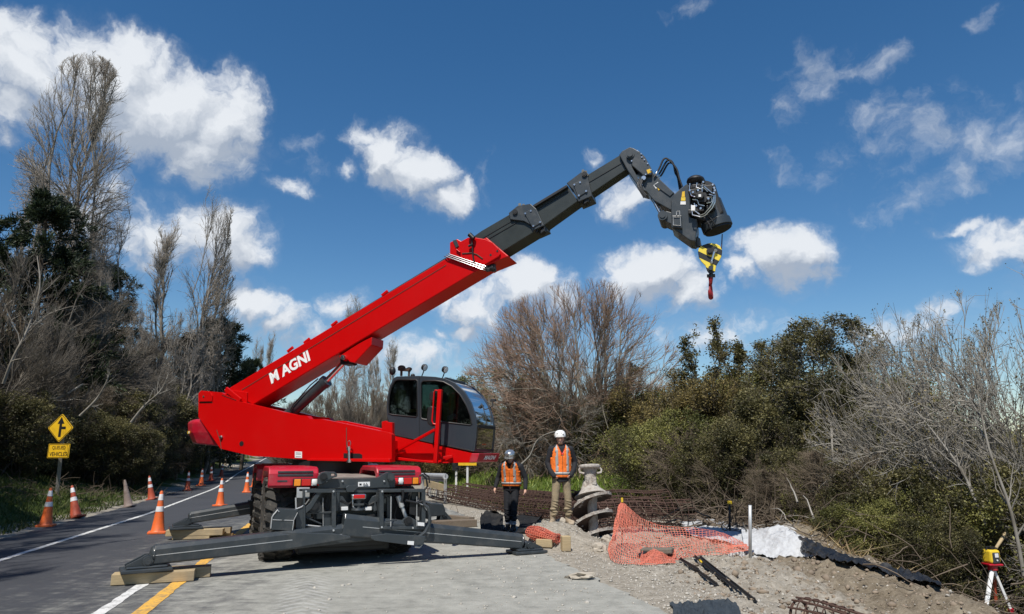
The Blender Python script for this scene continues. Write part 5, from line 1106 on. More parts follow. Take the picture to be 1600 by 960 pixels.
# ------------------------------------------------------------------ timber pads under the feet
def timber(c, size, X, label, group, m='timber', seed=0):
    r = random.Random(seed); X = Vector(X); c = Vector(c); mb = MB(); mb.box((0, 0, size[2] / 2), size)
    o = link('timber_sleeper', mb.mesh('timber_sleeper'), M[m], None, c); o.rotation_euler[2] = math.atan2(X.y, X.x)
    b = o.modifiers.new('bevel', 'BEVEL'); b.width = .006; b.segments = 2
    return tag(o, label, 'timber', group)
X1 = (G(275, 911) - G(172, 917)).normalized(); Y1 = Vector((-X1.y, X1.x, 0))
a = G(172, 917); gt = 'timber sleepers under the outrigger feet'
timber(a + X1 * .50 + Y1 * .12 + Z * .012, (1.0, .24, .135), X1, 'pale timber sleeper nearest the camera, under the front of the near left outrigger foot', gt)
timber(a + X1 * .68 + Y1 * .38 + Z * .012, (1.02, .24, .14), X1, 'pale timber sleeper behind the nearest one, reaching further right with a dark split end', gt)
X2 = Vector((math.cos(R(13)), math.sin(R(13)), 0)); Y2 = Vector((-X2.y, X2.x, 0)); b_ = G(259, 845)
timber(b_ + X2 * .46 + Y2 * .12 + Z * .012, (.70, .22, .065), X2, 'short lower timber packing beneath the far left outrigger pad', gt)
timber(b_ + X2 * .95 + Y2 * .45 + Z * .012, (.5, .2, .065), X2, 'lower timber packing at the right end of the far left outrigger pad', gt)
timber(b_ + X2 * .52 + Y2 * .13 + Z * .078, (1.08, .25, .12), X2, 'pale upper timber sleeper in front on the far left outrigger pad', gt)
timber(b_ + X2 * .60 + Y2 * .42 + Z * .078, (1.12, .25, .12), X2, 'pale upper timber sleeper at the back of the far left outrigger pad', gt)
# dark long timbers and dark bits right of the machine
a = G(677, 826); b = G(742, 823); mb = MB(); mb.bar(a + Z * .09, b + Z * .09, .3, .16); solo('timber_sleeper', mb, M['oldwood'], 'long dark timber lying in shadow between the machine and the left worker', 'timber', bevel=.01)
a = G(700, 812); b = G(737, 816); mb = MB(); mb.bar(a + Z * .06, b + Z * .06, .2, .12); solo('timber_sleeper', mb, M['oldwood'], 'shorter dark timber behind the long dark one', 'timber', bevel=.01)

# ------------------------------------------------------------------ traffic cones
def make_cone(kind, label, group):
    body, band = kind; root = empty('traffic_cone', (0, 0, 0), label, 'traffic cone', group)
    mb = MB(); pts = [(-.19, -.16), (-.16, -.19), (.16, -.19), (.19, -.16), (.19, .16), (.16, .19), (-.16, .19), (-.19, .16)]
    mb.prism([Vector((x, y, 0)) for x, y in pts], Z * .045); part('cone_base', mb, M[body], root, .008)
    H = .90; rr = lambda z: .135 - (.135 - .030) * (z - .045) / (H - .045)
    mb = MB(); mb.lathe([(.15, .045), (rr(.06), .07), (rr(.3), .3), (rr(.6), .6), (rr(H - .02), H - .02), (.024, H), (.012, H)], (0, 0, 0), Z, 28); part('cone_body', mb, M[body], root)
    for a, b in ((.46, .57), (.70, .83)):
        mb = MB(); mb.lathe([(rr(a) + .0015, a), (rr(a) + .004, a + .002), (rr(b) + .004, b - .002), (rr(b) + .0015, b)], (0, 0, 0), Z, 28); part('reflective_band', mb, M[band], root)
    return root
KN = ('orange', 'band'); KO = ('orangeold', 'band'); KG = ('greycone', 'greycone')
cones = [ # px, py, kind, tilt, label, group
 (246, 834, KN, (0, 0), 'bright orange cone beside the far left outrigger pad, largest of all'),
 (343.5, 791, KN, (0, 0), 'reddish orange cone standing behind the middle of the far left outrigger beam'),
 (385, 770, KN, (0, 0), 'first of three orange cones on the road just left of the crane wheel'),
 (396.7, 762, KN, (0, 0), 'middle one of three orange cones on the road left of the crane wheel'),
 (411.3, 757, KN, (0, 0), 'orange cone half hidden by the crane wheel, last of the three on the road'),
 (71.5, 823, KN, (0, 0), 'orange cone with dirty bands at the verge below the yellow sign'),
 (119, 810, KO, (-5, 18), 'dull orange cone leaning left at the verge, right of the yellow sign'),
 (201, 793, KG, (0, 15), 'mud covered grey cone tilted on the left verge'),
 (237, 781, KO, (4, 10), 'dark faded orange cone in deep shade above the grey cone'),
 (292.5, 767, KO, (0, 0), 'faded orange cone at the left road edge under the counterweight'),
 (314, 760.5, KN, (0, 0), 'clean orange cone at the left road edge, second under the counterweight'),
 (329.5, 754.5, KO, (0, 3), 'small dull cone at the left road edge, third under the counterweight'),
 (345, 750, KO, (0, -3), 'small dark cone farthest along the left road edge')]
protos = {}
for (px, py, k, tl, lab) in cones:
    if k not in protos: c = make_cone(k, lab, 'traffic cones along the road'); protos[k] = c
    else: c = copy_tree(protos[k]); c['label'] = lab
    p = G(px, py); p.z = max(.006, gzf(p.x, p.y) + .0); c.location = p
    if px < 240 and px > 60: c.location.z = gzf(p.x, p.y) + .004
    c.rotation_euler = (R(tl[0]), R(-tl[1]), R(random.Random(px).uniform(-25, 25) if tl == (0, 0) else 0))
# ------------------------------------------------------------------ signs
def sgn(name, lab, loc, top, cat='road sign'): return empty(name, loc, lab, cat)
sx = DT(85, 768, 22.0); sx.z = gzf(sx.x, sx.y); sg = sgn('road_sign', 'yellow diamond merge arrow sign above a yellow QUEUED VEHICLES plate on the left verge', sx, 0)
dc = DT(94.5, 669, 21.8); SXv = Vector((math.cos(R(-8)), math.sin(R(-8)), 0)); SN = Vector((-SXv.y, SXv.x, 0)) * -1  # faces the camera
mb = MB(); mb.bar(sx - Z * .4 - SN * .14, dc + Z * .2 - SN * .10, .10, .07); part('sign_post', mb, M['postwood'], sg, .004)
hd = (DT(119, 670, 21.8) - DT(70, 670, 21.8)).length / 2
def rdiamond(r, k=.08):
    pts = []
    for a in (0, 90, 180, 270):
        d = (SXv * math.cos(R(a)) + Z * math.sin(R(a))); e = (SXv * math.cos(R(a + 90)) + Z * math.sin(R(a + 90)))
        pts += [dc + d * r * (1 - k) - e * r * k, dc + d * r * (1 - k * .4), dc + d * r * (1 - k) + e * r * k]
    return pts
mb = MB(); mb.prism(rdiamond(hd * .90), -SN * .02); dm = part('sign_plate', mb, M['signyellow'], sg); dm['label'] = 'yellow diamond plate'
mb = MB(); o_ = [p + SN * .002 for p in rdiamond(hd * .86)]; i_ = [dc + (p - dc) * .955 for p in o_]; mb.prism(o_, SN * .002, holes=[[dc + SN * .002 + (p - dc - SN * .002) * .955 for p in o_]]); part('border', mb, M['signblack'], dm)
def S2(x, y, h=.003): return dc + SXv * x * hd * .9 + Z * y * hd * .9 + SN * h
mb = MB(); mb.prism([S2(-.10, -.62), (S2(.10, -.62)), S2(.10, -.08), S2(.42, -.08), S2(.42, .10), S2(.10, .10), S2(.10, .30), S2(.27, .30), S2(0, .78), S2(-.27, .30), S2(-.10, .30)], SN * .002); part('arrow', mb, M['signblack'], dm)
pc = DT(91.5, 705, 21.8 * (dc.y / DT(91.5, 705, 21.8).y)); pw = (DT(110, 705, 21.8) - DT(73, 705, 21.8)).length / 2; ph = (DT(91, 694, 21.8) - DT(91, 715.5, 21.8)).length / 2
def PR(x, y, h=0.0): return pc + SXv * x * pw + Z * y * ph + SN * h
mb = MB(); mb.prism([PR(-1, -1), PR(1, -1), PR(1, 1), PR(-1, 1)], -SN * .02); pl_ = part('sign_plate', mb, M['signyellow'], sg, .003); pl_['label'] = 'yellow rectangular plate reading QUEUED VEHICLES'
mb = MB(); mb.prism([PR(-.96, -.94, .002), PR(.96, -.94, .002), PR(.96, .94, .002), PR(-.96, .94, .002)], SN * .002, holes=[[PR(-.92, -.88, .002), PR(.92, -.88, .002), PR(.92, .88, .002), PR(-.92, .88, .002)]]); part('border', mb, M['signblack'], pl_)
mb = MB(); put_text(mb, 'QUEUED', PR(-.62, .14), PR(.62, .14), PR(-.62, .72), SN * .004, .01); put_text(mb, 'VEHICLES', PR(-.82, -.72), PR(.82, -.72), PR(-.82, -.14), SN * .004, .01); part('lettering', mb, M['signblack'], pl_)
# yellow board seen under the crane nose and a second back-to-front board
def small_sign(px, pyb, ptop, t, w, h, lab, m, mp):
    g = DT(px, pyb, t); r = sgn('road_sign', lab, Vector((g.x, g.y, gzf(g.x, g.y))), 0); top = DT(px, ptop, t)
    mb = MB(); mb.bar(Vector((g.x, g.y, gzf(g.x, g.y) - .2)), top, .08, .08); part('sign_post', mb, M[mp], r)
    mb = MB(); mb.box(top + Z * h * .3 - Vector((0, .05, 0)), (w, .03, h)); pp = part('sign_plate', mb, M[m], r, .004)
    return r, pp, top + Z * h * .3 - Vector((0, .05, 0))
r_, pp, tc_ = small_sign(730.5, 760, 724, 27, .72, .46, 'yellow rectangular sign on a white post partly hidden by the crane nose', 'signyellow', 'white')
mb = MB(); mb.box(tc_ + Vector((0, -.018, -.09)), (.6, .004, .05)); part('print', mb, M['signblack'], pp)
small_sign(713, 752, 733, 29, .34, .30, 'small dark sign on a pale post left of the yellow one behind the crane nose', 'black', 'white')
# ------------------------------------------------------------------ guardrail by the bank, and a distant barrier on the left
gr = empty('guardrail', G(680, 784), 'short end of a steel guardrail with white posts on the right of the road', 'guardrail')
pp_ = [(661, 773, 745), (672, 777, 748), (683, 780.5, 751), (696, 786, 747.5)]
tops = []
for k, (x, y, yt) in enumerate(pp_):
    g = G(x, y); t = (g - Vector((0, 0, CAM_H))).length; d = ray(x, y); tt = g.y / d.y; top = DT(x, yt, tt); g.z = gzf(g.x, g.y) - .1; tops.append((g, top)); mb = MB(); mb.bar(g, top, .11, .11, (0, 1, 0)); part('post', mb, M['galv'], gr, .004)
mb = MB(); a, b = tops[0][1] - Z * .0, tops[3][1] + Z * .02; a = a + (a - b) * .1; e = Vector((0, -.09, 0)); pts = [Vector((0, 0, z)) + e * d for z, d in ((.15, .2), (.10, 1), (.05, 1), (0, .2), (-.05, 1), (-.10, 1), (-.15, .2))]
vs = [p + q for p in (a, b) for q in pts]; n = len(pts); mb.add(vs, [(i, i + 1, n + i + 1, n + i) for i in range(n - 1)]); rl = part('rail', mb, M['galv'], gr); sm = rl.modifiers.new('thick', 'SOLIDIFY'); sm.thickness = .006
mb = MB(); a, b = DT(664, 754.5, 25.5), DT(692, 762, 23.8); mb.bar(a, b, .06, .22); part('timber_rail', mb, M['timber'], gr)
mb = MB(); mb.tube(tops[0][1] + Z * .05, tops[3][1] + Z * .06, .10, n=14); part('top_tube', mb, M['galv'], gr)
fb = empty('guardrail', Vector((-25, 52, gzf(-25, 52))), 'dark weathered barrier along the far left road edge under the counterweight', 'guardrail')
prev = None
for k in range(9):
    y = 50 + k * 3.2; x = xc(y) - 5.4 - .0; g = Vector((x, y, gzf(x, y))); mb = MB(); mb.bar(g, g + Z * 1.0, .14, .14, (0, 1, 0)); part('post', mb, M['oldwood'], fb)
    if prev:
        mb = MB(); mb.bar(prev + Z * .85, g + Z * .85, .06, .28); part('rail', mb, M['galv' if k > 3 else 'oldwood'], fb)
    prev = g

# ------------------------------------------------------------------ rebar cages
def cage(p0, p1, r, nb, label, group, sag=.0, seed=0, hoop=.22, rb=.011):
    rr = random.Random(seed); p0 = Vector(p0); p1 = Vector(p1); L_ = (p1 - p0).length; X = (p1 - p0).normalized(); S = Vector((X.y, -X.x, 0)).normalized(); U = X.cross(S); U = -U if U.z < 0 else U
    root = empty('rebar_cage', (p0 + p1) / 2 - Z * r, label, 'rebar cage', group)
    f = lambda t, a, rad: p0 + X * (L_ * t) + S * math.cos(a) * rad + U * math.sin(a) * rad * .94 + Z * (-sag * math.sin(math.pi * t) + .02 * math.sin(7 * t + seed))
    for k in range(nb):
        a = 2 * math.pi * k / nb + rr.uniform(-.05, .05); mb = MB(); mb.path([f(t, a + .03 * math.sin(5 * t + k), r * (1 + .015 * math.sin(40 * t + 2 * k))) for t in np.linspace(-.01, 1.01, 12)], rb * 1.3, 5); part('longitudinal_bar', mb, M['rust'], root)
    n = int(L_ / hoop)
    for k in range(n + 1):
        t = k / n; mb = MB(); big = k % 7 == 0; mb.path([f(t + rr.uniform(-.002, .002), a, r + .014 if not big else r - .03) for a in np.linspace(0, 2 * math.pi, 17)[:-1]], rb * (1.7 if big else .75), 4, closed=True); part('hoop', mb, M['rust'], root)
    return root
gc = 'rusty rebar cages laid along the berm'
def gl(px, py, r): p = G(px, py); p.z = gzf(p.x, p.y) + r; return p
cage(Vector((-3.0, 26.8, .28)), Vector((2.0, 17.0, .29)), .25, 12, 'long rusty rebar cage lying at the front of the bundle behind the left worker', gc, .04, 1)
cage(Vector((-2.4, 27.2, .30)), Vector((2.7, 17.5, .28)), .25, 12, 'long rusty rebar cage lying second in the bundle, nearer the grass', gc, .03, 2)
cage(Vector((-1.8, 27.6, .36)), Vector((3.4, 18.3, .28)), .25, 12, 'long rusty rebar cage at the back of the bundle against the grass', gc, .02, 3)
cage(Vector((-.6, 23.2, .52)), Vector((2.3, 17.6, .52)), .15, 12, 'rusty rebar cage stacked on top of the bundle behind the workers', gc, .05, 4)
cage(Vector((1.95, 16.55, .36)), Vector((4.25, 17.1, .34)), .33, 14, 'short open rusty rebar cage with thick rings right of the auger', gc, .0, 5, .17, .012)
cage(Vector((2.2, 17.6, .50)), Vector((3.9, 18.0, .50)), .33, 12, 'rusty cage end poking out behind the short open one', gc, .0, 6, .3)
a = G(1232, 962); cage(Vector((2.95, 7.55, .08)), Vector((3.75, 6.3, .05)), .17, 12, 'rusty rebar cage at the bottom edge in front of the brown soil', gc, .0, 7, .09, .009)

# ------------------------------------------------------------------ auger
ap = Vector((1.66, 14.5, .03)); au = empty('earth_auger', ap, 'large helical steel auger caked in concrete mud standing beside the right worker', 'auger')
tiltv = Vector((-.03, .12, 1)).normalized(); AXx = Vector((1, 0, .01)).normalized(); AXy = tiltv.cross(AXx)
def AU(x, y, z): return ap + AXx * x + AXy * y + tiltv * z
flv = Vector((-.19, .46, 1)).normalized(); FXx = Vector((1, 0, .19)).normalized(); FXy = flv.cross(FXx)
def AF(x, y, z): return ap + FXx * x + FXy * y + tiltv * z
mb = MB(); mb.tube(AU(0, 0, -.1), AU(0, 0, 1.05), .10, n=20); part('shaft', mb, M['mud'], au)
mb = MB(); mb.lathe([(.115, .72), (.12, .95), (.135, 1.05), (.125, 1.12), (.125, 1.30), (.155, 1.36), (.155, 1.40)], ap, tiltv, 20); part('coupling_neck', mb, M['mud'], au)
mb = MB(); mb.lathe([(.36, .0), (.30, .05), (.21, .13), (.15, .24), (.12, .32)], AF(0, 0, .84), (flv + tiltv * .6).normalized(), 22); part('mud_cap', mb, M['mud'], au)
mb = MB(); mb.lathe([(.19, 1.38), (.225, 1.395), (.23, 1.44), (.20, 1.465), (.05, 1.47)], ap, tiltv, 28); part('coupling_flange', mb, M['mud'], au, .01)
mb = MB()
for s in (-1, 1): mb.path([AU(s * .19, -.06, 1.40), AU(s * .235, -.08, 1.36), AU(s * .22, -.1, 1.30), AU(s * .13, -.12, 1.28)], .022, 6)
part('lifting_ear', mb, M['mud'], au)
mb = MB(); mb.box(AU(.06, -.13, 1.13), (.09, .07, .16)); mb.box(AU(-.07, -.12, 1.12), (.05, .06, .2)); part('drive_key', mb, M['mud'], au, .01)
# helix: upper face muddy, underside dark
RAD = .42; PIT = .345; n = 140; z0 = -.06; z1 = 1.0; a0 = R(150)
top = []; bot = []
for i in range(n + 1):
    z = z0 + (z1 - z0) * i / n; a = a0 + 2 * math.pi * (z - z0) / PIT; rad = RAD * (1 - .0 * i / n)
    for r_, dz in ((.09, .02), (rad * .6, .0), (rad, -.02)):
        # clockwise when seen from above so that the flights rise to the right in front
        top.append(AF(math.cos(a) * r_, math.sin(a) * r_, z + dz)); bot.append(AF(math.cos(a) * r_, math.sin(a) * r_, z + dz - (.02 if r_ < rad * .8 else .055)))
mb = MB(); fs = [(i * 3 + k, i * 3 + k + 1, i * 3 + k + 4, i * 3 + k + 3) for i in range(n) for k in range(2)]
mb.add(bot, [f[::-1] for f in fs], 0, True); rim = [(i * 3 + 2, i * 3 + 5) for i in range(n)]
m_ = len(bot); part('flight_underside', mb, M['augerdark'], au)
mb = MB(); mb.add(bot + [p + tiltv * .003 for p in top], [(a, b, b + m_, a + m_) for a, b in rim], 0, False); mb.add([p + tiltv * .003 for p in top], fs, 0, True); part('flight', mb, M['mud'], au)
mb = MB(); ca = AU(-.12, -.08, .86); mb.prism([AU(-.1, -.02, .86), AU(-.52, -.10, .96), AU(-.50, .06, .96), AU(-.1, .10, .88)], tiltv * .03); part('top_blade', mb, M['augerdark'], au, .004)
rr = np.random.RandomState(4); i_ = rr.randint(0, n, 520); cl = np.array([list(Vector(top[i * 3 + 1]).lerp(Vector(top[i * 3 + 2]), rr.uniform(-.2, 1))) for i in i_])
rocks = scatter_rocks('mud_clods', cl - np.array(ap), rr.gamma(2, .008, len(cl)) + .006, M['mud'], None, 9); rocks.parent = au; rocks.name = 'mud_clods'

# ------------------------------------------------------------------ orange netting
def catmull(pts, n):
    out = []; m = len(pts)
    for i in range(m - 1):
        p0, p1, p2, p3 = [np.array(pts[j]) for j in (max(i - 1, 0), i, i + 1, min(i + 2, m - 1))]
        for t in np.linspace(0, 1, n, endpoint=False): out.append(.5 * ((2 * p1) + (p2 - p0) * t + (2 * p0 - 5 * p1 + 4 * p2 - p3) * t * t + (3 * p1 - p0 - 3 * p2 + p3) * t ** 3))
    out.append(np.array(pts[-1])); return np.array(out)
def net(name, cols, nu, nv, label, bulge=.0, seed=1, r=.0058, floor=.015):
    """cols: (top point, mid point, bottom point) per column"""
    tops_ = catmull([list(c[0]) for c in cols], nu); mids = catmull([list(c[1]) for c in cols], nu); bots = catmull([list(c[2]) for c in cols], nu)
    rg = np.random.RandomState(seed); nuu = len(tops_); v = np.linspace(0, 1, nv)[None, :, None]
    Pn = (1 - v) * (1 - 2 * v) * tops_[:, None] * 1 + 4 * v * (1 - v) * mids[:, None] + v * (2 * v - 1) * bots[:, None]
    uu = np.arange(nuu)[:, None] * .23; vv = np.arange(nv)[None, :] * .35
    Pn = Pn + np.stack([.012 * np.sin(uu * 1.3 + vv * 2), .012 * np.cos(uu + vv * 1.1), .016 * np.sin(uu * 2.1 + vv * .9) + .01 * np.sin(uu * .7 - vv * 1.7)], -1) * np.minimum(1, np.minimum(v, 1 - v) * 5) + rg.normal(0, .004, Pn.shape)
    g = gz(Pn[..., 0], Pn[..., 1]) + floor; Pn[..., 2] = np.maximum(Pn[..., 2], g)
    V = []; F = []; b = 0
    for lines in (Pn, Pn.transpose(1, 0, 2)):
        N_, K, _ = lines.shape; d = np.gradient(lines, axis=1); d /= np.linalg.norm(d, axis=2, keepdims=True) + 1e-9
        up = np.array([.3, -.5, .8]); s = np.cross(d, up); s /= np.linalg.norm(s, axis=2, keepdims=True); w = np.cross(s, d)
        rings = np.stack([lines + s * r, lines - s * r * .5 + w * r * .6, lines - s * r * .5 - w * r * .6], 2)
        i = (np.arange(N_)[:, None, None] * K * 3 + np.arange(K - 1)[None, :, None] * 3 + np.arange(3)[None, None, :]); j = (np.arange(N_)[:, None, None] * K * 3 + np.arange(K - 1)[None, :, None] * 3 + (np.arange(3)[None, None, :] + 1) % 3)
        F.append(np.stack([i, j, j + 3, i + 3], -1).reshape(-1, 4) + b); V.append(rings.reshape(-1, 3)); b += N_ * K * 3
    V = np.concatenate(V); F = np.concatenate(F); o = V.mean(0); o[2] = V[:, 2].min()
    ob = link(name, np_mesh(name, V - o, F), M['netting'], None, Vector(o)); return tag(ob, label, 'safety netting')
def gp(px, py, dz=.02):
    d = ray(px, py); lo = 5.0; t = 5.0
    while t < 60:
        q = Vector((0, 0, CAM_H)) + d * t
        if q.z < gzf(q.x, q.y): break
        t += .1
    return Vector((q.x, q.y, gzf(q.x, q.y) + dz))
cl = []
for (tx, ty, tt, bx, by, sg_) in ((966, 792, 13.2, 950, 862, -.1), (972, 785, 13.2, 958, 882, -.05), (983, 794, 13.2, 990, 886, -.28), (1004, 811, 13.3, 1022, 886, -.32), (1035, 822, 13.4, 1052, 880, -.2), (1075, 825, 13.4, 1088, 872, -.1), (1125, 832, 13.1, 1130, 868, -.04), (1166, 850, 12.5, 1172, 871, 0)):
    a = DT(tx, ty, tt); b = gp(bx, by); m_ = (a + b) / 2 + Z * sg_ * .6; m_.z = max(m_.z, gzf(m_.x, m_.y) + .02); cl.append((a, m_, b))
net('safety_netting', cl, 9, 20, 'orange plastic mesh draped from a stake and spread over the ground right of the auger')
# crumpled end of the netting in front
cl = [(gp(1000 + k * 14, 868 + 2 * math.sin(k * 2), .10), gp(1003 + k * 13, 876, .05 + .05 * math.sin(k)), gp(1000 + k * 14, 887 - k * 1.2, .02)) for k in range(5)]
net('safety_netting', cl, 10, 12, 'crumpled heap of orange mesh at the foot of the netting', seed=5)
cl = [(gp(1172 + k * 4, 853, .2), gp(1172 + k * 4, 862, .1), gp(1172 + k * 4, 870, .03)) for k in range(-2, 2)]
# roll of orange mesh
ra = gp(834, 846, .15); rb_ = gp(868, 854, .14); Xr = (rb_ - ra).normalized(); Sr = Vector((Xr.y, -Xr.x, 0)).normalized()
rl = empty('netting_roll', (ra + rb_) / 2 - Z * .17, 'crushed roll of orange plastic mesh lying at the tip of the right outrigger', 'netting roll')
V = []; mb = MB(); rr = random.Random(3)
for layer in range(3):
    rad = .17 - layer * .04; L_ = (rb_ - ra).length + .14; n1, n2 = 15, 16
    for k in range(n1):
        t = k / (n1 - 1); mb.path([ra - Xr * .08 + Xr * L_ * t + Sr * math.cos(a) * rad * (1.15 + .1 * math.sin(3 * t + layer)) + Z * (math.sin(a) * rad * (.55 + .2 * math.sin(5 * t + layer * 2)) - .04 + rr.uniform(-.010, .010)) for a in np.linspace(0, 2 * math.pi, 18)[:-1]], .006, 3, closed=True)
    for k in range(n2):
        a = 2 * math.pi * k / n2; mb.path([ra - Xr * .08 + Xr * L_ * t + Sr * math.cos(a) * rad * (1.15 + .1 * math.sin(3 * t + layer)) + Z * (math.sin(a) * rad * (.55 + .2 * math.sin(5 * t + layer * 2)) - .04) for t in np.linspace(0, 1, 9)], .008, 3)
part('rolled_mesh', mb, M['netting'], rl)

def blockish(c, size, ang, lab, m='timber', cat='timber block', tilt=0):
    mb = MB(); mb.box((0, 0, size[2] / 2), size); o = link('timber_block', mb.mesh('timber_block'), M[m], None, c); o.rotation_euler = (R(tilt), 0, R(ang)); b = o.modifiers.new('bevel', 'BEVEL'); b.width = .012; b.segments = 2; return tag(o, lab, cat)
blockish(gp(851, 857, 0), (.30, .14, .14), -14, 'pale timber block lying against the orange mesh roll')
blockish(gp(884, 863, 0), (.16, .15, .26), 12, 'pale timber block standing on end right of the orange mesh roll')
# stakes
def stake(px, py, ptop, r, m, lab, cap=None, capm='yellow', t=None, lean=0):
    g = gp(px, py, -.1) if t is None else DT(px, py, t); d = ray(px, py); tt = g.y / d.y if t is None else t; top = DT(px + lean, ptop, tt)
    root = empty('stake', Vector((g.x, g.y, g.z + .1)), lab, 'stake'); mb = MB(); mb.tube(Vector((g.x, g.y, g.z - .05)), top, r, n=8); part('shaft', mb, M[m], root)
    if cap: mb = MB(); mb.tube(top - Z * cap, top + Z * .012, r * 1.9, r * 1.8, n=12); part('safety_cap', mb, M[capm], root)
    return root
stake(972, 852, 779, .012, 'rust', 'thin steel stake with a pale yellow cap holding up the orange netting', .07, t=13.2)
stake(1172, 873, 790, .030, 'galv', 'grey metal post standing at the right end of the orange netting', t=11.7)
stake(1140, 838, 784, .026, 'black', 'black post with yellow marks between the bushes and the white cloth', .05, t=14.6)
stake(1145, 800, 757, .03, 'oldwood', 'weathered wooden stake with a yellow band standing among dead branches', .04, t=17.5)
stake(1227, 858, 822, .03, 'galv', 'short grey pipe with a bright yellow cap beside the white heap', .07, t=13.6)
stake(1136, 925, 902, .022, 'black', 'short black peg in the gravel beside the black rods', t=9.3)
# black steel pickets
gk = 'black steel rods lying on the gravel'
for k, (x0_, y0_, x1_, y1_, z_, lab) in enumerate(((1063, 879, 1092, 897, .04, 'short black steel rod farthest left in the loose bundle'), (1076, 885, 1121, 917, .03, 'black steel rod second from the left in the loose bundle'), (1086, 880, 1135, 915, .05, 'black steel rod with a yellow patch in the middle of the bundle'),
                                      (1094, 877, 1181, 947, .04, 'longest black steel rod on the right side of the bundle'), (1097, 883, 1150, 929, .06, 'black steel rod lying on top of the longest one'))):
    a, b = gp(x0_, y0_, z_), gp(x1_, y1_, z_ - .01); mb = MB(); up = Z
    for an in (90, 210, 330): X_ = (b - a).normalized(); S_ = Vector((X_.y, -X_.x, 0)).normalized(); o_ = S_ * math.cos(R(an)) * .012 + Z * math.sin(R(an)) * .012; mb.bar(a + o_, b + o_, .010 if an == 90 else .026, .026 if an == 90 else .010)
    s = solo('steel_rod', mb, M['black'], lab, 'steel rod', gk)
    if k == 2: mb = MB(); q = a.lerp(b, .2); mb.tube(q, a.lerp(b, .29), .022, n=8); part('yellow_tape', mb, M['yellow'], s)
# concrete slab on the netting, lump of clay, tarps
mb = MB(); a = gp(1003, 872, .06); b = gp(1052, 872, .08); X_ = (b - a).normalized(); mb.box((a + b) / 2 + Z * .02, ((b - a).length, .22, .09), X_ + Vector((0, 0, .02)), None, None); sl = solo('concrete_slab', mb, M['block'], 'grey brown slab lying on the crumpled orange netting', 'slab', bevel=.02)
mb = MB(); mb.bar(gp(998, 876, .05), gp(1010, 872, .08), .08, .04); solo('board_offcut', mb, M['black'], 'small black offcut beside the slab on the netting', 'board')
def lump(name, c, r, m, lab, cat, seed=0, sq=(1, 1, 1), k=.35):
    bm = bmesh.new(); bmesh.ops.create_icosphere(bm, subdivisions=3, radius=1); rg = random.Random(seed); import mathutils
    for v in bm.verts:
        n_ = mathutils.noise.noise(v.co * 1.6 + Vector((seed * 7.1, 0, 0))) * k + mathutils.noise.noise(v.co * 4 + Vector((seed, 3, 0))) * k * .4; v.co *= (1 + n_); v.co = Vector((v.co.x * r * sq[0], v.co.y * r * sq[1], (v.co.z + .5) * r * sq[2]))
    me = bpy.data.meshes.new(name); bm.to_mesh(me); bm.free(); o = link(name, me, M[m], None, c); return tag(o, lab, cat)
lump('clay_lump', gp(911, 907, .02), .11, 'boulder', 'pale broken lump of clay on the road edge', 'clay lump', 2, (1.5, .8, .55), .9)
lump('clay_lump', gp(891, 905, -.02), .07, 'block', 'small dark lump left of the pale clay lump', 'clay lump', 5, (1.3, .8, .6), .6)
for k, (x, y, s, lab) in enumerate(((877, 801.5, .12, 'squarish stone between the boots of the right worker'), (936, 862, .13, 'pale stone lump right of the auger foot'), (716, 893, .03, 'small stone on the dusty road below the crane'), (622, 890, .025, 'tiny stone on the road left of the small one'), (948, 846, .10, 'flat pale stone tucked against the auger'))):
    lump('stone', Vector((DT(877, 812, 13.7).x, DT(877, 812, 13.7).y, gzf(DT(877, 812, 13.7).x, DT(877, 812, 13.7).y))) if k == 0 else gp(x, y, -.02), s, 'boulder', lab, 'stone', 11 + k, (1, .9, .9), .4)

def sheet(name, cols, label, cat, m, nu=10, nv=16, amp=.04, seed=0, thick=.004, floor=.01, fq=1.0):
    import mathutils
    A = [catmull([list(c[j]) for c in cols], nu) for j in range(len(cols[0]))]; K = len(A); nuu = len(A[0]); Pn = []
    for i in range(nuu): Pn.append(catmull([A[j][i] for j in range(K)], max(2, nv // (K - 1))))
    Pn = np.array(Pn); nvv = Pn.shape[1]
    for i in range(nuu):
        for j in range(nvv):
            p = Vector(Pn[i, j]); s = mathutils.noise.noise(Vector((p.x * 2.6 * fq, p.y * 2.6 * fq, seed))) + .6 * mathutils.noise.noise(Vector((p.x * 7 * fq, p.y * 7 * fq, seed + 5))) + .35 * mathutils.noise.noise(p * 17 * fq)
            Pn[i, j, 2] += abs(s) * amp * 1.6; g = gzf(p.x, p.y) + floor; Pn[i, j, 2] = max(Pn[i, j, 2], g + max(0, s) * amp * .8)
    V = Pn.reshape(-1, 3); i = np.arange(nvv - 1)[None, :] + np.arange(nuu - 1)[:, None] * nvv; F = np.stack([i, i + 1, i + nvv + 1, i + nvv], -1).reshape(-1, 4)
    o = V.mean(0); o[2] = V[:, 2].min(); ob = link(name, np_mesh(name, V - o, F, smooth=True), M[m], None, Vector(o)); s_ = ob.modifiers.new('thick', 'SOLIDIFY'); s_.thickness = thick; s_.offset = 1; return tag(ob, label, cat)
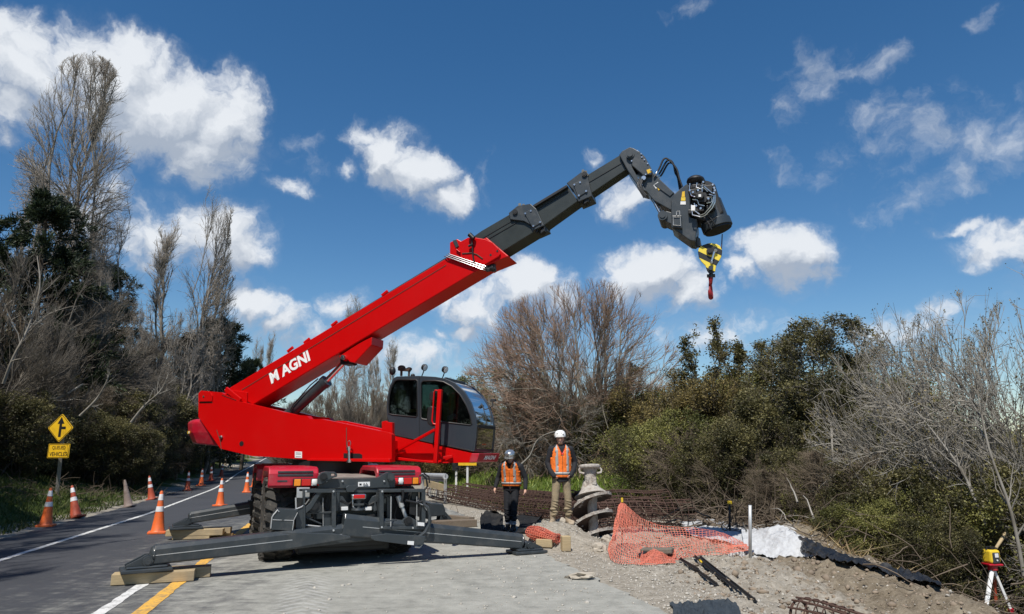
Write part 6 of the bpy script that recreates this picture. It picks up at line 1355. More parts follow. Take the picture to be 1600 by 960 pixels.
# white geotextile: flat strip behind the netting and the heap
sheet('white_geotextile', [(gp(1062, 826, .10), gp(1070, 833, .06), gp(1080, 840, .02)), (gp(1100, 823, .16), gp(1100, 833, .12), gp(1105, 845, .02)), (gp(1135, 829, .16), gp(1135, 842, .10), gp(1138, 856, .02)), (gp(1172, 836, .10), gp(1170, 850, .06), gp(1170, 864, .01))], 'white cloth strip lying behind the orange netting', 'white cloth', 'geo', 10, 16, .03, 1)
sheet('white_geotextile', [(gp(1160, 834, .06), gp(1160, 850, .12), gp(1165, 868, .01)), (gp(1190, 838, .12), gp(1190, 854, .12), gp(1195, 872, .01)), (gp(1225, 842, .16), gp(1225, 860, .14), gp(1225, 876, .01)), (gp(1250, 850, .12), gp(1253, 862, .16), gp(1255, 875, .01)), (gp(1272, 858, .06), gp(1275, 868, .03), gp(1275, 876, .01))], 'crumpled white cloth draped over a heap of soil', 'white cloth', 'geo', 22, 40, .045, 3, fq=1.3)
# black plastic sheet along the crest
cols = []
for (x, yt, yb, tt) in ((1232, 836, 858, .40), (1262, 846, 874, .34), (1300, 862, 886, .24), (1340, 878, 893, .20), (1380, 888, 903, .20), (1420, 900, 915, .16), (1450, 911, 921, .10), (1472, 922, 925, .04)):
    b = gp(x, yb, .05); d = ray(x, yt); t_ = (b.y + .35) / d.y; a = Vector((0, 0, CAM_H)) + d * t_; back = a + Vector((.25, .35, -.35)); cols.append((back, a, a.lerp(b, .5) + Z * .03, b))
sheet('black_plastic_sheet', cols, 'wrinkled black plastic sheet along the top of the bank', 'plastic sheet', 'tarp', 16, 36, .05, 6, floor=-.3, fq=1.5)
sheet('dark_tarp', [(gp(1046, 947, .0), gp(1052, 957, .0), gp(1050, 975, .02)), (gp(1080, 948, .0), gp(1082, 957, .02), gp(1082, 980, .02)), (gp(1115, 946, .0), gp(1118, 957, .02), gp(1120, 982, .02)), (gp(1150, 950, .0), gp(1156, 959, .0), gp(1162, 980, .01))], 'crumpled dark blue tarp at the bottom edge of the picture', 'tarp', 'bluetarp', 26, 50, .05, 9, fq=2.2)
sheet('shadow_sheet', [(DT(752, 806, 17.6), gp(750, 826, .15), gp(752, 836, .02)), (DT(768, 800, 17.2), gp(770, 820, .25), gp(770, 836, .02)), (DT(786, 806, 16.8), gp(786, 824, .2), gp(786, 838, .02))], 'dark crumpled fabric heaped beside the left worker', 'fabric', 'shadowmat', 10, 20, .09, 12)  # dark heap in place of the boom's shadow at the worker's feet
sheet('shadow_sheet', [(gp(806, 810, .04), gp(812, 822, .03), gp(806, 836, .02)), (gp(835, 803, .08), gp(832, 818, .05), gp(826, 836, .02)), (gp(872, 801, .06), gp(850, 808, .06), gp(836, 824, .03))], 'flat black fabric spread behind the mound', 'fabric', 'shadowmat', 10, 14, .02, 14)  # black sheet laid where the boom's shadow falls
# boards near the bushes
for k, (p0, p1, lab) in enumerate((((1088, 808, 15.2), (1136, 828, 15.0), 'weathered brown board lying in front of the bushes'), ((1100, 816, 15.2), (1150, 836, 14.8), 'dark board lying below the weathered one'), ((1118, 812, 16.0), (1158, 826, 15.6), 'narrow grey board behind the other two boards'))):
    a = DT(*p0); b = DT(*p1); a.z = max(a.z, gzf(a.x, a.y) + .06); b.z = max(b.z, gzf(b.x, b.y) + .04); mb = MB(); mb.bar(a, b, .28 if k < 2 else .15, .05); solo('board', mb, M['oldwood'], lab, 'board', bevel=.005)

# ------------------------------------------------------------------ laser level on tripod
tb = DT(1551, 886, 10.7); legs = [(1528, 962, 10.1), (1534, 955, 11.3), (1581, 960, 10.6)]
tr = empty('laser_level', Vector((tb.x, tb.y, gzf(tb.x, tb.y))), 'yellow laser level on a white and red tripod at the edge of the bank', 'laser level')
mb = MB(); mb.box(tb + Z * .04, (.22, .20, .03)); mb.tube(tb - Z * .05, tb + Z * .05, .07, n=16); part('tripod_head', mb, M['fender'], tr, .01)
feet_ = [DT(1539, 958, 10.3), DT(1522, 955, 11.6), DT(1583, 962, 10.6)]
for k, f_ in enumerate(feet_):
    top_ = tb + (f_ - tb) * .02; w = .055 if k != 2 else .04; mb = MB(); mb.bar(top_, top_.lerp(f_, .86), w, .03, (0, 1, 0)); lg = part('leg', mb, M['white' if k != 1 else 'galv'], tr, .004)
    mb = MB(); q = top_.lerp(f_, .86); mb.bar(q, q.lerp(f_, .5), w * 1.5, .05, (0, 1, 0)); mb.tube(q.lerp(f_, .5), f_ + (f_ - tb).normalized() * .15, .018, .008, n=8); part('foot', mb, M['fender'], lg)
lc = tb + Z * .16; LX = Vector((math.cos(R(12)), math.sin(R(12)), 0)); LN = Vector((LX.y, -LX.x, 0))
mb = MB(); mb.box(lc, (.185, .17, .20), LX, None, Z); part('housing', mb, M['yellow'], tr, .03)
mb = MB(); mb.box(lc + LN * .06 - Z * .02, (.13, .08, .17), LX, None, Z); part('front_panel', mb, M['grey'], tr, .02)
mb = MB(); mb.box(lc + LN * .102 + Z * .02, (.065, .008, .06), LX, None, Z); part('display', mb, M['white'], tr, .004)
mb = MB(); mb.tube(lc + LN * .10 - Z * .05, lc + LN * .108 - Z * .05, .012, n=10); part('button', mb, M['white'], tr)
mb = MB(); mb.tube(lc + Z * .10, lc + Z * .13, .05, n=16); mb.box(lc + Z * .135, (.10, .10, .015), LX, None, Z); part('rotor_head', mb, M['black'], tr, .004)
mb = MB()
for s in (-1, 1): mb.bar(lc + LX * s * .075 + Z * .08, lc + LX * s * .05 + Z * .14, .02, .03)
part('handle', mb, M['black'], tr, .004)
mb = MB(); a = DT(1554, 905, 10.75); b = DT(1556, 940, 10.75); mb.tube(a, b, .025, n=10); part('centre_column', mb, M['orangeold'], tr)
mb = MB(); mb.tube(b, DT(1556, 962, 10.75), .018, n=10); part('centre_rod', mb, M['black'], tr)
# cut pale stick above
mb = MB(); mb.tube(DT(1556, 857, 10.9), DT(1571, 834, 11.2), .022, .03, n=8); solo('broken_branch', mb, M['timber'], 'freshly broken pale branch end sticking up behind the laser level', 'branch')

# ------------------------------------------------------------------ people
def remeshed(name, mb, m, parent, voxel=.012, smooth=3):
    me = mb.mesh(name, rootloc(parent)); o = bpy.data.objects.new('tmp', me); COL.objects.link(o)
    r = o.modifiers.new('r', 'REMESH'); r.mode = 'VOXEL'; r.voxel_size = voxel; r.use_smooth_shade = True
    s = o.modifiers.new('s', 'SMOOTH'); s.iterations = smooth; s.factor = .6
    dg = bpy.context.evaluated_depsgraph_get(); dg.update(); me2 = bpy.data.meshes.new_from_object(o.evaluated_get(dg)); me2.name = name
    bpy.data.objects.remove(o); me2.polygons.foreach_set('use_smooth', np.ones(len(me2.polygons), dtype=bool))
    return link(name, me2, m, parent)
def person(base, face, label, K):
    """K: joint positions in a person frame: x = person's left seen from the front as +x to the viewer's right, -y = facing, z up"""
    root = empty('person', base, label, 'person'); fx = Vector((math.cos(face), math.sin(face), 0)); fy = Vector((-fx.y, fx.x, 0))
    W = lambda p: base + fx * p[0] + fy * p[1] + Z * p[2]
    J = {k: W(v) for k, v in K.items() if isinstance(v, tuple)}
    hd = J['head']; hf = (J['face'] - hd).normalized(); hu = (J['crown'] - hd).normalized(); hx = hf.cross(hu).normalized() * -1; hu = hx.cross(hf) if hx.cross(hf).z > 0 else hf.cross(hx)
    side_ = -fx if hx.dot(fx) < 0 else fx
    # body, one continuous skin
    mb = MB(); up = hu
    mb.ball(hd + up * .02, (.072, .092, .108), 20, 14, X=hx, Z=up); mb.ball(hd - up * .06 + hf * .022, (.056, .066, .062), 16, 10, X=hx, Z=up)
    mb.capsule(hd - up * .095 + hf * .052, hd - up * .07 + hf * .068, .022, .024); mb.capsule(hd + up * .02 + hf * .088, hd - up * .022 + hf * .108, .010, .016)
    for s in (-1, 1): mb.ball(hd + hx * s * .074 - up * .005 - hf * .005, (.012, .02, .032), 8, 6, X=hx, Z=up); mb.ball(hd + hx * s * .03 + up * .035 + hf * .082, (.022, .012, .009), 8, 6, X=hx, Z=up)
    mb.capsule(J['neck'], hd - up * .06, .058, .054)
    mb.capsule(J['pelvis'], J['chest'], .13, .15); mb.capsule(J['chest'], J['neck'], .13, .06)
    for s in 'LR':
        mb.capsule(J['chest'], J['sh' + s], .09, .06); mb.capsule(J['sh' + s], J['el' + s], .048, .040); mb.capsule(J['el' + s], J['wr' + s], .040, .027)
        pm = J['pm' + s]; wr = J['wr' + s]; hdn = (pm - wr).normalized(); acr = W(tuple(K['acr' + s])) - W((0, 0, 0)); acr = (acr - hdn * acr.dot(hdn)).normalized(); nrm = hdn.cross(acr)
        mb.capsule(wr, pm, .027, .030)
        for q in (-1, 1): mb.capsule(wr + hdn * .02, pm + acr * q * .022, .02, .018)
        lens = (.062, .074, .070, .056); cu = K['curl' + s]
        curl_dir = nrm * (1 if nrm.dot(fy * 1 + fx * (-1 if s == 'R' else 1) * .3) > 0 else -1)
        for i, Lf in enumerate(lens):
            q = pm + acr * (-.030 + .020 * i) + hdn * .018; d = hdn
            for seg in range(3):
                d2 = (d * math.cos(cu * .6) + curl_dir * math.sin(cu * .6)).normalized(); e = q + d2 * Lf * (.45, .32, .26)[seg]; mb.capsule(q, e, .0105 - .001 * seg, .0095 - .001 * seg, 8); q = e; d = d2
        q = wr + hdn * .035 + acr * -.03; d = (hdn * .75 - acr * .6 + curl_dir * .2).normalized(); mb.capsule(q, q + d * .035, .014, .012, 8); d2 = (d + hdn * .6).normalized(); mb.capsule(q + d * .035, q + d * .035 + d2 * .03, .012, .010, 8)
        mb.capsule(J['pelvis'], J['hip' + s], .10, .09); mb.capsule(J['hip' + s], J['kn' + s], .075, .052); mb.capsule(J['kn' + s], J['an' + s], .05, .036); mb.capsule(J['an' + s] - Z * .03, J['toe' + s], .04, .03)
    remeshed('body', mb, M['skin'], root, .0085, 2)
    # jacket
    mb = MB(); ch, pv = J['chest'], J['pelvis']; ax = (ch - pv).normalized(); hem = K['hem']
    mb.lathe([(.001, hem), (.19, hem), (.188, hem + .08), (.178, .22), (.188, .36), (.198, .46), (.185, .535), (.13, .585), (.075, .615), (.001, .62)], pv, ax, 28, X=fx, sx=1.0, sy=.68)
    mb.capsule(J['neck'] - ax * .04, J['neck'] + ax * .035, .082, .070)
    for s in 'LR': mb.capsule(ch + ax * .1, J['sh' + s], .08, .074); mb.capsule(J['sh' + s], J['el' + s], .074, .058); mb.capsule(J['el' + s], J['wr' + s].lerp(J['el' + s], .06), .058, .044)
    if K.get('pockets'):
        for s in 'LR': mb.capsule(J['el' + s].lerp(J['wr' + s], .7), J['pm' + s], .052, .055)
    jk = remeshed('jacket', mb, M['darkcloth'], root, .012, 3)
    # trousers
    mb = MB(); mb.capsule(W((0, 0, 0)) - base + pv - fx * .05, pv + fx * .05, .125, .125)
    for s in 'LR':
        mb.capsule(pv + (J['hip' + s] - pv) * .9, J['kn' + s], .098, .074); b_ = J['an' + s].lerp(J['kn' + s], K['cuff']); mb.capsule(J['kn' + s], b_, .074, .062)
        rr = random.Random(5)
        for k in range(6):
            q = J['kn' + s].lerp(b_, .15 + k * .16); mb.ball(q + fx * rr.uniform(-.02, .02) - fy * .02, (.078, .072, .022), 12, 6, X=fx, Z=(Z + fx * rr.uniform(-.4, .4)))
    remeshed('trousers', mb, M[K['trouser']], root, .012, 2)
    for s in 'LR':
        mb = MB(); mb.capsule(J['an' + s] + Z * .16, J['an' + s] - Z * .02, .058, .055); mb.capsule(J['an' + s] - Z * .035 + fy * .03, J['toe' + s], .050, .044); mb.box(J['an' + s].lerp(J['toe' + s], .5) - Z * (J['an' + s].z - base.z) * .0 + Z * (-.045), (.09, .28, .035), fx, None, Z)
        remeshed('boot', mb, M[K['boot']], root, .010, 2)
        if K.get('gaiter'):
            for dz in (.12, .07): mb = MB(); mb.lathe([(.066, -.02), (.070, 0), (.066, .022)], J['an' + s] + Z * dz, Z, 16); part('gaiter_band', mb, M['boottape'], root)
    # vest: shell round the torso, open V at the neck and at the arms
    prof = [(.03 + .0, .205), (.12, .203), (.22, .198), (.32, .204), (.42, .212), (.50, .205), (.545, .175), (.585, .13), (.605, .105)]
    def shell(grow, keep, nang=64, prof_=prof, sub=4):
        vs, fs = [], []; rows = []
        for i in range(len(prof_) - 1):
            for k in range(sub):
                t = k / sub; rows.append((prof_[i][0] * (1 - t) + prof_[i + 1][0] * t, prof_[i][1] * (1 - t) + prof_[i + 1][1] * t))
        rows.append(prof_[-1]); h0 = hem + .09
        for z, r_ in rows:
            zz = h0 + (z - .03) * (.605 - h0) / .575
            for a in range(nang):
                t = 2 * math.pi * a / nang; wob = 1 + .012 * math.sin(3 * t + z * 18) + .008 * math.sin(7 * t - z * 25)
                vs.append(pv + ax * zz + fx * math.cos(t) * (r_ + grow) * wob + fy * math.sin(t) * ((r_ * .70) + grow) * wob)
        for j in range(len(rows) - 1):
            for a in range(nang):
                t = 2 * math.pi * (a + .5) / nang; x, y = math.cos(t), math.sin(t); z = (rows[j][0] + rows[j + 1][0]) / 2
                if keep(x, y, z, rows[j][1]): fs.append((j * nang + a, j * nang + (a + 1) % nang, (j + 1) * nang + (a + 1) % nang, (j + 1) * nang + a))
        return vs, fs
    def base_keep(x, y, z, r_):
        if z > .37 and abs(x) * (1 + (z - .37) * 1.2) > .90: return False
        if y < 0 and z > K['vee'] and abs(x * r_) < (z - K['vee']) * .42: return False
        return not (z > .59 and abs(x * r_) < .07)
    def mk(nm, grow, keep, m, par, t_=.003):
        vs, fs = shell(grow, keep); mb = MB(); mb.add(vs, fs, 0, True); o = part(nm, mb, m, par); s_ = o.modifiers.new('t', 'SOLIDIFY'); s_.thickness = t_; s_.offset = 1; return o
    ve = mk('vest', .006, base_keep, M['hivis'], root, .005)
    mk('reflective_strip', .013, lambda x, y, z, r_: base_keep(x, y, z, r_) and .075 < z < .125, M['strip'], ve)
    mk('reflective_strip', .0135, lambda x, y, z, r_: base_keep(x, y, z, r_) and z > .125 and .085 < abs(x * r_) < .125, M['strip'], ve)
    mb = MB(); mb.path([pv + ax * z - fy * (.70 * r_ + .018) for z, r_ in ((hem + .1, .205), (.2, .198), (.3, .2), (K['vee'] - .02, .205))], .004, 4); part('vest_opening', mb, M['darkcloth'], ve)
    # helmet
    hc = hd + up * .052
    mb = MB(); mb.lathe([(.115, -.012), (.122, 0), (.121, .03), (.112, .07), (.088, .105), (.05, .125), (.0005, .131)], hc, up, 28, X=hx, sx=.96, sy=1.12)
    if not K.get('climb'): mb.prism([hc + hf * (.10 + .075 * math.cos(t)) + hx * .10 * math.sin(t) * 1.0 - up * .006 for t in np.linspace(-1.5, 1.5, 12)], up * .008)
    else: mb.prism([hc + hf * (.105 + .035 * math.cos(t)) + hx * .09 * math.sin(t) - up * .004 for t in np.linspace(-1.5, 1.5, 12)], up * .01)
    he = part('helmet', mb, M[K['helmet']], root)
    if K.get('climb'):
        mb = MB()
        for x_, z_ in ((-.05, .06), (.03, .07), (.065, .04)): mb.ball(hc + hx * x_ + hf * .105 + up * z_, (.016, .02, .010), 8, 6, X=hx, Z=up)
        part('helmet_vent', mb, M['black'], he)
        mb = MB()
        for s in (-1, 1): mb.path([hc + hx * s * .095 + hf * .02, hd + hx * s * .078 - up * .05 + hf * .02, hd - up * .125 + hf * .05 + hx * s * .02], .006, 5)
        part('chin_strap', mb, M['black'], he)
        mb = MB(); mb.ball(hd - up * .085 + hf * .035, (.058, .062, .045), 14, 8, X=hx, Z=up); part('beard', mb, mat('short_beard', (.14, .075, .045), .8, var=.2), root)
        mb = MB()
        for s in (-1, 1): mb.path([J['neck'] + fx * s * .06 - fy * .05, J['neck'] + fx * s * .05 - fy * .12 - Z * .08, J['neck'] - fy * .15 - Z * .17], .012, 5)
        part('red_collar_trim', mb, M['lensred'], root)
    mb = MB()
    for s in (-1, 1): mb.ball(hd + hx * s * .029 + up * .018 + hf * .090, (.011, .007, .007), 8, 6, X=hx, Z=up)
    if not K.get('climb'): mb.ball(hd + up * .018 + hf * .088, (.058, .014, .018), 14, 6, X=hx, Z=up)
    part('sunglasses' if not K.get('climb') else 'eyes', mb, M['black'], root)
    mb = MB(); mb.ball(hd - up * .068 + hf * .088, (.022, .008, .005), 10, 6, X=hx, Z=up); part('mouth', mb, M['lensred'] if False else mat('lips', (.30, .12, .09), .6), root)
    mb = MB(); mb.ball(hd + up * .035 - hf * .018, (.080, .090, .085), 16, 10, X=hx, Z=up); part('hair', mb, M['hair'], root)
    return root
pL = G(799, 829); pL.z = gzf(pL.x, pL.y); print('person L', pL)
PL_ = person(pL, R(-14), 'worker in a silver helmet, orange vest and dark trousers looking down beside the rebar cages', dict(
    pelvis=(0, .02, .93), chest=(0, -.03, 1.24), neck=(.005, -.07, 1.47), head=(.01, -.15, 1.58), face=(.02, -.50, 1.42), crown=(.01, -.05, 1.78),
    shL=(-.20, -.03, 1.40), elL=(-.30, .02, 1.14), wrL=(-.34, -.07, .93), pmL=(-.345, -.10, .86), acrL=(.2, -.9, 0), curlL=.55,
    shR=(.205, -.03, 1.39), elR=(.31, .02, 1.13), wrR=(.33, -.08, .90), pmR=(.33, -.11, .83), acrR=(-.2, -.9, 0), curlR=.6,
    hipL=(-.09, .02, .90), knL=(-.085, -.03, .50), anL=(-.09, .05, .09), toeL=(-.10, -.12, .045),
    hipR=(.09, .02, .90), knR=(.075, -.06, .49), anR=(.05, -.04, .09), toeR=(.07, -.22, .045), hem=-.06, trouser='darkcloth', boot='black', cuff=.34, gaiter=True, vee=.40, helmet='helmetsilver'))
pR = DT(878, 815, 13.6); pR.z = gzf(pR.x, pR.y) - .01; print('person R', pR, DT(878, 815, 13.6).z)
person(pR, R(8), 'bearded worker in white helmet, orange vest and khaki trousers on the mound, hands in pockets', dict(
    pelvis=(0, 0, .96), chest=(-.005, -.01, 1.28), neck=(-.01, -.03, 1.52), head=(-.02, -.055, 1.66), face=(-.12, -.45, 1.64), crown=(-.02, -.03, 1.84),
    shL=(-.19, .0, 1.46), elL=(-.27, .04, 1.19), wrL=(-.22, -.08, .99), pmL=(-.17, -.11, .94), acrL=(.5, -.8, 0), curlL=.3,
    shR=(.19, .0, 1.46), elR=(.30, .05, 1.20), wrR=(.225, -.08, 1.0), pmR=(.17, -.11, .95), acrR=(-.5, -.8, 0), curlR=.3, pockets=True,
    hipL=(-.095, 0, .93), knL=(-.14, -.05, .50), anL=(-.19, -.02, .09), toeL=(-.26, -.19, .045),
    hipR=(.095, 0, .93), knR=(.12, -.04, .50), anR=(.13, .03, .09), toeR=(.19, -.13, .045), hem=-.14, trouser='khaki', boot='boot', cuff=.22, vee=.38, helmet='helmetwhite', climb=True))

PL_.scale = (1.07, 1.07, 1.03)

# ------------------------------------------------------------------ vegetation
def grow(rng, S, D, L_, R0, n, trop=0.0, wig=.08, taper=.35, trop_vec=(0, 0, 1)):
    N_ = len(S); Pn = np.empty((N_, n + 1, 3)); Pn[:, 0] = S; d = D / (np.linalg.norm(D, axis=1, keepdims=True) + 1e-9); st = (L_ / n)[:, None]; tv = np.array(trop_vec)
    for i in range(n):
        d = d + tv * trop / n + rng.normal(0, wig, (N_, 3)); d /= np.linalg.norm(d, axis=1, keepdims=True) + 1e-9; Pn[:, i + 1] = Pn[:, i] + d * st
    return Pn, R0[:, None] * (1 - (1 - taper) * np.linspace(0, 1, n + 1))[None]
def spawn(rng, Pn, Rn, k, t0, t1, ang, angv, lf, shape=.5, rf=.6, lmin=.1):
    N_, n1, _ = Pn.shape; n = n1 - 1; seglen = np.linalg.norm(Pn[:, 1:] - Pn[:, :-1], axis=2).sum(1)
    pi = np.repeat(np.arange(N_), k); t = rng.uniform(t0, t1, N_ * k); i = np.minimum((t * n).astype(int), n - 1); f = (t * n - i)[:, None]
    S = Pn[pi, i] * (1 - f) + Pn[pi, i + 1] * f; d = Pn[pi, i + 1] - Pn[pi, i]; d /= np.linalg.norm(d, axis=1, keepdims=True) + 1e-9
    q = rng.normal(0, 1, d.shape); q -= d * (q * d).sum(1, keepdims=True); q /= np.linalg.norm(q, axis=1, keepdims=True) + 1e-9
    a = np.radians(rng.normal(ang, angv, len(t)))[:, None]; D = d * np.cos(a) + q * np.sin(a)
    L_ = np.maximum(lmin, seglen[pi] * lf * (1 - shape * t) * rng.uniform(.6, 1.25, len(t))); r0 = Rn[pi, i] * rf
    return S, D, L_, r0, t
def tubes(Pn, Rn, sides, tip=0.0):
    N_, K, _ = Pn.shape; ax = Pn[:, -1] - Pn[:, 0]; ax /= np.linalg.norm(ax, axis=1, keepdims=True) + 1e-9
    ref = np.where(np.abs(ax[:, 2:3]) < .9, np.array([[0, 0, 1.]]), np.array([[1., 0, 0]])); x = np.cross(ax, ref); x /= np.linalg.norm(x, axis=1, keepdims=True); y = np.cross(ax, x)
    th = np.arange(sides) * 2 * np.pi / sides; off = x[:, None, None] * np.cos(th)[None, None, :, None] + y[:, None, None] * np.sin(th)[None, None, :, None]
    V = (Pn[:, :, None] + off * Rn[:, :, None, None]).reshape(-1, 3)
    i = np.arange(N_)[:, None, None] * K * sides + np.arange(K - 1)[None, :, None] * sides + np.arange(sides)[None, None]; j = np.arange(N_)[:, None, None] * K * sides + np.arange(K - 1)[None, :, None] * sides + ((np.arange(sides) + 1) % sides)[None, None]
    return V, np.stack([i, j, j + sides, i + sides], -1).reshape(-1, 4), np.full(len(V), tip)
def merge(lst):
    V, F, A, b = [], [], [], 0
    for v, f, a in lst: V.append(v); F.append(f + b); A.append(a); b += len(v)
    return np.concatenate(V), np.concatenate(F), np.concatenate(A)
def leaves(rng, C_, size, flat=0.0, tint=None, aspect=.5, dirs=None, fold=True):
    n = len(C_); d = rng.normal(0, 1, (n, 3)) if dirs is None else dirs + rng.normal(0, .45, (n, 3)); d /= np.linalg.norm(d, axis=1, keepdims=True); q = rng.normal(0, 1, (n, 3)); q[:, 2] *= (1 - flat)
    q -= d * (q * d).sum(1, keepdims=True); q /= np.linalg.norm(q, axis=1, keepdims=True); s = (size * rng.uniform(.6, 1.4, n))[:, None]
    V = np.stack([C_, C_ + d * s * .5 + q * s * aspect * .5, C_ + d * s, C_ + d * s * .5 - q * s * aspect * .5], 1).reshape(-1, 3); F = np.arange(n * 4).reshape(-1, 4)
    t = rng.uniform(0, 1, n) if tint is None else np.clip(tint + rng.normal(0, .18, n), 0, 1); return V, F, np.repeat(t, 4)
def clustered(rng, pts, n, spread):
    i = rng.randint(0, len(pts), n); return pts[i] + rng.normal(0, spread, (n, 3)), i
VM = {}
def v_poplar(name, seed, H=20, leaders=2, wid=1.0, dens=1.0, base=.12):
    rng = np.random.RandomState(seed); S = np.zeros((leaders, 3)); S[:, 0] = rng.normal(0, .25, leaders); S[:, 1] = rng.normal(0, .25, leaders)
    D = np.stack([rng.normal(0, .045 * wid, leaders), rng.normal(0, .045 * wid, leaders), np.ones(leaders)], -1); L0 = H * rng.uniform(.8, 1.0, leaders); L0[0] = H
    P0, R0 = grow(rng, S, D, L0, np.full(leaders, .0085 * H), 14, .12, .03, .12)
    out_t = [tubes(P0, R0, 8)]
    S1, D1, L1, r1, t1 = spawn(rng, P0, R0, int(46 * dens), base, .985, 31 * wid, 9, .25 * wid, .42, .36, H * .05)
    P1, R1 = grow(rng, S1, D1, L1, np.minimum(r1, .07), 6, .55, .10, .3); out_t.append(tubes(P1, R1, 4))
    S2, D2, L2, r2, _ = spawn(rng, P1, R1, 10, .08, 1, 30, 10, .48, .45, .6, .6); P2, R2 = grow(rng, S2, D2, L2, np.clip(r2, .010, .03), 4, .5, .12, .35)
    S3, D3, L3, r3, _ = spawn(rng, P2, R2, 6, .1, 1, 28, 12, .55, .35, .7, .35); P3, R3 = grow(rng, S3, D3, L3, np.clip(r3, .009, .014), 2, .35, .12, .5)
    VM[name] = [('trunk', merge(out_t), 'poplar'), ('twigs', merge([tubes(P2, R2, 3, .4), tubes(P3, R3, 3, .9)]), 'poplar')]
def v_dome(name, seed, H=7, stems=8, spread=38, m='willow', dens=1.0, lean=0, twig_r=.007, k=(9, 8, 6), upt=.7, wig=.12, lenf=(.62, .5, .45), buds=0, lr=(.6, .92), thick=1.0, st=.25):
    rng = np.random.RandomState(seed); a = rng.uniform(0, 6.28, stems) ; tl = np.radians(rng.uniform(5, spread, stems)); S = np.stack([np.cos(a) * .15, np.sin(a) * .15, np.zeros(stems)], -1)
    D = np.stack([np.cos(a) * np.sin(tl) + lean, np.sin(a) * np.sin(tl), np.cos(tl)], -1); L0 = H * rng.uniform(*lr, stems)
    P0, R0 = grow(rng, S, D, L0, np.full(stems, .0135 * H * thick) * rng.uniform(.5, 1.1, stems), 9, st, wig, .22)
    S1, D1, L1, r1, _ = spawn(rng, P0, R0, int(k[0] * dens), .18, 1, 40, 12, lenf[0], .5, .55, .4); P1, R1 = grow(rng, S1, D1, L1, np.minimum(r1, .05), 6, upt, wig, .3)
    S2, D2, L2, r2, _ = spawn(rng, P1, R1, k[1], .15, 1, 36, 12, lenf[1], .45, .6, .25); P2, R2 = grow(rng, S2, D2, L2, np.clip(r2, twig_r, .02), 4, upt * .8, wig, .4)
    S3, D3, L3, r3, _ = spawn(rng, P2, R2, k[2], .1, 1, 32, 12, lenf[2], .3, .7, .15); P3, R3 = grow(rng, S3, D3, L3, np.clip(r3, twig_r * .7, twig_r * 1.2), 2, upt * .5, wig, .5)
    VM[name] = [('trunk', merge([tubes(P0, R0, 7), tubes(P1, R1, 4, .0)]), m), ('twigs', merge([tubes(P2, R2, 3, .35), tubes(P3, R3, 3, 1.0)]), m)]
    if buds:
        e = P3[:, -1]; c, _i = clustered(rng, e, buds, .03); VM[name].append(('leaves', leaves(rng, c, .034, aspect=.7), 'leafbrown'))
    return P1, P2, P3
def v_leafy(name, seed, H=4, stems=9, spread=45, bark='darkbark', leaf='leafdark', n=16000, size=.09, m2=None, spreadc=.10, k=(8, 6, 4), upt=.5, lean=0, base=.12):
    v_dome(name, seed, H, stems, spread, bark, 1.0, lean, .006, k, upt, .12)
    rng = np.random.RandomState(seed + 99); P3 = VM.pop('_') if '_' in VM else None
    tw = VM[name][1][1][0]; tw = tw[::3]; sel = rng.permutation(len(tw))[:max(200, int(len(tw) * .35))]; c, i = clustered(rng, tw[sel], n, spreadc)
    # leaf tint varies by clump
    cl = rng.uniform(0, 1, len(sel))[i] * .7 + .15; VM[name].append(('foliage', leaves(rng, c, size, tint=cl, aspect=.55), leaf))
def v_conifer(name, seed, H=12, wid=4.0, n=26000):
    rng = np.random.RandomState(seed); P0, R0 = grow(rng, np.zeros((1, 3)), np.array([[.02, 0, 1.]]), np.array([float(H)]), np.array([.022 * H]), 14, 0, .015, .15)
    S1, D1, L1, r1, t = spawn(rng, P0, R0, 70, .12, .99, 78, 10, 1, 0, .35); L1 = wid * (1.05 - t) ** .7 * rng.uniform(.55, 1.25, len(t)); P1, R1 = grow(rng, S1, D1, L1, np.minimum(r1, .09), 6, .22, .10, .25)
    S2, D2, L2, r2, _ = spawn(rng, P1, R1, 11, .25, 1, 42, 12, .34, .4, .5, .25); P2, R2 = grow(rng, S2, D2, L2, np.clip(r2, .008, .03), 3, .15, .12, .4)
    pts = P2[:, 1:].reshape(-1, 3); c, i = clustered(rng, pts, n, .10); dirs = (P2[:, 1:] - P2[:, :-1]).reshape(-1, 3)[i]; dirs /= np.linalg.norm(dirs, axis=1, keepdims=True) + 1e-9
    VM[name] = [('trunk', merge([tubes(P0, R0, 8), tubes(P1, R1, 4)]), 'darkbark'), ('foliage', leaves(rng, c, .26, tint=rng.uniform(.1, .9, len(pts))[i], aspect=.20, dirs=dirs), 'conifer')]
def env_rem(S, D, env):
    c = np.array(env[:3]); r = np.array([env[3], env[3], env[4]]); o = (S - c) / r; d = D / r
    A = (d * d).sum(1); B = 2 * (o * d).sum(1); C_ = (o * o).sum(1) - 1; disc = np.maximum(B * B - 4 * A * C_, 0); return np.maximum((-B + np.sqrt(disc)) / (2 * A), 0.0)
def nrmz(v): return v / (np.linalg.norm(v, axis=1, keepdims=True) + 1e-9)
def bez(rng, S, D0, E, n, r0, r1, wob=.03):
    t = np.linspace(0, 1, n + 1)[None, :, None]; L_ = np.linalg.norm(E - S, axis=1); Cc = S + nrmz(D0) * L_[:, None] * .45
    Pn = (1 - t) ** 2 * S[:, None] + 2 * t * (1 - t) * Cc[:, None] + t * t * E[:, None]; w = rng.normal(0, 1, Pn.shape) * (L_[:, None, None] * wob); w[:, 0] = 0; w = np.cumsum(w, 1) * .6; Pn = Pn + w
    return Pn, r0[:, None] * (1 - np.linspace(0, 1, n + 1))[None] + r1[:, None] * np.linspace(0, 1, n + 1)[None]
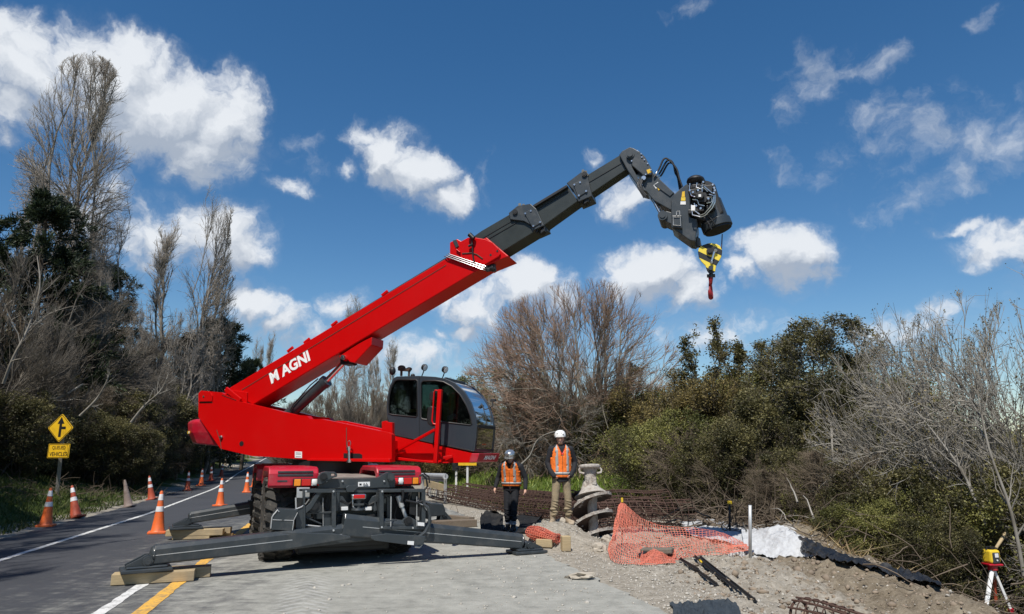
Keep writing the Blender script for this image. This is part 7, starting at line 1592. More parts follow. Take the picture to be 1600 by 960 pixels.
def sub(rng, Pn, Rn, k, env, t0, t1, par, out, up, rnd, frac, cap, n, rf, rmin, rmax, wob=.04, tp=.4, outz=1.0):
    N_, n1, _ = Pn.shape; m = n1 - 1; pi = np.repeat(np.arange(N_), k); t = rng.uniform(t0, t1, N_ * k); i = np.minimum((t * m).astype(int), m - 1); f = (t * m - i)[:, None]
    S = Pn[pi, i] * (1 - f) + Pn[pi, i + 1] * f; pd = nrmz(Pn[pi, i + 1] - Pn[pi, i]); o = S - np.array([env[0], env[1], env[2]]); o[:, 2] *= outz; o = nrmz(o)
    d = nrmz(pd * par + o * out + np.array([[0, 0, up]]) + rng.normal(0, rnd, S.shape)); L_ = np.minimum(env_rem(S, d, env) * rng.uniform(*frac, len(t)), cap * rng.uniform(.5, 1.2, len(t))); L_ = np.maximum(L_, cap * .12)
    r0 = np.clip(Rn[pi, i] * rf, rmin, rmax); return bez(rng, S, nrmz(pd + d * .8), S + d * L_[:, None], n, r0, r0 * tp, wob)
def v_env(name, seed, env, stems, m, H, stem_r, lv, twist=.35, base_r=.15, topbias=0.0, lo=.55, tipcols=(.0, .35, 1.0), trunkz=0.0, vert=0):
    rng = np.random.RandomState(seed); a, b = env[3], env[4]
    u = rng.normal(0, 1, (stems, 3)); u[:, 2] = np.abs(u[:, 2]) + topbias; u = nrmz(u); E = np.array(env[:3]) + u * np.array([a, a, b]) * rng.uniform(lo, .92, (stems, 1))
    if vert: E = np.array(env[:3]) + np.concatenate([rng.uniform(-vert, vert, (stems, 2)) * a, rng.uniform(.45, .97, (stems, 1)) * b], 1)
    S = np.concatenate([rng.normal(0, base_r, (stems, 2)), np.full((stems, 1), trunkz)], 1); D0 = nrmz(u * [1, 1, .4] * twist + [0, 0, 1.]); r = stem_r * rng.uniform(.5, 1.1, stems)
    P0, R0 = bez(rng, S, D0, E, 12, r, r * .22, .018); big = [tubes(P0, R0, 7)]; fine = []
    if trunkz: Pt, Rt = bez(rng, np.zeros((1, 3)), np.array([[0, 0, 1.]]), np.array([[0, 0, trunkz + .3]]), 6, np.array([stem_r * 1.6]), np.array([stem_r]), .01); big.append(tubes(Pt, Rt, 8))
    Pn, Rn = P0, R0; last = None
    for q, (k, t0, par, out, up, rnd, frac, cap, n, rf, rmin, rmax) in enumerate(lv):
        Pn, Rn = sub(rng, Pn, Rn, k, env, t0, 1.0, par, out, up, rnd, frac, cap, n, rf, rmin, rmax)
        (big if q == 0 else fine).append(tubes(Pn, Rn, 4 if q == 0 else 3, tipcols[min(q, 2)]))
    VM[name] = [('trunk', merge(big), m), ('twigs', merge(fine), m)]; return Pn
def addleaves(name, seed, tw, n, size, leaf, spread=.08, aspect=.55, clump=.5):
    rng = np.random.RandomState(seed); pts = tw[:, 1:].reshape(-1, 3); sel = rng.permutation(len(pts))[:int(len(pts) * clump)]; c, i = clustered(rng, pts[sel], n, spread)
    q = pts[sel]; cl = .5 + .28 * np.sin(q[:, 0] * 2.3 + seed) + .2 * np.sin(q[:, 1] * 3.1) + rng.normal(0, .12, len(sel)) + .12 * (q[:, 2] - q[:, 2].mean()) / (q[:, 2].std() + 1e-6)
    VM[name].append(('foliage', leaves(rng, c, size, tint=np.clip(cl, .05, .95)[i], aspect=aspect), leaf))
POPLV = lambda H, k1, k2, k3: [(int(k1 * (.62 if H > 20 else .85)), .10, .30, .75, .75, .30, (.5, 1.0), .20 * H, 6, .5, .02, .07), (k2 - 2, .05, .5, .40, .40, .42, (.6, 1.08), .070 * H, 4, .6, .011, .03), (k3 - 1, .05, .55, .35, .25, .50, (.7, 1.15), .032 * H, 2, .5, .009, .013)]
v_env('pop1', 6, (0, 0, 14.2, 2.9, 7.9), 5, 'poplar', 22, .19, POPLV(22, 84, 10, 7), .15, .35, 1.5, .74, vert=.42)
v_env('pop2', 2, (0, 0, 10.5, 2.2, 7.6), 4, 'poplar', 18, .15, POPLV(18, 48, 9, 6), .15, .3, 2.0, .75, vert=.45)
v_env('pop3', 3, (0, 0, 9.0, 1.35, 7.2), 2, 'poplar', 16, .14, POPLV(16, 70, 9, 6), .1, .15, 3.0, .9, vert=.3)
v_env('pop4', 4, (0, 0, 7.4, 2.1, 6.8), 9, 'poplar', 14, .09, POPLV(14, 22, 8, 6), .25, .5, 1.4, .7, vert=.75)
v_env('willow', 11, (0, 0, 2.6, 4.6, 4.1), 22, 'willow', 6.7, .085, [(14, .20, .45, .6, .22, .45, (.5, .95), 2.6, 7, .5, .012, .035), (8, .10, .45, .5, .25, .45, (.6, 1.0), 1.1, 4, .55, .009, .016), (6, .05, .55, .45, .35, .40, (.8, 1.25), .55, 2, .5, .0065, .009)], 1.7, .30, .25, .45)
def shr(name, seed, a, b, cz, stems, m, r, up, k=(9, 8, 6), rnd=.4, tw=.8, caps=(1.6, .8, .4), tb=.15, rm=.005):
    return v_env(name, seed, (0, 0, cz, a, b), stems, m, 5, r, [(k[0], .15, .5, .6, up, rnd, (.5, .95), caps[0], 6, .5, .010, .03), (k[1], .10, .5, .5, up * .8, rnd, (.6, 1.0), caps[1], 4, .55, .007, .014), (k[2], .05, .6, .4, up * .6, rnd, (.7, 1.15), caps[2], 2, .5, rm, rm * 1.4)], tw, .35, tb, .5)
p_ = shr('pale1', 21, 2.3, 2.9, 2.2, 11, 'palebark', .030, .5, (8, 6, 4), .5, .9); addleaves('pale1', 121, p_, 4500, .032, 'leafbrown', .02)
p_ = shr('pale2', 22, 2.7, 2.3, 2.0, 10, 'palebark', .030, .15, (8, 6, 5), .55, 1.2); addleaves('pale2', 122, p_, 4500, .032, 'leafbrown', .02)
shr('scrub1', 31, 2.2, 2.8, 2.2, 16, 'greybark', .040, .7, (9, 8, 7), .3); shr('scrub2', 32, 1.9, 3.0, 2.2, 18, 'brownbark', .035, .9, (9, 8, 7), .25); shr('scrub3', 33, 2.8, 2.1, 1.8, 14, 'brownbark', .035, .1, (9, 8, 6), .5, 1.2); shr('grey1', 34, 2.8, 2.5, 2.1, 15, 'greybark', .045, .35, (9, 8, 7), .42, 1.0)
for nm, sd, a_, b_, cz, lf, n_, sz in (('ever1', 41, 1.9, 2.2, 2.0, 'leafdark', 40000, .062), ('ever2', 42, 2.0, 1.9, 1.7, 'leafolive', 40000, .058), ('ever3', 43, 1.7, 2.2, 2.0, 'leafbrown', 36000, .056), ('ever4', 44, 2.0, 1.6, 1.5, 'leafgreen', 36000, .052)):
    p_ = shr(nm, sd, a_, b_, cz, 12, 'darkbark', .035, .35, (8, 6, 4), .45, 1.0); addleaves(nm, sd + 100, p_, n_, sz, lf, .07, .55, .55)
p_ = v_env('tallever', 45, (0, 0, 4.6, 1.5, 2.1), 5, 'palebark', 6.6, .05, [(16, .35, .5, .6, .4, .4, (.5, .95), 1.3, 6, .5, .010, .03), (7, .1, .5, .5, .3, .4, (.6, 1), .6, 4, .55, .007, .014), (5, .1, .6, .4, .3, .4, (.7, 1.2), .3, 2, .5, .005, .007)], .5, .12, .6, .5); addleaves('tallever', 145, p_, 30000, .062, 'leafdark', .06, .5, .5)
p_ = v_env('narrow', 46, (0, 0, 2.6, .75, 2.0), 4, 'darkbark', 4.5, .04, [(12, .2, .5, .5, .8, .3, (.5, .95), .9, 5, .5, .008, .02), (6, .1, .5, .4, .6, .3, (.6, 1), .5, 3, .5, .006, .01), (4, .1, .6, .4, .4, .3, (.7, 1.2), .25, 2, .5, .005, .006)], .3, .1, .8, .6); addleaves('narrow', 146, p_, 12000, .075, 'leafdark', .05, .45, .5)
v_conifer('con1', 51, 13, 4.6, 46000); v_conifer('con2', 52, 10, 4.2, 36000)
VME = {}
for k, lst in VM.items(): VME[k] = [(nm, np_mesh(k + '_' + nm, *g[:2], attr=g[2]), mm) for nm, g, mm in lst]
for lst in VME.values():
    for nm, me, mm in lst: me.materials.append(M[mm])
HT = {k: max(float(np.percentile(np.asarray([v.co.z for v in me.vertices][::7]), 99.9)) for _, me, _ in lst) for k, lst in VME.items()}
print(HT)
def plant(kind, variant, loc, s, label, group=None, rz=None, sz=None, cat='tree', tilt=(0, 0)):
    rr = random.Random(int(loc[0] * 91 + loc[1] * 37)); root = empty(kind, loc, label, cat, group, rz if rz is not None else rr.uniform(0, 6.28))
    root.scale = (s, s, sz or s); root.rotation_euler[0] = tilt[0]; root.rotation_euler[1] = tilt[1]
    for nm, me, mm in VME[variant]:
        o = bpy.data.objects.new(nm, me); COL.objects.link(o); o.parent = root
    return root
def at(px, Y, dz=-.15):
    x = (px - 800) / FOC * Y * 1.0 / (math.cos(PITCH) + .215 * math.sin(PITCH)); return Vector((x, Y, gzf(x, Y) + dz))
def hz(px, ptop, Y):      # height needed to reach pixel ptop at distance Y
    d = ray(px, ptop); t = Y / d.y; return CAM_H + d.z * t
EXEC = []
def pl(kind, var, px, ptop, Y, base_h, label, group=None, wide=1.0, dz=-.15, cat='tree', rz=None):
    # the foot stands where the crown centre at ptop projects back; width follows
    d = ray(px, (ptop + 700) / 2)
    while True:
        x = d.x * Y / d.y; g = gzf(x, Y) + dz; H = hz(px, ptop, Y) - g; s = H / HT[var]
        if kind not in ('bare_shrub', 'evergreen_shrub') or px > 430 or Y > 90: break
        if -(x - xc(Y)) > 5.2 + ((3.1 if px < 150 else 2.3) if kind == 'bare_shrub' else 1.35) * s * wide: break
        Y += .7
    return plant(kind, var, Vector((x, Y, g)), s * wide, label, group, rz, s, cat)
# --- poplars on the left, behind the scrub
gp_ = 'bare poplars behind the left bank'
pl('poplar_tree', 'pop1', 104, 92, 36, 22.3, 'tallest bare poplar with a double trunk and a broad crown against the big cloud', gp_, rz=2.3)
pl('poplar_tree', 'pop3', 22, 225, 40, 16.5, 'bare grey poplar at the left edge beside the tallest one', gp_)
pl('poplar_tree', 'pop2', 172, 320, 38, 18.3, 'bare poplar just right of the tallest one, top at half its height', gp_)
pl('poplar_tree', 'pop2', 305, 302, 45, 18.3, 'tall bare poplar with forked crown right of the gap in the trees', gp_, .85, rz=1.0)
pl('poplar_tree', 'pop3', 253, 345, 45, 16.5, 'slimmer bare poplar immediately left of the forked one', gp_, 1.2)
pl('poplar_tree', 'pop3', 335, 400, 47, 16.5, 'low bare poplar on the right flank of the forked one', gp_, 1.1)
pl('poplar_tree', 'pop4', 140, 420, 33, 14.5, 'low multi stemmed poplar in front of the tallest trunk', gp_, .8)
pl('poplar_tree', 'pop4', 205, 470, 36, 14.5, 'short poplar with many upright stems below the dark conifer', gp_, .9)
pl('poplar_tree', 'pop4', 285, 480, 40, 14.5, 'short poplar with many stems at the foot of the forked one', gp_, .9)
# --- centre background
g2 = 'bare poplars far behind the crane'
pl('poplar_tree', 'pop3', 398, 528, 75, 16.5, 'distant thin poplar above the crane tail, left of a pair', g2, .8)
pl('poplar_tree', 'pop3', 421, 518, 78, 16.5, 'distant thin poplar above the crane tail, right of a pair', g2, .8)
pl('poplar_tree', 'pop3', 548, 462, 62, 16.5, 'poplar whose tip shows above the crane boom', g2, 1.1)
pl('poplar_tree', 'pop3', 578, 545, 66, 16.5, 'slim poplar right of the boom cylinder bracket', g2, 1.0)
pl('poplar_tree', 'pop3', 612, 528, 70, 16.5, 'slim pointed poplar left of the cab roof', g2, 1.0)
for k, (px, top, Y, v, w) in enumerate(((505, 590, 44, 'pop4', 1.0), (535, 565, 46, 'pop4', 1.1), (570, 560, 48, 'pop4', 1.1), (598, 600, 45, 'pop4', 1.0), (480, 610, 50, 'pop4', 1.0), (640, 585, 60, 'pop2', 1.0), (700, 590, 62, 'pop4', 1.2), (735, 600, 55, 'pop2', 1.0))):
    pl('poplar_tree', v, px, top, Y, 14.5 if v == 'pop4' else 18.3, 'bushy bare %s in the brown belt behind the crane%s' % (('poplar at the left end', 'poplar second from the left', 'poplar in the middle', 'poplar against the cab rear', 'poplar under the boom root', 'poplar above the cab roof', 'poplar behind the windscreen', 'poplar right of the cab')[k], ''), 'brown belt of bare trees behind the crane', w)
for k, (px, top, Y) in enumerate(((430, 640, 46), (460, 625, 42), (492, 618, 41), (522, 612, 42), (552, 604, 41), (584, 610, 42), (616, 618, 43), (650, 630, 46), (700, 625, 48), (745, 615, 44))):
    pl('bare_shrub', 'scrub2' if k % 2 else 'scrub1', px, top, Y, 5, 'brown leafless shrub ' + ('nearest the lower end of the boom', 'under the lettering on the boom', 'left of the lift cylinder', 'behind the lift cylinder', 'right of the lift cylinder', 'just left of the cab', 'behind the rear cab window', 'behind the cab door', 'behind the windscreen', 'just right of the cab front')[k], 'brown leafless shrubs behind the crane body', 1.1, cat='shrub')
# --- conifers
pl('conifer_tree', 'con1', 55, 300, 30, 13.2, 'dark evergreen conifer with drooping layered branches at the far left', 'dark conifers on the left bank')
pl('conifer_tree', 'con1', 150, 410, 42, 13.2, 'dark conifer between the tallest poplar and the gap, branches reaching right', 'dark conifers on the left bank', 1.1)
pl('conifer_tree', 'con2', 335, 500, 50, 10.2, 'dark rounded conifer behind the crane tail', 'dark conifers on the left bank', .9)
pl('conifer_tree', 'con2', 385, 560, 56, 10.2, 'small dark conifer touching the lower end of the boom', 'dark conifers on the left bank', .8)
pl('conifer_tree', 'con2', 285, 520, 48, 10.2, 'dark conifer behind the forked poplar', 'dark conifers on the left bank', 1.0)
pl('conifer_tree', 'con1', -60, 330, 34, 13.2, 'dark conifer just beyond the left edge', 'dark conifers on the left bank', 1.0)
# --- left bank scrub: bare shrubs in front, dark evergreens below
g3 = 'bare shrubs on the left bank'; g4 = 'dark evergreen shrubs under the left trees'
row1 = [(-30, 430, 24, 'scrub1'), (30, 400, 25, 'pale1'), (85, 500, 24, 'scrub1'), (140, 520, 27, 'pale2'), (190, 560, 29, 'scrub1'), (235, 585, 31, 'pale1'), (280, 600, 34, 'scrub1'), (320, 610, 38, 'scrub2'), (355, 620, 42, 'scrub1'), (-40, 560, 27, 'pale2'), (390, 640, 50, 'scrub2'), (60, 600, 30, 'pale2'), (120, 600, 24, 'scrub3'), (180, 640, 26, 'pale2'), (230, 650, 28, 'scrub3'), (260, 560, 36, 'scrub2'), (340, 560, 46, 'scrub2'), (300, 640, 33, 'pale2'), (0, 470, 29, 'scrub2'), (110, 450, 31, 'scrub2'), (220, 520, 35, 'scrub2'), (160, 480, 34, 'scrub1')]
names = ['at the extreme left edge', 'with pale arching limbs at the left edge', 'above the diamond sign', 'right of the diamond sign', 'left of the counterweight', 'behind the top of the counterweight', 'just behind the counterweight', 'behind the crane tail', 'touching the crane tail', 'low in the left corner above the verge', 'farthest along the left bank', 'right behind the sign plates', 'spreading low right of the sign', 'low and spreading above the grey cone', 'low and brown above the dark cone', 'upright at the foot of the slim poplar', 'tall and brown under the dark conifer', 'with pale twigs below the counterweight', 'brown and upright under the left conifer', 'brown at the foot of the tallest poplar', 'brown in the gap between the poplars', 'grey at the foot of the short poplar']
for (px, top, Y, v), nm in zip(row1, names):
    v = {'pale1': 'grey1', 'pale2': 'grey1'}.get(v, v)
    pl('bare_shrub', v, px, top, Y, {'scrub1': 4.9, 'grey1': 4.6, 'scrub2': 5.0, 'scrub3': 3.9}[v], 'twiggy leafless shrub ' + nm, g3, 1.0, cat='shrub')
row2 = [(-70, 600, 24), (20, 610, 24), (60, 640, 27), (110, 640, 27), (150, 650, 28), (190, 660, 29), (225, 665, 31), (260, 665, 33), (290, 670, 36), (320, 672, 40), (345, 680, 44), (365, 690, 50), (385, 690, 58), (5, 540, 30), (70, 520, 33), (140, 560, 36), (200, 590, 38), (260, 600, 42), (320, 610, 48), (100, 590, 30), (240, 620, 36), (400, 660, 70), (170, 610, 31)]
nm2 = ['at the left edge of the verge', 'behind the first cone', 'behind the sign post', 'just right of the sign post', 'above the leaning cone', 'above the grey cone', 'above the dark cone', 'below the counterweight', 'under the counterweight', 'above the roadside cones', 'over the farthest roadside cones', 'beside the far barrier', 'at the end of the far barrier', 'high behind the left limbs', 'high under the tallest poplar', 'high behind the pale limbs', 'high under the gap', 'high left of the crane tail', 'high behind the crane tail', 'filling in behind the diamond sign', 'filling in behind the counterweight', 'at the far bend of the road', 'between the sign and the counterweight']
for k, ((px, top, Y), nm) in enumerate(zip(row2, nm2)): pl('evergreen_shrub', ('ever1', 'ever2', 'ever1', 'ever3')[k % 4] if Y > 31 else 'ever1', px, top, Y, {0: 4.1, 1: 3.4, 2: 4.1, 3: 3.8}[k % 4] if Y > 31 else 4.1, 'dense dark evergreen shrub ' + nm, g4, 1.35, cat='shrub')
# trees beyond the left edge of the picture: they shade the left lane
g5 = 'trees beside the road left of the view'
for k, (kd, x, y, v, H_, nm) in enumerate((('evergreen_tree', -17.0, 8.5, 'ever1', 11, 'leafy and dense, nearest the first cone'), ('evergreen_tree', -20.5, 12.5, 'ever1', 12.5, 'leafy and dense, second along the verge'), ('evergreen_tree', -24.5, 16.5, 'ever2', 13, 'leafy, broad and olive'), ('bare_tree', -13.5, 6.5, 'scrub1', 9, 'bare, with fine grey twigs'), ('bare_tree', -12.6, 1.5, 'grey1', 11, 'bare and broad, closest to the road'),
        ('poplar_tree', -13.8, 3.5, 'pop3', 14, 'slender bare poplar'), ('poplar_tree', -15.0, 10.0, 'pop3', 13, 'second slender bare poplar'), ('bare_tree', -11.8, -3.0, 'grey1', 12, 'bare, standing behind the camera position'), ('evergreen_tree', -25.0, 19.8, 'ever1', 10, 'leafy, behind the sign'), ('evergreen_tree', -29.0, 22.0, 'ever1', 14, 'leafy, farthest back'), ('bare_tree', -17.8, 15.2, 'scrub1', 8, 'bare, between the leafy ones'), ('poplar_tree', -12.9, 9.3, 'pop4', 15, 'many stemmed bare poplar, farthest of three'), ('poplar_tree', -12.2, 5.6, 'pop4', 16, 'many stemmed bare poplar, middle of three'), ('poplar_tree', -11.6, 1.8, 'pop4', 17, 'many stemmed bare poplar, nearest of three'), ('poplar_tree', -14.6, 12.6, 'pop4', 15, 'many stemmed bare poplar beyond the three'))):
    plant(kd, v, Vector((x, y, gzf(x, y) - .1)), H_ / HT[v], 'roadside tree left of the view shading the verge, ' + nm, g5, cat='tree')
# --- big willow
pl('willow_tree', 'willow', 912, 446, 29.5, 6.3, 'large leafless willow with a rounded reddish crown behind the workers', None, .95, rz=.5)
# --- right bank shrubs
g6 = 'evergreen shrubs on the right bank'
R6 = [(775, 640, 33, 'ever2', 'behind the cab front'), (820, 640, 30, 'ever3', 'behind the left worker'), (770, 575, 36, 'ever2', 'dark green left of the willow'), (860, 665, 28.5, 'ever2', 'behind the right worker'), (905, 660, 27.5, 'ever4', 'right behind the right worker'), (950, 620, 26, 'ever4', 'bright olive right of the willow trunk'), (990, 600, 27, 'ever2', 'olive under the right half of the willow'), (1030, 570, 27.5, 'ever3', 'brownish below the right edge of the willow'),
      (1010, 660, 22, 'ever4', 'low olive behind the rebar cages'), (1060, 640, 21, 'ever2', 'green above the boards'), (1075, 580, 25, 'ever3', 'brown green left of the narrow tree'), (1130, 590, 24, 'ever3', 'brown green under the narrow tree'), (1175, 545, 23, 'ever3', 'tall and brownish left of the tall evergreen'), (1120, 680, 18.5, 'ever1', 'dark and low above the boards'), (1180, 650, 18, 'ever1', 'dark above the dead branches'), (1235, 600, 19.5, 'ever1', 'dark below the tall evergreen'),
      (1300, 620, 21, 'ever2', 'right of the tall evergreen trunk'), (1240, 700, 16, 'ever1', 'low and dark behind the dead branches'), (1310, 720, 15, 'ever2', 'low behind the black sheet'), (1370, 730, 14, 'ever1', 'low and leafy in the middle of the bank'), (1430, 740, 13.5, 'ever2', 'low left of the pale shrubs'), (1490, 720, 13, 'ever1', 'dark behind the laser level'), (1560, 740, 12.5, 'ever2', 'right behind the laser level'), (1400, 660, 19, 'ever3', 'behind the pale twigs'), (1480, 660, 19, 'ever2', 'deep behind the pale twigs'), (1560, 650, 19, 'ever3', 'deep at the right edge'),
      (1640, 700, 14, 'ever1', 'beyond the right edge'), (1330, 560, 26, 'ever2', 'far back right of the tall evergreen'), (690, 660, 40, 'ever3', 'far behind the cab'), (650, 680, 42, 'ever2', 'far behind the guardrail'), (735, 690, 36, 'ever2', 'far behind the yellow sign'), (1440, 800, 12.0, 'ever1', 'small and leafy behind the end of the black sheet'), (1500, 830, 13.6, 'ever2', 'small and leafy left of the laser level'), (1380, 780, 12.8, 'ever2', 'small and leafy behind the middle of the black sheet'), (1600, 800, 13.2, 'ever1', 'small and leafy right of the laser level'), (1345, 780, 13.2, 'ever4', 'lowest leafy one above the black sheet'), (1270, 780, 14.8, 'ever1', 'low behind the yellow capped pipe'), (1210, 560, 26, 'ever2', 'far behind the brownish shrub')]
hb = {'ever1': 4.1, 'ever2': 3.4, 'ever3': 3.8, 'ever4': 3.0}
for px, top, Y, v, nm in R6:
    if 760 <= px <= 1000 and 25 < Y < 35: Y += 3.2
    pl('evergreen_shrub', v, px, top, Y, hb[v], 'leafy shrub ' + nm, g6, 1.15, cat='shrub')
pl('evergreen_tree', 'tallever', 1290, 492, 20.5, 6.3, 'tall evergreen tree with a pale slender trunk and dense dark crown', None, 1.5, rz=1.1)
pl('evergreen_tree', 'tallever', 1245, 520, 21.5, 6.3, 'evergreen tree with brownish crown merging with the taller one on its right', None, 1.5, rz=3.1)
pl('evergreen_tree', 'narrow', 1112, 500, 26, 4.1, 'narrow upright evergreen standing above the shrubs right of the willow', None, 1.2)
# --- pale bare shrubs at the right
g7 = 'pale bare shrubs at the right'
for px, top, Y, v, nm in ((1435, 500, 14.5, 'pale1', 'left one of the group, reaching over the dark shrubs'), (1475, 480, 13.8, 'pale2', 'tall, with arching twigs above the laser level'), (1530, 455, 13, 'pale1', 'tallest, at the centre of the group'), (1590, 430, 13.2, 'pale2', 'at the right edge of the picture'), (1400, 610, 15.5, 'pale2', 'low, leaning over the dark bank'), (1660, 440, 12, 'pale1', 'beyond the right edge'), (1545, 600, 14.2, 'pale1', 'directly behind the laser level')):
    pl('bare_shrub', v, px, top, Y, 4.9 if v == 'pale1' else 4.6, 'pale lichen covered leafless shrub, ' + nm, g7, .68, cat='shrub')
for px, top, Y, v, nm in ((800, 600, 29, 'scrub3', 'left under the willow'), (850, 590, 28, 'pale2', 'under the willow with long arching twigs'), (960, 560, 29, 'scrub2', 'inside the right half of the willow'), (1090, 660, 20, 'scrub3', 'brown, above the boards'), (1150, 700, 17.5, 'scrub3', 'brown, over the dead branches'), (1010, 690, 23, 'scrub3', 'brown, behind the short rebar cage'), (1210, 730, 16, 'scrub3', 'brown, right of the dead branches'), (740, 610, 38, 'scrub1', 'grey, behind the cab windscreen'), (1330, 700, 15, 'scrub3', 'brown, under the tall evergreen'), (1180, 590, 24, 'scrub1', 'grey, poking through the brownish shrub')):
    pl('bare_shrub', v, px, top, Y, {'scrub3': 3.9, 'pale2': 4.3, 'scrub2': 5.0, 'scrub1': 4.9}[v], 'twiggy leafless shrub ' + nm, 'twiggy shrubs on the right bank', 1.1, cat='shrub')
# --- pale long branches: fallen trunk on the left, arching one behind the workers, dead branch pile
def branchy(name, pts, r0, lab, m='palebark', kids=6, seed=1, cat='branch'):
    rng = np.random.RandomState(seed); Pn = catmull([list(p) for p in pts], 4)[None]; K_ = Pn.shape[1]; Rn = np.linspace(r0, r0 * .3, K_)[None]
    if not kids:
        V, F, A = tubes(Pn, Rn, 7); o = np.array(pts[0]); return tag(link(name, np_mesh(name, V - o, F, attr=A), M[m], None, Vector(o)), lab, cat)
    S1, D1, L1, r1, _ = spawn(rng, Pn, Rn, kids, .2, 1, 40, 15, .35, .4, .6, .2); P1, R1 = grow(rng, S1, D1, L1, np.maximum(r1, .006), 4, .2, .15, .3); S2, D2, L2, r2, _ = spawn(rng, P1, R1, 4, .2, 1, 38, 12, .5, .3, .6, .1); P2, R2 = grow(rng, S2, D2, L2, np.maximum(r2, .004), 3, .1, .15, .3)
    V, F, A = merge([tubes(Pn, Rn, 7), tubes(P1, R1, 4), tubes(P2, R2, 3)]); o = np.array(pts[0]); ob = link(name, np_mesh(name, V - o, F, attr=A), M[m], None, Vector(o)); return tag(ob, lab, cat)
branchy('tree_limb', [DT(18, 664, 25), DT(45, 646, 25), DT(75, 628, 25.3), DT(100, 618, 25.6), DT(130, 600, 26)], .10, 'thick pale broken limb leaning over the left bank', kids=5)
branchy('tree_limb', [DT(5, 600, 20), DT(20, 560, 20), DT(45, 510, 20.3), DT(62, 450, 20.6), DT(58, 400, 21)], .045, 'long pale upright limb at the left edge', kids=14, seed=2)
branchy('tree_limb', [DT(45, 520, 20), DT(75, 492, 19.8), DT(115, 478, 19.6)], .025, 'pale forked limb reaching right above the diamond sign', kids=12, seed=3)
branchy('tree_limb', [DT(125, 650, 23), DT(150, 625, 23), DT(165, 600, 23), DT(172, 580, 23)], .045, 'pale slanting limb right of the diamond sign', kids=8, seed=4)
branchy('tree_limb', [DT(205, 660, 26), DT(225, 635, 26), DT(250, 612, 26), DT(262, 590, 26)], .05, 'pale slanting limb left of the counterweight', kids=14, seed=5)
branchy('tree_limb', [DT(815, 725, 24), DT(828, 712, 24), DT(838, 690, 24), DT(855, 678, 24), DT(880, 672, 24)], .035, 'long pale curved branch arching behind the left worker', kids=2, seed=6)
branchy('tree_limb', [DT(1312, 830, 14.6), DT(1306, 770, 14.8), DT(1302, 720, 15), DT(1298, 660, 15.4)], .05, 'pale slender stem rising from the bank below the tall evergreen', kids=2, seed=7)
branchy('tree_limb', [DT(1330, 790, 14), DT(1326, 755, 14.1), DT(1330, 715, 14.2)], .03, 'thin pale stem right of the slender one', kids=2, seed=8)
branchy('tree_limb', [DT(1540, 820, 11.3), DT(1505, 740, 11.8), DT(1470, 690, 12.2), DT(1430, 640, 12.6)], .030, 'pale limb slanting up to the left above the laser level', kids=10, seed=9)
branchy('tree_limb', [DT(1600, 900, 10.6), DT(1580, 800, 10.8), DT(1545, 700, 11.1), DT(1525, 600, 11.5)], .032, 'dark rising limb at the right edge', kids=12, seed=10)
rng = np.random.RandomState(77)
def pile(name, cx, cy, n, spx, spy, h, L_, lab, m, r=.012, seed=1, kind='stuff'):
    rng = np.random.RandomState(seed); S = np.stack([rng.normal(cx, spx, n), rng.normal(cy, spy, n), np.zeros(n)], -1); S[:, 2] = gz(S[:, 0], S[:, 1]) + np.abs(rng.normal(0, h, n)); D = np.stack([rng.normal(0, 1, n), rng.normal(-.2, .8, n), rng.normal(.35, .45, n)], -1)
    Pn, Rn = grow(rng, S, D, L_ * rng.uniform(.4, 1.4, n), r * rng.uniform(.5, 1.6, n), 5, -.15, .2, .4); V, F, A = merge([tubes(Pn, Rn, 4)]); ob = link(name, np_mesh(name, V, F, attr=A), M[m]); return tag(ob, lab, kind=kind)
pile('dead_branch_debris', 5.6, 16.0, 420, .9, .7, .22, 1.1, 'heap of dead brown branches in front of the bushes', 'brownbark', seed=1)
pile('dead_branch_debris', 7.0, 14.4, 330, .9, .8, .20, .6, 'broken sticks and roots beyond the black sheet', 'brownbark', seed=2)
pile('dead_branch_debris', 6.8, 14.2, 90, 1.0, .7, .15, .6, 'pale split roots among the debris', 'palebark', .016, seed=3)
pile('leafless_undergrowth', 7.6, 11.8, 500, 1.3, 2.2, .35, .7, 'tangle of grey twigs on the slope behind the laser level', 'brownbark', .008, seed=4)
pile('leafless_undergrowth', 4.5, 20.5, 380, 2.2, .8, .2, .9, 'tangle of twigs behind the rebar cages', 'brownbark', .008, seed=5)
pile('leafless_undergrowth', -14.6, 23.5, 260, .6, 3.5, .12, .6, 'dead twigs littering the foot of the left bank', 'brownbark', .008, seed=6)
branchy('broken_stump', [DT(1283, 812, 14.6), DT(1279, 795, 14.6), DT(1277, 776, 14.6)], .06, 'splintered pale stump standing in the dead branches', kids=0, seed=12, cat='stump')
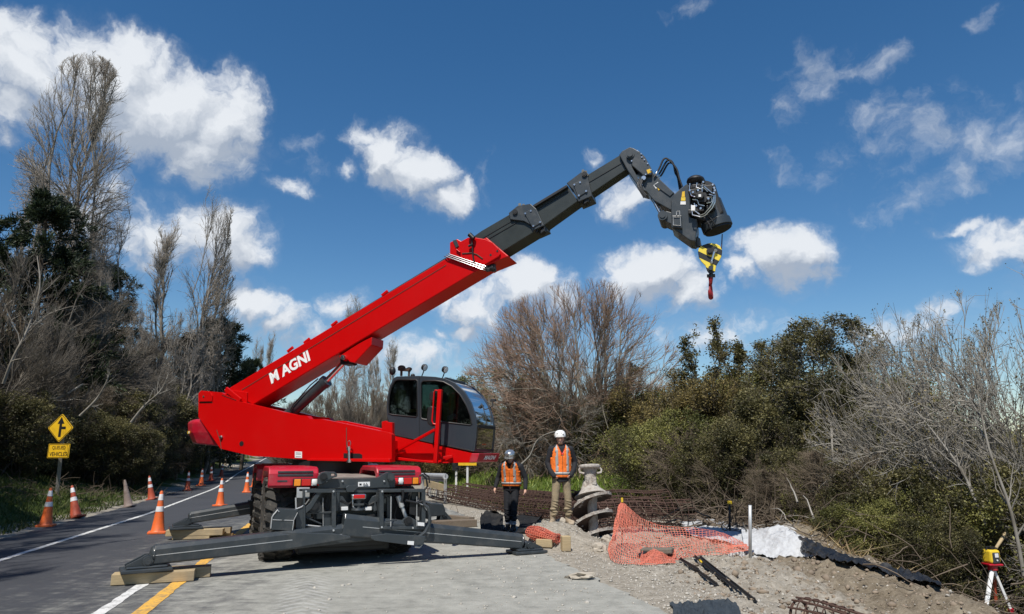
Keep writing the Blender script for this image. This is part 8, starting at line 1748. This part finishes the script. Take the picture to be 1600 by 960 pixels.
# --- far woods and hills
def far_wood(name, pts, hmin, hmax, lab, m, leaf, seed=1, nl=60):
    rng = np.random.RandomState(seed); C_ = []; 
    for (x, y) in pts:
        h = rng.uniform(hmin, hmax); w = h * rng.uniform(.35, .6); z0_ = gzf(x, y); n = nl; u = rng.normal(0, 1, (n, 3)); u /= np.linalg.norm(u, axis=1, keepdims=True); u *= rng.uniform(.5, 1, (n, 1)) ** .4
        C_.append(np.stack([x + u[:, 0] * w, y + u[:, 1] * w, z0_ + h * .55 + u[:, 2] * h * .45], -1))
    C_ = np.concatenate(C_); V, F, A = leaves(rng, C_, leaf, aspect=.8); ob = link(name, np_mesh(name, V, F, attr=A), M[m]); return tag(ob, lab, kind='stuff')
rg = np.random.RandomState(9)
far_wood('far_woodland', [(rg.uniform(60, 260), rg.uniform(170, 330)) for _ in range(260)], 7, 14, 'distant dark woodland on the right horizon', 'leafdark', 2.0, 1)
far_wood('far_woodland', [(x, 120 + rg.uniform(0, 60)) for x in rg.uniform(-70, 60, 240)], 6, 10, 'distant brown woodland behind the crane', 'leafbrown', 1.1, 2)
far_wood('far_woodland', [(-30 - rg.uniform(0, 40) - k * .25, 50 + k * .5 + rg.uniform(0, 10)) for k in range(120)], 6, 11, 'deep shaded woodland behind the left trees', 'leafdark', .9, 3, 120)
def hillmesh():
    n = 90; xs = np.linspace(-700, 900, n); V = []; rg = np.random.RandomState(3)
    hgt = 20 + 12 * np.sin(xs * .006 + 1) + 6 * np.sin(xs * .021) + 3 * np.sin(xs * .05 + 2)
    for k, (dy, f) in enumerate(((0, 0), (60, .5), (130, .85), (220, 1.0), (400, .6))):
        for x, h in zip(xs, hgt): V.append((x, 480 + dy + 20 * math.sin(x * .01), -14 + (h + 14) * f))
    i = np.arange(n - 1)[None, :] + np.arange(4)[:, None] * n; F = np.stack([i, i + 1, i + n + 1, i + n], -1).reshape(-1, 4)
    o = link('hills', np_mesh('hills', np.array(V), F, smooth=True), mat('hill_cover', (.05, .06, .035), .95, var=.4, vscale=.03)); tag(o, kind='structure')
hillmesh()
# hut seen through the twigs at the right edge
hp = Vector((41.5, 55, gzf(41.5, 55))); hb_ = hp + Z * 0; ht = empty('garden_shed', hp, 'small distant shed with a green roof half hidden by twigs at the right edge', 'shed')
mb = MB(); mb.box(hp + Z * .9, (3.4, 2.6, 1.8)); part('wall', mb, M['orangeold'], ht)
mb = MB(); mb.prism([hp + Vector((-1.9, -1.5, 1.8)), hp + Vector((-1.9, 1.5, 1.8)), hp + Vector((-1.9, 0, 2.6))], Vector((3.8, 0, 0))); part('roof', mb, mat('green_roof', (.05, .16, .10), .6), ht)
mb = MB(); mb.box(hp + Vector((.3, -1.32, .5)), (1.6, .05, .8)); part('blue_panel', mb, mat('blue_panel', (.03, .12, .45), .6), ht)
